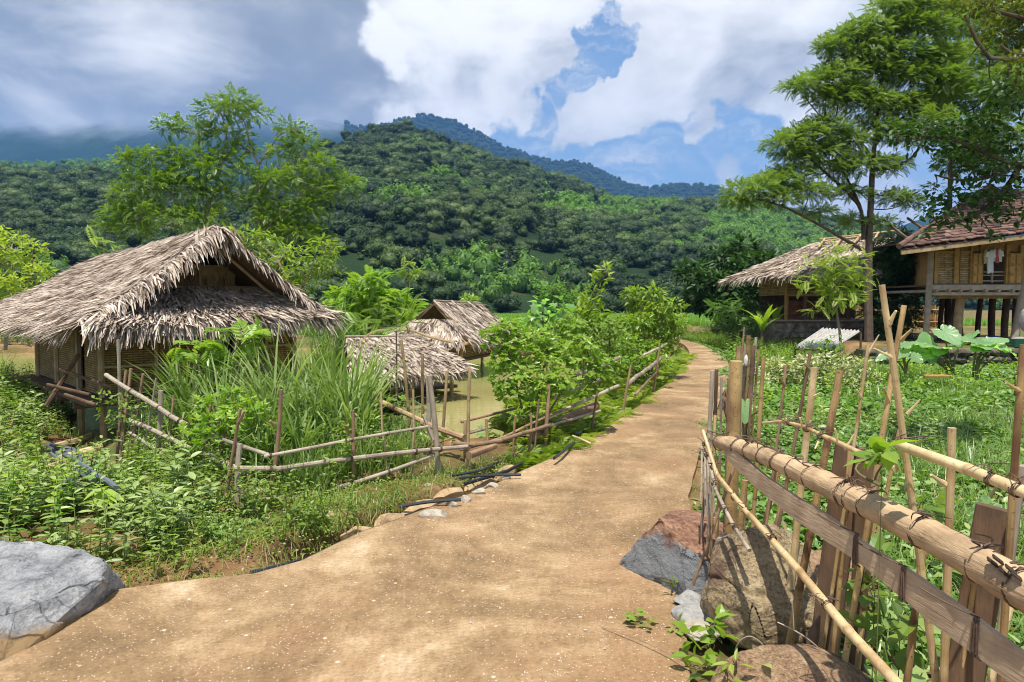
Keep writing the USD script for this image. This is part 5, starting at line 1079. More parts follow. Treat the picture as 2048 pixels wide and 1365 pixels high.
for k, (px, py, qx, qy) in enumerate([(1450, 790, 1462, 850), (1448, 800, 1456, 870), (1456, 778, 1452, 830), (1444, 812, 1460, 822)]):
    ff.part("bark_strip", M().add(*tube(curve([at(px, py, 5.2), (at(px, py, 5.2) + at(qx, qy, 5.1)) / 2 + V(.02, 0, .01), at(qx, qy, 5.1)], 8), [.012, .025, .03, .025, .022, .02, .015, .006], 6, lump=.25, seed=k)), LOOK["dark_board"], smooth=50)
for px, py, qx, qy in ((1470, 735, 1512, 725), (1465, 765, 1508, 750)): ff.part("rail", M().add(*bamboo(at(px, py, 6.6), at(qx, qy, 8.8), .02, .016, .3, 7, .004, py)), LOOK["grey_bamboo"], smooth=40)
plain("pale_rag", (.6, .58, .52), .9, .1, .1, 30)
single("rag", "pale rag caught on the far posts of the right hand fence", "rag", M().add(*stone(at(1492, 722, 7.3), (.022, .02, .06), 3, 2, .4)), LOOK["pale_rag"], smooth=True)

# ---- the left fence, from the hut round the corner and along the ditch
L1 = [(-2.05, 5.95), (-5.3, 8.75)]; L2 = [(-2.15, 5.95), (-.48, 6.95), (.05, 7.6), (1.15, 9.4), (2.3, 12.0), (3.8, 16.0), (5.5, 21)]
lf = Thing("garden_fence", "grey bamboo rail fence round the tall grass garden on the left", "fence", V(-2.15, 6, -.05))
def lrail(L, line, r, matn="grey_bamboo", seed=0, off=0.0, thing=None, ties=(), r1=None):
    P = [at(px, py, on_line(px, line) + off) for px, py in L]; t = thing or lf
    r = r * .52; p = t.part("rail", M().add(*bamboo(P[0], P[-1], r, (r1 or r / .52) * .52, .34, 9, .004, seed, mids=P[1:-1])), LOOK[matn], smooth=35)
    C = curve(P, 60)
    for k, px in enumerate(ties):
        q, d = along(C, px); t.part("tie", M().add(*ring(q, d, r * 1.25, .0035, 3, seed + k, .007)), LOOK["tie_strip"], smooth=50, under=p)
    return p
lrail([(212, 750), (300, 806), (375, 850)], L1, .052, seed=1, ties=(262, 318, 362)); lrail([(418, 868), (470, 888), (540, 911)], L1, .036, seed=2, ties=(475,))
lrail([(262, 842), (330, 872), (382, 899)], L1, .05, seed=3, ties=(285, 330)); lrail([(412, 908), (470, 935), (490, 942)], L1, .055, seed=4, ties=(465,)); lrail([(258, 866), (315, 902), (372, 936)], L1, .034, seed=5, ties=(320,))
lrail([(528, 914), (700, 881), (855, 855)], L2, .030, seed=6, ties=(540, 703, 772, 826)); lrail([(468, 936), (535, 939), (720, 915), (870, 899), (935, 893)], L2, .048, seed=7, ties=(540, 704, 830, 858, 880), r1=.042)
lrail([(526, 1002), (560, 1002), (640, 986), (780, 943), (866, 912)], L2, .036, seed=8, ties=(705, 778))
for k, (T_, B_, w, mn) in enumerate([((262, 737), (254, 812), 10, "brown_stick"), ((252, 742), (246, 800), 9, "brown_stick"), ((286, 748), (272, 828), 11, "brown_stick"), ((322, 782), (312, 905), 20, "grey_bamboo"), ((347, 792), (335, 905), 8, "brown_stick"), ((312, 757), (296, 850), 7, "grey_bamboo"), ((236, 680), (238, 780), 11, "grey_bamboo"), ((421, 812), (408, 930), 12, "brown_stick"), ((452, 850), (440, 920), 9, "brown_stick")]):
    Y = on_line(B_[0], L1) + .06; A, B = at(*T_, Y), at(*B_, Y); G = to_ground(A, B, gz(B[0], B[1]) - .15); r = w * .66 / 2 / F * Y
    lf.part("post", M().add(*tube(curve([G, (G + A) / 2 + rng.normal(0, .012, 3), A], 9), np.linspace(r * 1.1, r * .8, 9), 8, True, rng.uniform(.3, .7), .05, k)), LOOK[mn], smooth=45)
for k, (T_, B_, w, mn, st) in enumerate([((562, 780), (534, 1000), 14, "brown_stick", [(548, 850, 540, 842)]), ((481, 818), (462, 930), 12, "brown_stick", [(478, 845, 490, 822)]), ((479, 888), (478, 1010), 20, "grey_bamboo", []), ((706, 822), (702, 965), 12, "brown_stick", [(700, 872, 686, 843)]), ((762, 785), (773, 955), 7, "old_bamboo", []), ((826, 782), (826, 945), 8, "old_bamboo", []),
                                             ((938, 740), (934, 912), 11, "old_bamboo", []), ((858, 752), (872, 925), 18, "grey_bamboo", [(866, 880, 846, 830)]), ((1031, 832), (1030, 900), 8, "brown_stick", []), ((1062, 826), (1054, 905), 9, "brown_stick", []), ((1078, 800), (1072, 880), 8, "brown_stick", []), ((1098, 770), (1090, 870), 12, "brown_stick", []), ((1196, 772), (1186, 835), 8, "brown_stick", []), ((1262, 730), (1252, 790), 9, "brown_stick", []), ((1320, 690), (1312, 745), 8, "brown_stick", [])]):
    Y = on_line(B_[0], L2) + .07; A, B = at(*T_, Y), at(*B_, Y); G = to_ground(A, B, gz(B[0], B[1]) - .2); r = w * .66 / 2 / F * Y
    g_ = bamboo(G, A, r, r * .85, .3, 8, .006, k) if mn == "old_bamboo" else tube(curve([G, (G + A) / 2 + rng.normal(0, .015, 3), A], 9), np.linspace(r * 1.1, r * .8, 9), 8, True, rng.uniform(.3, .7), .06, k)
    p = lf.part("post", M().add(*g_), LOOK[mn], smooth=45)
    for sx, sy, ex, ey in st: lf.part("branch_stub", M().add(*tube([at(sx, sy, Y), at(ex, ey, Y - .04)], [r * .8, r * .5], 6, tone=.6)), LOOK[mn], smooth=40, under=p)
# rails beside the ditch, half buried in the hedge
lrail([(905, 888), (985, 886), (1030, 872), (1100, 849)], L2, .042, "brown_stick", 11); lrail([(1040, 868), (1120, 846), (1200, 822)], L2, .034, "grey_bamboo", 12, .1); lrail([(918, 902), (1000, 878), (1075, 842), (1150, 812)], L2, .03, "brown_stick", 13, .15)
lrail([(1090, 838), (1160, 806), (1235, 772)], L2, .05, "grey_bamboo", 14, .2); lrail([(1095, 800), (1165, 775), (1200, 760)], L2, .05, "grey_bamboo", 15, .35); lrail([(1150, 752), (1205, 732), (1240, 715)], L2, .05, "grey_bamboo", 16, .5); lrail([(1255, 768), (1290, 742), (1325, 714)], L2, .07, "grey_bamboo", 17, .3); lrail([(1270, 790), (1320, 735), (1352, 700)], L2, .05, "brown_stick", 18, .1)
lrail([(1285, 712), (1330, 690), (1360, 672)], L2, .05, "grey_bamboo", 19, .6)
P = [at(1062, 872, 8.1), at(1120, 846, 8.9), at(1190, 812, 10.2)]
single("fallen_log", "thick old bamboo trunk lying under the hedge beside the ditch", "log", M().add(*tube(curve(P, 16), .075, 12, True, .35, .03, 5)), LOOK["brown_stick"], smooth=40)
single("cut_log", "short pale log lying on the grass beside the tall pole", "log", M().add(*tube([at(938, 912, 6.8), at(990, 893, 7.2)], [.04, .03], 10, True, .5, .05, 6)), LOOK["brown_stick"], smooth=40)
# pond-side railing and free-standing poles
pr = Thing("pond_railing", "low bamboo railing at the near bank of the pond", "railing", at(930, 890, 8))
def prail(a, b, Ya, Yb, r, mn="brown_stick", s=0): pr.part("rail", M().add(*bamboo(at(*a, Ya), at(*b, Yb), r * .62, r * .56, .4, 8, .004, s)), LOOK[mn], smooth=40)
prail((922, 845), (1045, 814), 8.0, 8.9, .03, "brown_stick", 1); prail((918, 872), (1055, 836), 8.0, 8.9, .032, "grey_bamboo", 2); prail((748, 796), (852, 848), 8.6, 7.7, .055, "old_bamboo", 3); prail((845, 846), (928, 876), 7.75, 7.3, .06, "brown_stick", 4); prail((893, 858), (926, 884), 7.7, 7.3, .032, "old_bamboo", 5); prail((742, 812), (800, 828), 8.5, 8.3, .06, "dark_board", 6)
for T_, B_, w, Y in (((803, 680), (820, 850), 11, 8.2), ((845, 708), (845, 845), 11, 8.0), ((894, 740), (886, 858), 11, 8.1), ((930, 840), (930, 895), 12, 7.4), ((972, 838), (974, 862), 10, 8.3), ((855, 755), (858, 850), 16, 7.9)):
    A, B = at(*T_, Y), at(*B_, Y); G = to_ground(A, B, -.55); pr.part("pole", M().add(*bamboo(G, A, w * .62 / 2 / F * Y, w * .62 / 2.3 / F * Y, .35, 8, .004, T_[0])), LOOK["old_bamboo" if w < 14 else "grey_bamboo"], smooth=40)

# ------------------------------------------------------------------ rocks
def hull_rock(pts, edge=.03, amp=.02, seed=0, ridged=0.0, chips=6):
    m = trimesh.convex.convex_hull(np.array(pts)); rs = np.random.default_rng(seed)
    v, f = trimesh.remesh.subdivide_to_size(m.vertices, m.faces, edge); mm = trimesh.Trimesh(v, f, process=True)
    mm = trimesh.smoothing.filter_taubin(mm, iterations=5)
    v = np.array(mm.vertices); n = np.array(mm.vertex_normals); big = meshkit.fbm(v * 5 + seed, 4, seed) - .5; ch = np.floor(meshkit.fbm(v * 3.2 + 9 * seed, 3, seed + 4) * chips) / chips - .5
    fine = meshkit.fbm(v * 22 + seed, 3, seed + 8) - .5; lay = np.abs(((v[:, 2] * 14 + big * 3) % 1) - .5) - .25
    v = v + n * (amp * 2 * big + amp * 1.6 * ch + amp * .45 * fine + ridged * lay)[:, None]
    return v, np.array(mm.faces), np.full(len(v), .5)
rockmat("grey_slate", [(.3, (.11, .11, .11)), (.45, (.25, .252, .255)), (.58, (.36, .36, .355)), (.74, (.50, .49, .47))], 4.5, 55, .9, .7, plane=((.05, -.22, -1.0), .07, .05, (.30, .195, .09)), mott=.6)
lr = [at(-150, 1082, 4.2), at(0, 1079, 4.15), at(60, 1083, 4.15), at(120, 1094, 4.1), at(172, 1100, 4.05), at(213, 1127, 3.92), at(208, 1158, 3.82), at(150, 1192, 3.66), at(95, 1205, 3.56), at(30, 1228, 3.42), at(-150, 1250, 3.2)]
lb = [gnd(197, 1212, -.05), gnd(150, 1258, -.05), gnd(125, 1272, -.05), gnd(70, 1306, -.05), gnd(0, 1347, -.05), gnd(-160, 1405, -.05), V(-3.6, 4.3, -.08), V(-2.45, 4.25, -.08), at(160, 1248, 3.66), at(40, 1300, 3.36)]
single("boulder", "large flat grey rock with ochre underside at the left edge of the path", "rock", M().add(*hull_rock(lr + lb, .02, .034, 2, .010, 6)), LOOK["grey_slate"], smooth=28, base=V(-2.9, 3.8, -.05))
rockmat("red_rock", [(.3, (.10, .05, .032)), (.48, (.24, .12, .07)), (.65, (.38, .22, .13)), (.8, (.47, .32, .20))], 6, 50, .9, .8, plane=((-.80, -.52, -.28), .125, .03, (.19, .195, .195)), mott=.9)
r1 = [V(.70, 4.46, -.04), at(1318, 1034, 4.25), at(1342, 1020, 4.5), at(1405, 1022, 4.55), at(1446, 1046, 4.4), at(1448, 1080, 4.2), at(1290, 1062, 4.35), at(1360, 1098, 4.02), at(1425, 1140, 3.85), V(1.06, 3.86, -.1), V(1.28, 3.9, -.1), V(1.42, 4.4, -.1), V(.9, 4.75, -.1), at(1368, 1165, 3.92)]
single("boulder", "angular rock, reddish on top with a broken grey face, beside the path", "rock", M().add(*hull_rock(r1, .016, .026, 6, .004, 7)), LOOK["red_rock"], smooth=25, base=V(1.06, 4.25, 0))
rockmat("tan_boulder", [(.28, (.10, .075, .05)), (.42, (.26, .19, .105)), (.6, (.42, .32, .18)), (.8, (.55, .44, .27))], 4.5, 60, .9, .85, patch=((.13, .075, .05), .54, .62), mott=1.0)
c = at(1527, 1195, 3.5); rs = np.random.default_rng(23); d_ = rdir(26, rs); bp = c + d_ * V(.335, .35, .35) * rs.uniform(.90, 1.04, (26, 1))
bp = np.vstack([bp, [at(1418, 1140, 3.45), at(1500, 1070, 3.5), at(1580, 1072, 3.6), at(1412, 1210, 3.4), at(1450, 1290, 3.35), at(1640, 1190, 3.6), at(1630, 1290, 3.45)]])
hm = trimesh.convex.convex_hull(bp); v_, f_ = trimesh.remesh.subdivide_to_size(hm.vertices, hm.faces, .022); hm = trimesh.smoothing.filter_laplacian(trimesh.Trimesh(v_, f_, process=True), iterations=14)
v_, n_ = np.array(hm.vertices), np.array(hm.vertex_normals)
v_ = v_ + n_ * (.030 * (meshkit.fbm(v_ * 5, 4, 2) - .5) * 2 + .012 * (meshkit.fbm(v_ * 24, 3, 3) - .5) * 2 - .02 * np.exp(-((meshkit.fbm(v_ * 2.5, 2, 8) - .5) / .02) ** 2))[:, None]
bld = (v_, np.array(hm.faces), np.full(len(v_), .5))
single("boulder", "big rounded tan boulder under the lowest bamboo rail", "rock", M().add(*bld), LOOK["tan_boulder"], smooth=True)
c = at(1600, 1405, 2.75); rockmat("brown_boulder", [(.3, (.09, .06, .04)), (.45, (.24, .14, .08)), (.65, (.40, .27, .15)), (.8, (.48, .37, .22))], 5, 55, .9, .85, patch=((.07, .05, .04), .54, .64), mott=1.0)
single("boulder", "low brown boulder cut off by the bottom edge of the picture", "rock", M().add(*stone(c + V(.0, .05, -.05), (.36, .30, .26), 21, 5, .11, 4)), LOOK["brown_boulder"], smooth=True)
c = at(1625, 1155, 3.55); single("boulder", "dark brown flat rock behind the tan boulder, under the bamboo posts", "rock", M().add(*stone(c + V(.12, .15, -.12), (.36, .3, .22), 25, 4, .12, 5)), LOOK["brown_boulder"], smooth=True)
rockmat("pale_rock", [(.3, (.22, .18, .13)), (.5, (.38, .33, .26)), (.75, (.52, .47, .39))], 7, 60, .5); rockmat("grey_flag", [(.3, (.15, .145, .13)), (.5, (.28, .27, .25)), (.75, (.40, .39, .37))], 6, 60, .4)
def small_rock(label, px, py, Y, s, seed, m_="pale_rock", rough=.12, sharp=7, sub=3, name="stone"):
    c = at(px, py, Y); single(name, label, "stone", M().add(*stone(c, s, seed, sub, rough, sharp)), LOOK[m_], smooth=35)
small_rock("pale block wedged between the reddish rock and the tan boulder", 1450, 1090, 3.95, (.085, .10, .09), 31)
small_rock("light grey flat slab at the foot of the tan boulder", 1390, 1228, 3.68, (.13, .12, .035), 34, "grey_flag"); small_rock("brownish grey slab between the path and the reddish rock", 1372, 1200, 3.85, (.10, .10, .045), 35, "grey_flag"); small_rock("pale slab half covered by leaves beside the tan boulder", 1395, 1262, 3.45, (.12, .10, .03), 36, "pale_rock")
rockmat("tan_stone", [(.3, (.25, .17, .09)), (.6, (.42, .31, .18)), (.8, (.5, .4, .26))], 8, 70, .4)
small_rock("round tan stone on the grass at the left edge of the path", 655, 1038, 5.55, (.09, .09, .07), 41, "tan_stone", .06, 1); small_rock("small pale stone on the grass between fence and ditch", 855, 975, 6.45, (.045, .045, .04), 42, "pale_rock", .1, 2); small_rock("reddish stone lying in the grass below the lowest fence rail", 748, 986, 6.3, (.07, .06, .05), 43, "tan_stone", .1, 3); small_rock("small white stone in the grass, left of the ditch", 795, 990, 6.2, (.035, .03, .025), 44, "pale_rock", .1, 3)
for k, (px, py, s, lab) in enumerate([(868, 1030, (.13, .07, .045), "long white stone on the broken path edge, nearest the camera"), (905, 1010, (.06, .045, .04), "second white stone of the broken path edge"), (930, 1000, (.06, .045, .04), "white stone of the broken path edge beside the pipe"), (958, 985, (.07, .045, .04), "pale stone of the path edge, third from the far end"), (985, 972, (.06, .04, .035), "pale stone of the path edge, second from the far end"), (1012, 958, (.05, .035, .03), "farthest pale stone of the broken path edge")]):
    c = gnd(px, py, 0.0); single("edge_stone", lab, "stone", M().add(*stone(c, s, 50 + k, 3, .12, 6)), LOOK["pale_rock"], smooth=35)
# low broken kerb on the far side of the ditch
mat_k = rockmat("kerb_concrete", [(.3, (.26, .17, .085)), (.55, (.42, .29, .155)), (.8, (.52, .40, .24))], 4, 60, .4)
kp = [gnd(*p) for p in ((690, 1058), (760, 1045), (815, 1018), (880, 990), (940, 968), (1000, 945), (1050, 925))]
for k in range(len(kp) - 1):
    a, b = kp[k] + V(-.05, .06, 0), kp[k + 1] + V(-.05, .06, 0); q = nrm(b - a); m = stone(V(0, 0, 0), (np.linalg.norm(b - a) * .50, .085 + .02 * (k % 2), .085), 60 + k, 4, .10, 9); v = np.array(m[0]) @ frame(b - a).T + (a + b) / 2 - V(0, 0, .085)
    single("kerb_slab", ["nearest brown slab lining the far side of the ditch", "second brown ditch slab from the camera", "third brown ditch slab, beside the loose pipe", "fourth brown ditch slab, under the pipes", "fifth brown ditch slab, near the pale log", "farthest brown slab lining the ditch"][k], "slab", M().add(v, m[1], .5), LOOK["kerb_concrete"])

# ------------------------------------------------------------------ pipes, sticks
plain("black_pipe", (.022, .024, .028), .45, .5, .2, 30); plain("grey_pipe", (.10, .115, .14), .5, .5, .15, 30)
def pipe(label, pts, r, m_="black_pipe", z=.03, name="water_pipe", group=None):
    P = []
    for q in pts:
        g = gnd(q[0], q[1], 0.0)
        for _ in range(3): zz = gz(g[0], g[1]) + r + z + (q[2] if len(q) > 2 else 0); g = gnd(q[0], q[1], zz)
        P.append(g)
    single(name, label, "pipe" if "pipe" in label else "stick", M().add(*tube(curve(P, 30), r, 7)), LOOK[m_], smooth=50, group=group)
pipe("longest black pipe running along the ditch, up to the hedge", [(885, 978), (950, 962), (1010, 944), (1070, 912), (1120, 880), (1165, 852)], .017)
pipe("black pipe beside the longest one, bending down into the ditch", [(930, 968), (1030, 935), (1090, 900), (1150, 868, .1), (1168, 858, .12), (1166, 872, .1), (1130, 900, .08), (1108, 917, .08)], .018, z=.06)
pipe("thin black pipe lying over the grass left of the ditch", [(905, 952), (970, 938), (1040, 915), (1105, 885)], .014)
pipe("short black pipe crossing the ditch to the path edge", [(920, 957), (985, 951, .05), (1042, 950, .05)], .014, z=.05)
pipe("black pipe end lying across the slabs at the path edge", [(800, 1014), (870, 1003, .04), (922, 1000, .05)], .015, z=.05)
pipe("black pipe end in the ditch at the bottom of the grass bank", [(500, 1146), (540, 1137), (590, 1118)], .016, z=.01)
pipe("black pipe in the ditch between the ferns", [(1262, 812), (1280, 790), (1292, 772)], .03, z=.08)
pipe("thin black pipe crossing the path at the far bend", [(1340, 735), (1385, 716), (1420, 708), (1450, 702)], .018, z=.02)
for k, (pts, lab) in enumerate([([(92, 892), (110, 905), (128, 940), (145, 965), (168, 976)], "thickest grey pipe of the bundle by the stream, lowest one"), ([(96, 890), (125, 900), (150, 930), (172, 950), (205, 972)], "grey pipe in the middle of the bundle by the stream"), ([(98, 889), (135, 903), (165, 925), (185, 938)], "grey pipe of the stream bundle ending on the bare soil"), ([(98, 888), (140, 897), (160, 915), (195, 930)], "topmost grey pipe of the bundle by the stream"), ([(94, 900), (112, 915), (120, 935), (125, 965)], "grey pipe of the stream bundle hanging straight down, leftmost"), ([(150, 925), (185, 945), (215, 962), (232, 975)], "thin grey pipe running right from the stream bundle")]):
    pipe(lab, pts, .034 if k < 2 else .022, "grey_pipe", .06 + .03 * k)
for pts, r, lab in (([(72, 928), (130, 915), (205, 893)], .05, "pale bamboo stick laid across the stream below the pipes"), ([(110, 893), (150, 882), (180, 868)], .045, "pale bamboo stick above the pipe bundle, nearer the hut"), ([(85, 938), (125, 925), (168, 916)], .03, "thin pale bamboo stick under the pipe bundle")):
    pipe(lab, pts, r, "pale_bamboo", .05, "bamboo_stick")
pipe("dark brown twig stick lying on the middle of the path", [(1052, 1148), (1095, 1144), (1137, 1142)], .006, "dark_board", .003, "twig")
pipe("small dark stick on the path above the grey rock", [(1184, 1018), (1192, 1025), (1198, 1029)], .005, "dark_board", .003, "twig")
pipe("thin curved stick on the path near the bottom edge", [(395, 1288), (420, 1280), (440, 1270)], .004, "dark_board", .003, "twig")
pipe("pale dry stick sticking out of the ditch over the path edge", [(1145, 872, .1), (1165, 880, .08), (1182, 888, .06)], .012, "pale_bamboo", .05, "twig")
single("dry_twig", "long thin dry stem lying on the path beside the small weeds", "stick", M().add(*tube(curve([gnd(1204, 1255, .01), gnd(1290, 1285, .03), gnd(1365, 1322, .03), gnd(1420, 1345, .04)], 20), .0028, 4)), LOOK["brown_stick"])
single("dry_twig", "bent dry stems sticking out in front of the tan boulder", "stick", M().add(*tube(curve([at(1470, 1300, 2.95), at(1500, 1273, 2.9), at(1525, 1290, 2.9), at(1532, 1310, 2.9)], 14), .0028, 4)).add(*tube(curve([at(1555, 1245, 2.9), at(1600, 1268, 2.85), at(1640, 1300, 2.85)], 10), .0035, 4)).add(*tube([at(1588, 1258, 2.87), at(1585, 1202, 2.9)], .002, 4)), LOOK["weathered_wood"])
single("dry_pole", "dark slanting pole leaning against the left hut", "pole", M().add(*tube([at(92, 812, 10.2), at(158, 708, 10.6)], .035, 7, lump=.04)), LOOK["dark_board"], smooth=40)
for k, (a, b, Y, lab) in enumerate([((120, 740), (225, 775), 10.3, "weathered beam lying against the foot of the left hut"), ((95, 770), (180, 790), 9.9, "dark pole lying by the stream under the left hut"), ((130, 790), (190, 810), 9.6, "grey pole lying lowest under the left hut")]):
    single("loose_pole", lab, "pole", M().add(*tube([at(*a, Y), at(*b, Y - .2)], .026, 8, lump=.06)), LOOK["dark_board"], smooth=40)
# pebbles set in the concrete
n = 800; q = strew(shapely.Polygon([(-2.4, 2.8), (1.0, 2.8), (1.2, 4.5), (1.6, 7), (2.6, 10), (1.2, 8.2), (-.6, 6.0), (-1.9, 4.7), (-2.6, 4.0)]), n, 5); k_ = meshkit.noise(np.c_[q * 1.3, np.zeros(n)], 3) + .3 * rng.uniform(0, 1, n) > .52; q = q[k_]
rockmat("pebble", [(.25, (.22, .19, .15)), (.5, (.42, .37, .30)), (.8, (.62, .57, .50))], 2, 30, .2)
scatter("/World/pebbles", [(M().add(*stone(V(0, 0, 0), (1, .75, .35), s_, 1, .2, 3)), LOOK["pebble"]) for s_ in range(4)], np.c_[q, meshkit.fbm(np.c_[q, 0 * q[:, 0]] * 1.3, 4, 9) * .05 - .025 + .002], scale=.0022 + .011 * rng.uniform(0, 1, len(q)) ** 6, label="small pale pebbles scattered over the concrete path", cat="pebbles")
# ------------------------------------------------------------------ foliage
leafmat("weed_leaf", (.045, .088, .009), (.105, .180, .018), (.20, .28, .045), trans=.30, rough=.45)
leafmat("grass_leaf", (.050, .105, .018), (.105, .185, .035), (.20, .28, .075), trans=.30, rough=.38, spec=.5)
leafmat("cane_leaf", (.050, .105, .018), (.11, .185, .036), (.24, .31, .10), trans=.28, rough=.48, spec=.3)
leafmat("cover_leaf", (.038, .090, .012), (.080, .165, .024), (.155, .26, .055), trans=.28, rough=.42)
leafmat("lime_leaf", (.075, .16, .012), (.15, .27, .022), (.28, .38, .05), trans=.36, rough=.4)
leafmat("yellow_leaf", (.085, .14, .014), (.165, .25, .026), (.29, .36, .055), trans=.36, rough=.42)
leafmat("lobed_leaf", (.06, .130, .012), (.125, .225, .020), (.23, .33, .045), trans=.38, rough=.35, spec=.5)
leafmat("deep_leaf", (.014, .040, .008), (.030, .075, .014), (.06, .12, .03), trans=.2, rough=.5, spec=.3)
leafmat("tree_leaf", (.055, .115, .010), (.115, .205, .018), (.21, .30, .045), trans=.34, rough=.38, spec=.5)
leafmat("acacia_leaf", (.034, .080, .010), (.080, .155, .016), (.17, .25, .042), trans=.32, rough=.4, spec=.5)
leafmat("olive_leaf", (.028, .042, .007), (.060, .085, .012), (.12, .14, .025), trans=.28, rough=.4)
leafmat("fern_leaf", (.06, .115, .014), (.15, .22, .028), (.28, .33, .06), trans=.34, rough=.45)
leafmat("pale_edge_leaf", (.12, .15, .05), (.36, .37, .20), (.60, .58, .40), trans=.22, rough=.5)
leafmat("taro_leaf", (.07, .16, .05), (.12, .23, .08), (.25, .37, .19), trans=.45, rough=.34, spec=.6, warm=(1.2, 1.5, .35))
leafmat("dry_leaf", (.12, .075, .035), (.25, .17, .08), (.42, .32, .17), trans=.15, rough=.7)
woodmat("bark", (.035, .025, .018), (.14, .10, .07), grain=(20, 20, 5), bump=.6)
woodmat("green_stem", (.06, .06, .02), (.17, .15, .06), grain=(20, 20, 5), bump=.3)
woodmat("pale_bark", (.12, .09, .06), (.32, .26, .18), grain=(20, 20, 5), bump=.5)
plain("red_petal", (.55, .02, .015), .5, .3, .2, 20)
UPZ = lambda n: np.tile(V(0, 0, 1), (n, 1))
# ---- patches of low plants
def weed_patch(n, R, h, L, W, shape, seed, spread=.9, stemmy=True, upness=.35):
    rs = np.random.default_rng(seed); r = R * np.sqrt(rs.uniform(0, 1, n)); a = rs.uniform(0, 6.28, n); hh = h * rs.uniform(.15, 1, n) * (1 - .35 * (r / R) ** 2)
    P = np.stack([r * np.cos(a), r * np.sin(a), hh], 1); D = nrm(np.stack([np.cos(a + rs.normal(0, 1.2, n)), np.sin(a + rs.normal(0, 1.2, n)), rs.normal(upness * .3, upness, n)], 1))
    return cards(P, D, UPZ(n) + rs.normal(0, .35, (n, 3)), L * rs.uniform(.6, 1.3, n), W * rs.uniform(.8, 1.2, n), shape, np.clip(.25 + .5 * hh / h + rs.normal(0, .18, n), 0, 1))
def stalked(nst, R, h, per, L, W, shape, seed):
    """Upright weeds: stalks with leaves in tiers."""
    rs = np.random.default_rng(seed); m = M()
    for k in range(nst):
        r, a = R * math.sqrt(rs.uniform()), rs.uniform(0, 6.28); b = V(r * math.cos(a), r * math.sin(a), 0); H = h * rs.uniform(.55, 1.15); tip = b + V(*rs.normal(0, .16, 2) * H, H)
        m.add(*tube([b, (b + tip) / 2 + rs.normal(0, .02, 3), tip], [.005, .004, .002], 3, False, .3))
        s = np.linspace(.2, 1, per); az = np.arange(per) * 2.4 + rs.uniform(0, 6); P = b + (tip - b) * s[:, None]
        D = np.stack([np.cos(az), np.sin(az), np.full(per, .12) + .3 * (s > .85)], 1); ll = L * (1.15 - .55 * s) * rs.uniform(.75, 1.2, per)
        m.add(*cards(P, D, UPZ(per) + rs.normal(0, .2, (per, 3)), ll, ll * W, shape, np.clip(.3 + .45 * s + rs.normal(0, .12, per), 0, 1)))
    return m
def tuft(n, h, w, seed, spread=.25):
    rs = np.random.default_rng(seed); P = np.c_[rs.normal(0, spread * .35, (n, 2)), np.zeros(n)]
    return blades(P, rs.uniform(0, 6.28, n), rs.uniform(.05, .6, n), h * rs.uniform(.5, 1.2, n), w, rs.uniform(.3, 1.5, n), 3)
LW, GR, CV = LOOK["weed_leaf"], LOOK["grass_leaf"], LOOK["cover_leaf"]
cover_p = [(M().add(*weed_patch(80, .30, .13, .070, .05, "oval", 200 + k)), CV) for k in range(4)]
grass_p = [(M().add(*tuft(46, .20, .008, 210 + k, .5)), GR) for k in range(3)]
low_p = [(M().add(*weed_patch(90, .26, .07, .035, .022, "diamond", 220 + k)).add(*tuft(24, .12, .006, 224 + k, .5)), LW) for k in range(3)]
stalk_p = [(stalked(5, .22, .40, 11, .085, .42, "lance", 230 + k), LW) for k in range(4)] + [(stalked(4, .22, .30, 9, .10, .62, "oval", 236 + k), CV) for k in range(3)]
leafmat("mint_leaf", (.07, .12, .030), (.155, .225, .060), (.29, .36, .13), trans=.28, rough=.4)
leafmat("straw_leaf", (.10, .11, .03), (.20, .20, .06), (.34, .31, .13), trans=.25, rough=.5)
mint_p = [(stalked(3, .2, .42, 9, .15, .46, "oval", 250 + k), LOOK["mint_leaf"]) for k in range(3)] + [(stalked(4, .22, .36, 9, .12, .34, "lance", 254 + k), LOOK["mint_leaf"]) for k in range(2)]
straw_p = [(M().add(*tuft(40, .15, .006, 258 + k, .6)), LOOK["straw_leaf"]) for k in range(2)]
dry_p = [(M().add(*weed_patch(26, .28, .12, .07, .03, "oval", 262 + k)).add(*tuft(14, .3, .005, 264 + k, .6)), LOOK["dry_leaf"]) for k in range(2)]
lime_p = [(stalked(4, .2, .34, 10, .10, .45, "lance", 245 + k), LOOK["lime_leaf"]) for k in range(2)]
def sow(poly, dens, seed, avoid=None):
    n = int(poly.area * dens); q = strew(poly, n, seed)
    return q
def field_of(name, label, cat, poly, dens, protos, seed, smin=.7, smax=1.3, weights=None, thin=True, sink=.02):
    q = sow(poly, dens, seed); r = np.random.default_rng(seed)
    n = meshkit.fbm(np.c_[q * .8, 0 * q[:, 0]], 3, seed) ; keep = n + r.uniform(-.15, .15, len(q)) > (.36 if thin else -9)
    q = q[keep]; z = ground_z(q[:, 0], q[:, 1]) - sink
    ok = z > WATER_Z + .02; q, z = q[ok], z[ok]
    idx = r.choice(len(protos), len(q), p=None if weights is None else np.array(weights) / sum(weights))
    scatter(f"/World/{name}", protos, np.c_[q, z], scale=r.uniform(smin, smax, len(q)), idx=idx, label=label, cat=cat, tilt=(r.normal(0, .12, len(q)), None))
PB = PATH.buffer(.10)
gp2 = lambda *L: [tuple(gnd(*p, z=-.1)[:2]) for p in L]
garden = shapely.Polygon([(1.15, 2.2), (1.25, 4.2), (1.9, 6.2), (2.7, 8.2), (3.7, 11), (4.6, 14), (5.6, 18), (7.2, 24), (10, 30), (11.4, 28.4), (11.3, 20.9), (20, 20.9), (17, 12), (9, 6), (4.5, 2.2)]).difference(PB)
near_g = garden.intersection(shapely.box(-5, 0, 40, 12)); far_g = garden.intersection(shapely.box(-5, 12, 40, 31))
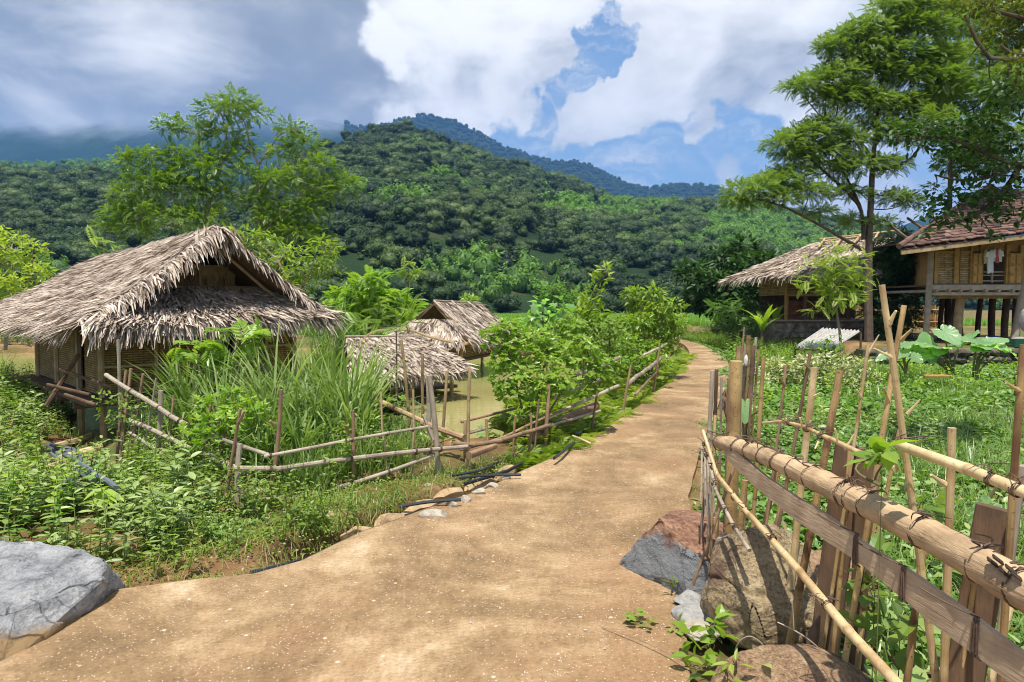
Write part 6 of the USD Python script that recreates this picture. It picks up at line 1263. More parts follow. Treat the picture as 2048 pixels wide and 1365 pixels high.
field_of("garden_ground_cover", "dense low leafy ground cover filling the garden behind the right hand fence", "ground cover", near_g, 24, cover_p + mint_p[:2] + low_p[:1] + dry_p, 301, .6, 1.35, [1, 1, 1, 1, .25, .25, .5, .2, .2], thin=False)
field_of("garden_far_cover", "low green plants in the far half of the garden, in front of the stone wall", "ground cover", far_g, 9, cover_p + lime_p[:1], 302, 1.0, 1.9, [1, 1, 1, 1, .5], False)
gpatch = shapely.Polygon([(4.2, 6.5), (8.5, 9), (11, 12.5), (7, 11), (4.2, 8.2)])
field_of("garden_grass", "patch of taller grass among the ground cover of the right garden", "grass", shapely.union_all([gpatch, shapely.Polygon([(9.0, 13.5), (10.6, 14), (12, 20), (10.2, 20.5)]), shapely.Polygon([(2.2, 3.2), (4, 4.5), (5, 7), (3, 5.5)])]), 14, [(M().add(*tuft(46, .34, .010, 215 + k, .5)), GR) for k in range(2)], 303, .7, 1.3)
verge_r = shapely.LineString(DR[20:118]).buffer(.7, single_sided=True).union(shapely.LineString(DR[20:118]).buffer(-.7, single_sided=True)).difference(PATH.buffer(.03))
verge_r = verge_r.intersection(shapely.box(0, 4.3, 60, 60))
field_of("path_verge", "small weeds along the right edge of the path by the fence foot", "weeds", verge_r, 16, cover_p + low_p, 304, .5, 1.0, thin=False)
bank = shapely.Polygon(gp2((1375, 705), (1395, 668), (1500, 668), (1570, 690), (1530, 730), (1470, 722)))
field_of("bend_weeds", "bushy weeds on the right where the path bends away", "weeds", shapely.Polygon([(6.6, 20), (8.5, 24.5), (9.6, 29), (8, 36), (10.5, 41), (14, 40), (11, 30), (11.2, 24), (9.5, 19)]).difference(PB), 9, stalk_p, 305, 1.0, 1.7, thin=False)
field_of("bend_weeds_left", "weeds left of the far bend under the yellow green hedge", "weeds", shapely.Polygon([(5, 22), (6, 30), (4, 40), (-2, 46), (-4, 36), (2, 28), (3.4, 22)]).difference(PATH.buffer(.3)), 4, stalk_p, 306, 1.2, 2.6, thin=False)
# left side
left_w = shapely.Polygon([(-2.1, 4.35), (-2.5, 4.6), (-3.4, 4.35), (-5.5, 4.4), (-8.5, 7.5), (-9.5, 10.5), (-8.6, 12.5), (-7.4, 11.6), (-6.9, 10.4), (-6.3, 9.3), (-5.6, 8.0), (-4.7, 7.4), (-3.9, 6.9), (-2.6, 5.9), (-1.7, 5.3), (-1.4, 5.0)])
PIPES = shapely.Polygon([tuple(gnd(*p, z=-.2)[:2]) for p in ((60, 868), (245, 868), (262, 900), (262, 985), (225, 992), (120, 985), (85, 940))])
stream_free = STREAM.buffer(.42)
field_of("left_weeds", "thick sunny weeds covering the bank on the left behind the grey rock", "weeds", shapely.Polygon([(-2.2, 4.45), (-2.7, 4.32), (-3.4, 4.4), (-6, 4.2), (-9.5, 8), (-10, 12), (-7.8, 12.2), (-6.6, 9.6), (-5.8, 8.2), (-5.0, 7.0), (-3.6, 6.2), (-2.6, 5.6)]).difference(STREAM.buffer(.5)).difference(PIPES), 27, stalk_p + mint_p + lime_p + straw_p + dry_p, 307, .55, 1.35, [1, 1, 1, 1, .8, .8, .8] + [1.5] * 5 + [.5, .5] + [1.0, 1.0] + [.6, .6], False)
corner_w = shapely.Polygon([(-2.5, 4.75), (-3.6, 5.8), (-4.6, 7.2), (-5.5, 8.6), (-4.8, 8.7), (-3.5, 7.4), (-2.2, 6.15), (-1.5, 5.6), (-1.3, 5.25), (-1.8, 4.9)]).difference(STREAM.buffer(.2)).difference(PIPES)
field_of("corner_weeds", "small leafy weeds and herbs below the corner of the left fence", "weeds", corner_w, 42, stalk_p[:3] + low_p + cover_p[:1] + mint_p[3:] + straw_p, 308, .5, .95, thin=False)
strip_ = shapely.Polygon([(-1.7, 4.95), (-1.5, 5.6), (-2.0, 6.1), (-.4, 7.2), (.2, 7.9), (1.3, 9.7), (1.6, 9.0), (.7, 7.6), (.05, 6.6), (-.8, 5.7), (-1.3, 5.1)]).difference(PATH.buffer(.42))
field_of("bank_grass", "short grass and clover on the strip between the left fence and the ditch", "grass", strip_, 60, low_p + grass_p + straw_p, 309, .5, 1.0, [2, 2, 2, .5, .5, .5, .5, .5], thin=False)
edge_w = LEFTEDGE.buffer(.85, single_sided=True).difference(PATH.buffer(.16)).intersection(shapely.box(-2.8, 4.2, -.55, 6.0))
field_of("edge_weeds", "dry looking tangled grass hanging over the ditch near the path", "grass", edge_w, 60, low_p + straw_p, 310, .5, 1.0, [1, 1, 1, 1, 1], thin=False)
inner = shapely.Polygon([(-2.0, 6.2), (-4.9, 8.9), (-5.0, 10.6), (-2.6, 11.2), (-.8, 10.0), (.2, 8.4), (-.4, 7.15)])
field_of("grass_under_cane", "tangled grass and weeds on the floor of the tall grass garden", "grass", inner.difference(shapely.box(-1.2, 6.5, 3, 12)), 16, [(M().add(*tuft(46, .42, .010, 218 + k, .5)), GR) for k in range(2)] + stalk_p[:3], 311, .8, 1.4, thin=False)
pbank = POND.exterior.buffer(.55).difference(POND.buffer(-.05)).intersection(shapely.box(-14, 9, 4, 40))
field_of("pond_bank_weeds", "weeds and grass along the bank of the pond", "weeds", pbank, 7, low_p + grass_p + stalk_p[:2], 312, .6, 1.1, thin=False)
field_of("pond_left_bank", "bright weeds on the low bank at the far left beyond the stream", "weeds", shapely.Polygon([(-8.4, 11.5), (-9.3, 13.4), (-12, 17), (-16, 19), (-16, 14), (-11, 10.5)]), 9, stalk_p, 313, .8, 1.5, thin=False)
field_of("meadow", "rough green plants on the flat ground behind the pond", "grass", shapely.Polygon([(-30, 26), (-26, 40), (4, 40), (3.4, 30), (-2, 34), (-14, 37.5), (-25, 31), (-40, 26), (-60, 40), (-40, 46), (-26, 44)]).buffer(0), 1.4, stalk_p, 314, 1.6, 3.2, thin=False)

# ---- tall lemongrass-like clumps inside the fence
def cane(seed, n=64, h=1.05):
    rs = np.random.default_rng(seed); P = np.c_[rs.normal(0, .055, (n, 2)), np.zeros(n)]
    return M().add(*blades(P, rs.uniform(0, 6.28, n), np.abs(rs.normal(.12, .16, n)), h * rs.uniform(.55, 1.25, n), rs.uniform(.020, .044, n), rs.uniform(.25, 2.2, n), 4, np.clip(rs.normal(.5, .25, n), 0, 1)))
spots = [(360, 850, 9.0), (385, 880, 8.2), (420, 850, 8.8), (455, 845, 8.6), (470, 905, 7.3), (500, 870, 8.0), (515, 915, 7.0), (545, 880, 7.6), (565, 905, 7.1), (590, 870, 8.0), (600, 930, 6.8), (620, 895, 7.5), (640, 860, 8.6), (650, 915, 7.1), (675, 890, 7.8), (690, 850, 9.0), (700, 900, 7.4), (715, 870, 8.2), (735, 905, 7.5), (440, 900, 7.6), (575, 850, 8.8), (540, 935, 6.6), (400, 830, 9.6), (625, 835, 9.4), (480, 835, 9.2), (735, 850, 8.9)]
protos = []
NTH = ["leftmost", "second", "third", "fourth", "fifth", "sixth", "seventh", "eighth", "ninth", "tenth", "eleventh", "twelfth"]
def row_of(Y): return "front row behind the left rails" if Y < 7.35 else "middle row" if Y < 8.35 else "back row by the hut"
rows = {}
for s_ in sorted(spots): rows.setdefault(row_of(s_[2]), []).append(s_)
for k, (px, py, Y) in enumerate(spots):
    p = at(px, py, Y); p[2] = gz(p[0], p[1]) - .03; p[2] = max(p[2], -.25); near = Y < 7.35
    r_ = row_of(Y); nth = NTH[rows[r_].index((px, py, Y))]; grp = "tall grass clumps inside the left fence"; lab = f"tall grass clump, {nth}{' from left' if nth != 'leftmost' else ''} in the {r_}"
    if k < 5:
        t = Thing("grass_clump", lab, "grass clump", p, grp); m = cane(320 + k, 64, 1.22 if not near else .95); v, f, tt = m.get(); t.part("blades", M().add(v + p, f, tt), LOOK["cane_leaf"]); protos.append(t.path)
    else: copy_thing(protos[(k * 3) % 5 if not near else 4], "grass_clump", lab, "grass clump", p, rng.uniform(0, 360), grp, rng.uniform(.75, 1.15))
TUFTS = [(590, 975, 6.25), (625, 960, 6.4), (655, 950, 6.6), (690, 945, 6.7), (725, 930, 6.95), (790, 905, 7.2), (815, 890, 7.4), (800, 925, 7.0), (640, 975, 6.2), (745, 915, 7.2)]
for k, (px, py, Y) in enumerate(TUFTS):
    p = at(px, py, Y); p[2] = gz(p[0], p[1]) - .02
    tf = sorted(x[0] for x in TUFTS); nth = NTH[tf.index(px)]; grp = "fine grass tufts behind the front rails"; lab = f"fine blue green grass tuft behind the front rails, {nth}{' from the left' if nth != 'leftmost' else ''}"
    if k == 0:
        t = Thing("grass_tuft", lab, "grass tuft", p, grp); n = 120; rs = np.random.default_rng(8); q = np.c_[rs.normal(0, .07, (n, 2)), np.zeros(n)]
        m = M().add(*blades(q, rs.uniform(0, 6.28, n), np.abs(rs.normal(.15, .25, n)), rs.uniform(.25, .6, n), .008, rs.uniform(.2, 1.3, n), 4)); v, f, tt = m.get(); t.part("blades", M().add(v + p, f, tt), LOOK["cane_leaf"]); tuft0 = t.path
    else: copy_thing(tuft0, "grass_tuft", lab, "grass tuft", p, rng.uniform(0, 360), grp, rng.uniform(.75, 1.2))

# ---- shrubs and trees built from clumps of leaves
PIN = {"pin": frond_mesh(8, .5, .13, .30, .55), "fine": frond_mesh(11, .5, .11, .27, .5), "broadpin": frond_mesh(6, .5, .22, .36, .6, "lance"), "fern": frond_mesh(14, .6, .13, .26, .9)}
def bush(name, label, cat, base, clumps, leaf, L, W, dens, matn, trunk=(), tmat="bark", group=None, droop=.1, shape_up=.5, twigs=.5, inner=.35, twig_r=.012, jit=.55, extra=None, crown="crown"):
    """clumps: (px, py, Y, half width px, half height px); leaves lie on and in each clump; trunk: polylines of (px, py, Y) with a radius in px."""
    t = Thing(name, label, cat, base, group); m = M(); tw = M()
    tl, tp = [], []
    for pts, r0, r1 in trunk:
        P = curve([p if not isinstance(p, tuple) else at(*p) for p in pts], 14); Y = P[:, 1].mean(); tl.append(P)
        tp.append(t.part("trunk" if r0 > 4 else "stem", M().add(*tube(P, np.linspace(r0, r1, 14) / F * Y, 8 if r0 > 3 else 5, True, rng.uniform(.3, .7), .03, len(tl))), LOOK[tmat], smooth=40))
    tws = [M() for _ in tl]
    allp = np.vstack(tl) if tl else np.asarray(base)[None]
    for (px, py, Y, rx, ry_) in clumps:
        c = at(px, py, Y); R = V(rx, (rx + ry_) / 2, ry_) / F * Y; area = R[0] * R[2] * 4
        n = max(6, int(area * dens)); d = rdir(n); d[:, 2] += shape_up * .35; d = nrm(d); rad = np.where(rng.uniform(0, 1, n) < inner, rng.uniform(.25, .8, n), rng.uniform(.8, 1.08, n))
        P = c + d * R * rad[:, None]; D = nrm(d * V(1, 1, .6) + rng.normal(0, jit, (n, 3)) + V(0, 0, -droop)); U = UPZ(n) * 1.0 + d * .5 + rng.normal(0, .25, (n, 3))
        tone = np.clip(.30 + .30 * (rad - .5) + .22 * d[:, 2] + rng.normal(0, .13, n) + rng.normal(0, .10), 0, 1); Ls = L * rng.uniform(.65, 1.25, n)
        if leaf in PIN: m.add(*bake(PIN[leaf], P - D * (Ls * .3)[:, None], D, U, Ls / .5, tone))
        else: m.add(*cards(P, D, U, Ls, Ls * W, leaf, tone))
        if twigs and tl:
            qi = int(np.argmin(np.linalg.norm(allp - (c - V(0, 0, R[2] * .6)), axis=1))); q = allp[qi]; tw = tws[qi // 14]
            e = c + V(0, 0, R[2] * .2); tw.add(*tube(curve([q, (q + e) / 2 + V(0, 0, -.08 * np.linalg.norm(e - q)) + rng.normal(0, .03, 3), e], 7), np.linspace(twig_r * 1.6, twig_r * .5, 7), 5, False))
            for _ in range(int(3 * twigs + rng.uniform())):
                e2 = c + rdir(1)[0] * R * .85; tw.add(*tube(curve([(q + e) / 2 + (e - q) * rng.uniform(.2, .5), (c + e2) / 2 + rng.normal(0, .02, 3), e2], 5), np.linspace(twig_r * .7, twig_r * .25, 5), 4, False))
    if extra is not None: extra(t, m)
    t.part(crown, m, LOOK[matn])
    for q, tw in zip(tp, tws):
        if tw.n: t.part("branches", tw, LOOK[tmat], smooth=50, under=q)
    return t
def spread(outline, Y, n, r, seed, dy=.6, flat=.75):
    """Clumps spread over an outline drawn in picture columns and rows (a closed polygon), each at its own depth."""
    rs = np.random.default_rng(seed); poly = shapely.Polygon(outline); q = strew(poly, n * 8, seed); keep = []
    for a in q:
        if all(np.linalg.norm(a - b) > r * 1.05 for b in keep): keep.append(a)
        if len(keep) >= n: break
    return [(a[0], a[1], Y + rs.normal(0, dy), r * rs.uniform(.75, 1.3), r * flat * rs.uniform(.75, 1.2)) for a in keep]
# the airy pinnate tree behind the left hut
cl = [(470, 205, 20, 48, 22), (440, 225, 19.6, 50, 24), (500, 228, 20.4, 44, 20), (338, 255, 19.4, 26, 22), (395, 262, 19.8, 46, 22), (455, 275, 20, 50, 24), (585, 262, 20.3, 40, 20), (602, 292, 20.2, 46, 20), (560, 310, 20.2, 36, 18), (640, 335, 20, 44, 20), (690, 370, 20.2, 34, 22), (655, 385, 20, 44, 20), (600, 360, 20, 52, 24), (545, 365, 19.8, 42, 24),
      (255, 325, 19.2, 30, 22), (300, 315, 19.4, 44, 20), (345, 320, 19.5, 50, 24), (400, 318, 19.7, 46, 24), (450, 330, 19.8, 46, 26), (290, 370, 19.2, 54, 24), (345, 375, 19.3, 52, 28), (400, 385, 19.6, 50, 26), (450, 395, 19.8, 44, 26), (250, 395, 19, 36, 18), (235, 430, 19, 40, 20), (290, 430, 19.1, 52, 26), (350, 440, 19.2, 54, 26), (410, 440, 19.5, 50, 26), (215, 458, 19, 26, 14), (270, 462, 19, 40, 18),
      (520, 405, 20, 36, 22), (560, 430, 20.1, 46, 28), (610, 430, 20, 52, 26), (540, 455, 20, 44, 26), (590, 470, 20, 50, 24), (630, 470, 20, 34, 20), (500, 350, 19.9, 36, 18), (420, 350, 19.4, 40, 22), (370, 345, 19.3, 40, 20), (480, 300, 20, 34, 18), (620, 405, 20, 40, 18)]
bush("pinnate_tree", "tall airy bright green tree with feathery leaves rising behind the left hut", "tree", at(520, 655, 20) * V(1, 1, 0) + V(0, 0, -.3), cl, "pin", .29, 1, 175, "tree_leaf",
     [([(524, 690, 20), (521, 560, 20), (519, 440, 20), (517, 330, 20)], 4.5, 2.6), ([(517, 330, 20), (500, 290, 20), (490, 250, 20), (470, 215, 20)], 2.4, 1), ([(517, 330, 20), (545, 290, 20.2), (560, 270, 20.2), (590, 262, 20.3)], 2, 1), ([(520, 480, 20), (570, 420, 20), (610, 385, 20), (670, 365, 20)], 2, .8), ([(412, 660, 19.5), (408, 520, 19.5), (412, 440, 19.5), (440, 350, 19.7), (455, 280, 19.9)], 3.4, 1.2), ([(410, 440, 19.5), (360, 410, 19.4), (335, 380, 19.3), (290, 340, 19.3)], 2, .8), ([(408, 470, 19.5), (330, 450, 19.2), (250, 440, 19)], 2, .8), ([(415, 440, 19.5), (400, 360, 19.6), (395, 270, 19.8), (340, 258, 19.5)], 2, .8)], "pale_bark", twig_r=.014, inner=.4, shape_up=1.2, jit=.38)
# yellow-green bush right behind the hut gable
cl = spread([(455, 470), (500, 455), (560, 500), (610, 505), (660, 478), (672, 500), (650, 545), (610, 590), (540, 560), (490, 510)], 17, 26, 20, 401, .5)
bush("leafy_tree", "yellow green tree with glossy leaves beside the right slope of the large hut roof", "tree", at(580, 650, 17) * V(1, 1, 0) + V(0, 0, -.3), cl, "lance", .17, .36, 330, "yellow_leaf", [([(580, 680, 17), (585, 600, 17), (560, 530, 17), (500, 480, 17)], 4, 1.5), ([(585, 600, 17), (620, 545, 17), (655, 490, 17)], 3, 1)], "pale_bark", droop=.35)
cl = spread([(-60, 470), (20, 462), (50, 500), (85, 505), (92, 575), (60, 620), (0, 640), (-60, 640)], 19, 26, 22, 402, .6)
bush("leafy_tree", "yellowish green bush at the far left edge behind the hut eave", "bush", at(10, 690, 19) * V(1, 1, 0) + V(0, 0, -.2), cl, "lance", .17, .45, 330, "yellow_leaf", [([(10, 700, 19), (20, 600, 19), (25, 500, 19)], 4, 1.5), ([(15, 640, 19), (60, 560, 19)], 3, 1)], "pale_bark")
bush("banana_shoot", "small bright feathery shoot above the left slope of the large hut roof", "plant", at(205, 560, 18), [(205, 495, 18, 24, 20)], "fine", .5, 1, 50, "lime_leaf", [([(205, 560, 18), (205, 490, 18)], 2, 1)])
# bushes between the huts
cl = spread([(660, 620), (690, 590), (730, 560), (790, 575), (830, 590), (850, 620), (820, 650), (780, 660), (700, 665)], 25, 26, 24, 403, .8)
bush("feathery_bush", "broad bright green feathery bush between the large hut and the small pond hut", "bush", at(760, 690, 25) * V(1, 1, 0) + V(0, 0, -.2), cl, "broadpin", .55, 1, 55, "lime_leaf", [([(760, 690, 25), (755, 620, 25), (735, 575, 25)], 3, 1.5), ([(760, 670, 25), (800, 610, 25)], 3, 1)], "green_stem")
bush("feathery_sapling", "young feathery tree standing in front of the raft hut, leaves drooping", "tree", at(793, 800, 13.5) * V(1, 1, 0) + V(0, 0, -.5), [(745, 640, 13.5, 28, 14), (790, 628, 13.6, 34, 14), (825, 640, 13.5, 24, 14), (770, 655, 13.4, 36, 12), (812, 612, 13.7, 22, 12), (755, 618, 13.6, 26, 12), (715, 648, 13.5, 22, 8)], "fine", .42, 1, 46, "tree_leaf", [([(793, 800, 13.5), (793, 720, 13.5), (792, 640, 13.5)], 2.2, 1.2)], "bark", twig_r=.008)
bush("feathery_tree", "single small feathery tree crown against the dark hillside above the bushes", "tree", at(820, 660, 27) * V(1, 1, 0) + V(0, 0, -.2), [(818, 538, 27, 24, 10), (806, 545, 27, 14, 7), (832, 546, 27, 14, 7)], "pin", .55, 1, 44, "tree_leaf", [([(818, 660, 27), (816, 600, 27), (817, 545, 27)], 1.6, 1)], "bark")
cl = spread([(640, 640), (680, 610), (700, 680), (690, 720), (650, 720)], 20, 12, 18, 404, .4)
bush("reed_bush", "dark green reedy bush just right of the large hut", "bush", at(670, 740, 19) * V(1, 1, 0) + V(0, 0, -.3), cl, "lance", .5, .10, 160, "cover_leaf", [([(670, 740, 19), (670, 660, 19)], 2, 1)], "green_stem", droop=-.2)
for k, (px, py, Y, hgt, lab) in enumerate([(700, 640, 21, 1.5, "dark reed clump left of the small pond hut"), (735, 650, 20, 1.4, "middle reed clump between the huts"), (655, 690, 17, 1.5, "reed clump under the right eave of the large hut"), (780, 668, 20.5, 1.0, "reed clump touching the ridge of the raft hut")]):
    p = at(px, py + 50, Y); p[2] = -.4; n = 90; rs = np.random.default_rng(k); m = M().add(*blades(p + np.c_[rs.normal(0, .2, (n, 2)), np.zeros(n)], rs.uniform(0, 6.28, n), np.abs(rs.normal(.15, .2, n)), hgt * rs.uniform(.6, 1.3, n), .045, rs.uniform(.2, 1.4, n), 4))
    t = Thing("reed_clump", lab, "reeds", p); t.part("blades", m, LOOK["cover_leaf"])
# the hedge along the ditch
cl = [(1010, 655, 8.6, 30, 22), (985, 675, 8.5, 22, 18), (1030, 700, 8.5, 34, 26), (1060, 680, 8.7, 34, 24), (1000, 725, 8.4, 26, 20), (1045, 745, 8.4, 34, 24), (1085, 720, 8.6, 36, 24), (1100, 690, 8.8, 30, 20), (1120, 760, 8.5, 34, 22), (1080, 775, 8.4, 34, 20), (1020, 785, 8.3, 26, 18), (1060, 810, 8.3, 26, 16), (1140, 720, 8.9, 34, 22), (1160, 690, 9.0, 30, 22), (1190, 730, 9.0, 32, 24), (1200, 765, 9.0, 24, 18), (1170, 785, 8.9, 24, 14), (1150, 655, 9.2, 28, 18), (1042, 835, 8.2, 20, 10), (990, 765, 8.3, 18, 12)]
bush("maple_leaved_shrub", "sprawling shrub with lobed bright green leaves leaning over the pond railing", "shrub", at(1060, 880, 8.3) * V(1, 1, 0) + V(0, 0, -.2), cl, "lobed", .105, .95, 680, "lobed_leaf", [([(1060, 890, 8.2), (1040, 800, 8.3), (1015, 700, 8.5)], 3, 1.5), ([(1062, 890, 8.2), (1075, 800, 8.4), (1095, 700, 8.7)], 3, 1.5), ([(1066, 890, 8.3), (1120, 790, 8.6), (1180, 720, 9)], 3, 1.2)], "green_stem", droop=.30, inner=.45, twig_r=.007, jit=.7)
def flower(t, m):
    for px, py, s in ((1073, 620, 5),):
        c = at(px, py, 11); r = s / F * 11; q = M().add(*cards(np.tile(c, (7, 1)), np.array([[math.cos(a), -.4, math.sin(a)] for a in np.arange(7) * .9]), UPZ(7) + .2, r * 1.5, r * 1.2, "oval", .5)); t.part("flower", q, LOOK["red_petal"])
cl = spread([(1050, 640), (1070, 605), (1110, 600), (1130, 625), (1120, 655), (1060, 670)], 11, 9, 20, 405, .3)
bush("hibiscus", "dark leaved shrub with one red flower in the hedge behind the small hut", "shrub", at(1090, 800, 11) * V(1, 1, 0) + V(0, 0, -.2), cl, "oval", .17, .75, 240, "taro_leaf", [([(1100, 800, 11), (1090, 700, 11), (1085, 630, 11)], 2, 1)], "green_stem", extra=flower)
cl = [(1210, 545, 12, 10, 16), (1200, 565, 12, 12, 14), (1188, 588, 12, 14, 12), (1178, 610, 12, 18, 14), (1165, 630, 12, 24, 16), (1200, 632, 12, 22, 14)]
bush("tall_shoot", "tall thin yellow green shoot standing out above the hedge", "shrub", at(1170, 780, 12) * V(1, 1, 0) + V(0, 0, -.2), cl, "lance", .17, .34, 420, "yellow_leaf", [([(1165, 780, 12), (1172, 660, 12), (1190, 590, 12), (1212, 530, 12)], 1.6, .8)], "green_stem", droop=-.25)
cl = spread([(1100, 640), (1140, 620), (1200, 640), (1240, 660), (1250, 720), (1210, 740), (1130, 700)], 12.5, 18, 24, 406, .5)
bush("hedge_bush", "mixed green leafy hedge bush in the middle of the hedge", "bush", at(1190, 780, 12.5) * V(1, 1, 0) + V(0, 0, -.2), cl, "oval", .10, .6, 800, "weed_leaf", [([(1190, 800, 12.5), (1170, 700, 12.5), (1150, 650, 12.5)], 2, 1), ([(1190, 800, 12.5), (1220, 690, 12.5)], 2, 1)], "green_stem")
cl = spread([(1230, 650), (1265, 595), (1305, 580), (1345, 600), (1358, 640), (1352, 690), (1300, 720), (1250, 715)], 15.5, 34, 22, 407, .7)
bush("hedge_bush", "big rounded yellow green bush at the far end of the hedge by the path", "bush", at(1300, 760, 15.5) * V(1, 1, 0) + V(0, 0, -.2), cl, "lance", .13, .36, 900, "yellow_leaf", [([(1300, 760, 15.5), (1290, 680, 15.5), (1280, 610, 15.5)], 2, 1), ([(1300, 760, 15.5), (1325, 640, 15.5)], 2, 1)], "green_stem", droop=.25, twig_r=.008)
cl = spread([(1225, 690), (1260, 660), (1300, 700), (1330, 705), (1345, 720), (1290, 750), (1240, 740)], 14.2, 12, 20, 408, .4)
bush("hedge_bush", "low hedge bush under the big yellow green one, spilling over the rails", "bush", at(1270, 775, 14.2) * V(1, 1, 0) + V(0, 0, -.2), cl, "oval", .10, .55, 700, "lime_leaf", [([(1270, 780, 14.2), (1275, 700, 14.2)], 2, 1)], "green_stem")
cl = spread([(960, 690), (985, 680), (1000, 760), (985, 800)], 8.6, 4, 16, 409, .1)
# ferns on the ditch bank: many small fronds that merge into one bank
fb = [(M().add(*bake(PIN["fern"], np.zeros((9, 3)) + rng.normal(0, .03, (9, 3)) * V(1, 1, 0), np.stack([np.cos(np.arange(9) * .7 + k), np.sin(np.arange(9) * .7 + k), np.full(9, 1.05)], 1), UPZ(9), np.full(9, .95) * rng.uniform(.8, 1.2, 9))), LOOK["fern_leaf"]) for k in range(4)]
fl = LEFTEDGE.buffer(1.5, single_sided=True).difference(PATH.buffer(.13)).intersection(shapely.box(.0, 7.5, 12, 24))
q = strew(fl, int(fl.area * 34), 320); z = ground_z(q[:, 0], q[:, 1]); dd = shapely.distance(shapely.points(q), PATH); k = dd < 1.45; q, z, dd = q[k], z[k], dd[k]
scatter("/World/fern_bank", fb, np.c_[q, np.maximum(z, -.14) - .04 + .25 * np.clip(dd - .4, 0, 1)], scale=rng.uniform(.6, 1.05, len(q)), label="bank of yellow green ferns between the hedge and the ditch", cat="ferns")
fl = LEFTEDGE.buffer(2.6, single_sided=True).difference(PATH.buffer(1.0)).intersection(shapely.box(.0, 7.5, 12, 26))
field_of("hedge_undergrowth", "leafy undergrowth filling the hedge along the ditch", "undergrowth", fl, 14, stalk_p + cover_p, 321, 1.1, 2.1, thin=False)
# shrubs in the left garden
cl = [(455, 715, 8.3, 26, 12), (490, 690, 8.3, 22, 12), (430, 700, 8.3, 26, 12), (500, 670, 8.3, 20, 10), (455, 665, 8.4, 18, 10), (410, 725, 8.2, 30, 10), (370, 705, 8.3, 34, 10), (400, 690, 8.3, 28, 10), (520, 672, 8.3, 14, 8)]
bush("feathery_shrub", "slender shrub with feathery green leaves in front of the large hut's doorway", "shrub", at(425, 880, 8.2) * V(1, 1, 0) + V(0, 0, -.1), cl, "broadpin", .26, 1, 130, "lobed_leaf", [([(420, 900, 8.2), (424, 800, 8.2), (445, 740, 8.3), (480, 690, 8.3)], 5.2, 1.5), ([(424, 800, 8.2), (425, 740, 8.2), (400, 705, 8.3)], 3, 1.2)], "bark", twig_r=.007)
cl = [(420, 810, 6.9, 28, 18), (455, 790, 7.0, 34, 16), (490, 815, 6.8, 28, 18), (440, 840, 6.7, 34, 18), (400, 850, 6.7, 24, 14), (470, 850, 6.6, 28, 16), (415, 880, 6.5, 26, 14), (375, 860, 6.8, 22, 10), (520, 825, 6.8, 18, 12), (380, 885, 6.5, 16, 10)]
bush("young_shrub", "bright yellow green young shrub growing through the corner of the left fence", "shrub", at(440, 930, 6.5) * V(1, 1, 0) + V(0, 0, -.05), cl, "lobed", .105, .85, 520, "lime_leaf", [([(440, 940, 6.5), (440, 860, 6.7), (455, 795, 6.9)], 2, 1), ([(440, 940, 6.5), (415, 870, 6.6)], 2, 1)], "green_stem", droop=.2, twig_r=.005)
cl = spread([(440, 945), (500, 935), (530, 970), (500, 1040), (450, 1050), (400, 1010), (400, 960)], 5.6, 16, 22, 411, .12)
bush("corner_bush", "low dark green small leaved bush at the foot of the left fence corner", "bush", at(470, 1060, 5.5) * V(1, 1, 0) + V(0, 0, -.05), cl, "oval", .045, .6, 900, "weed_leaf", [([(470, 1060, 5.5), (465, 980, 5.6)], 2, 1)], "green_stem", twig_r=.004)
cl = spread([(240, 790), (290, 800), (330, 850), (320, 900), (250, 900), (205, 840), (190, 800)], 8.2, 16, 24, 412, .2)
bush("corner_bush", "tangled small leaved climber over the far left end of the rails", "bush", at(260, 900, 8.2) * V(1, 1, 0) + V(0, 0, -.2), cl, "oval", .06, .6, 500, "weed_leaf", [([(260, 920, 8.2), (262, 830, 8.2)], 2, 1)], "green_stem", twig_r=.004)
cl = spread([(520, 1040), (570, 1010), (640, 1010), (655, 1050), (610, 1085), (540, 1085)], 5.2, 14, 20, 413, .08)
bush("low_bush", "low pointed leaved bush on the bank beside the round tan stone", "bush", at(590, 1090, 5.1) * V(1, 1, 0) + V(0, 0, -.05), cl, "lance", .075, .34, 700, "weed_leaf", [([(590, 1090, 5.1), (595, 1040, 5.2)], 2, 1)], "green_stem", twig_r=.004)
cl = [(665, 840, 9.5, 20, 16), (770, 820, 8.5, 22, 18), (790, 800, 8.5, 20, 16), (765, 850, 8.3, 24, 14), (840, 870, 7.8, 26, 14), (870, 885, 7.6, 24, 14), (905, 880, 7.6, 24, 14), (745, 795, 9.0, 20, 14)]
bush("young_shrub", "young shrub with lobed leaves climbing on the poles by the pond", "shrub", at(790, 880, 8.2) * V(1, 1, 0) + V(0, 0, -.2), cl, "lobed", .11, .9, 200, "lobed_leaf", [([(790, 890, 8.2), (780, 830, 8.4)], 2, 1), ([(860, 920, 7.7), (850, 880, 7.7)], 2, 1)], "green_stem", twig_r=.005)
t = Thing("seedling", "pale yellow green seedling with drooping broad leaves in front of the pipe bundle", "plant", at(215, 1035, 5.2) * V(1, 1, 0) + V(0, 0, -.1)); m = M(); c = at(205, 975, 5.2)
for px, py, a in ((168, 985, 200), (185, 1000, 240), (200, 1000, 260), (232, 990, -50), (248, 988, -20), (225, 1000, -70), (212, 1012, -95), (190, 975, 170)):
    e = at(px, py + 14, 5.1); m.add(*cards(c[None], (e - c)[None], V(0, -.3, 1.)[None], np.linalg.norm(e - c) * 1.1, .055, "oval", .85))
t.part("leaves", m, LOOK["lime_leaf"]); t.part("stem", M().add(*tube([at(212, 1050, 5.2), c], .005, 5)), LOOK["green_stem"])
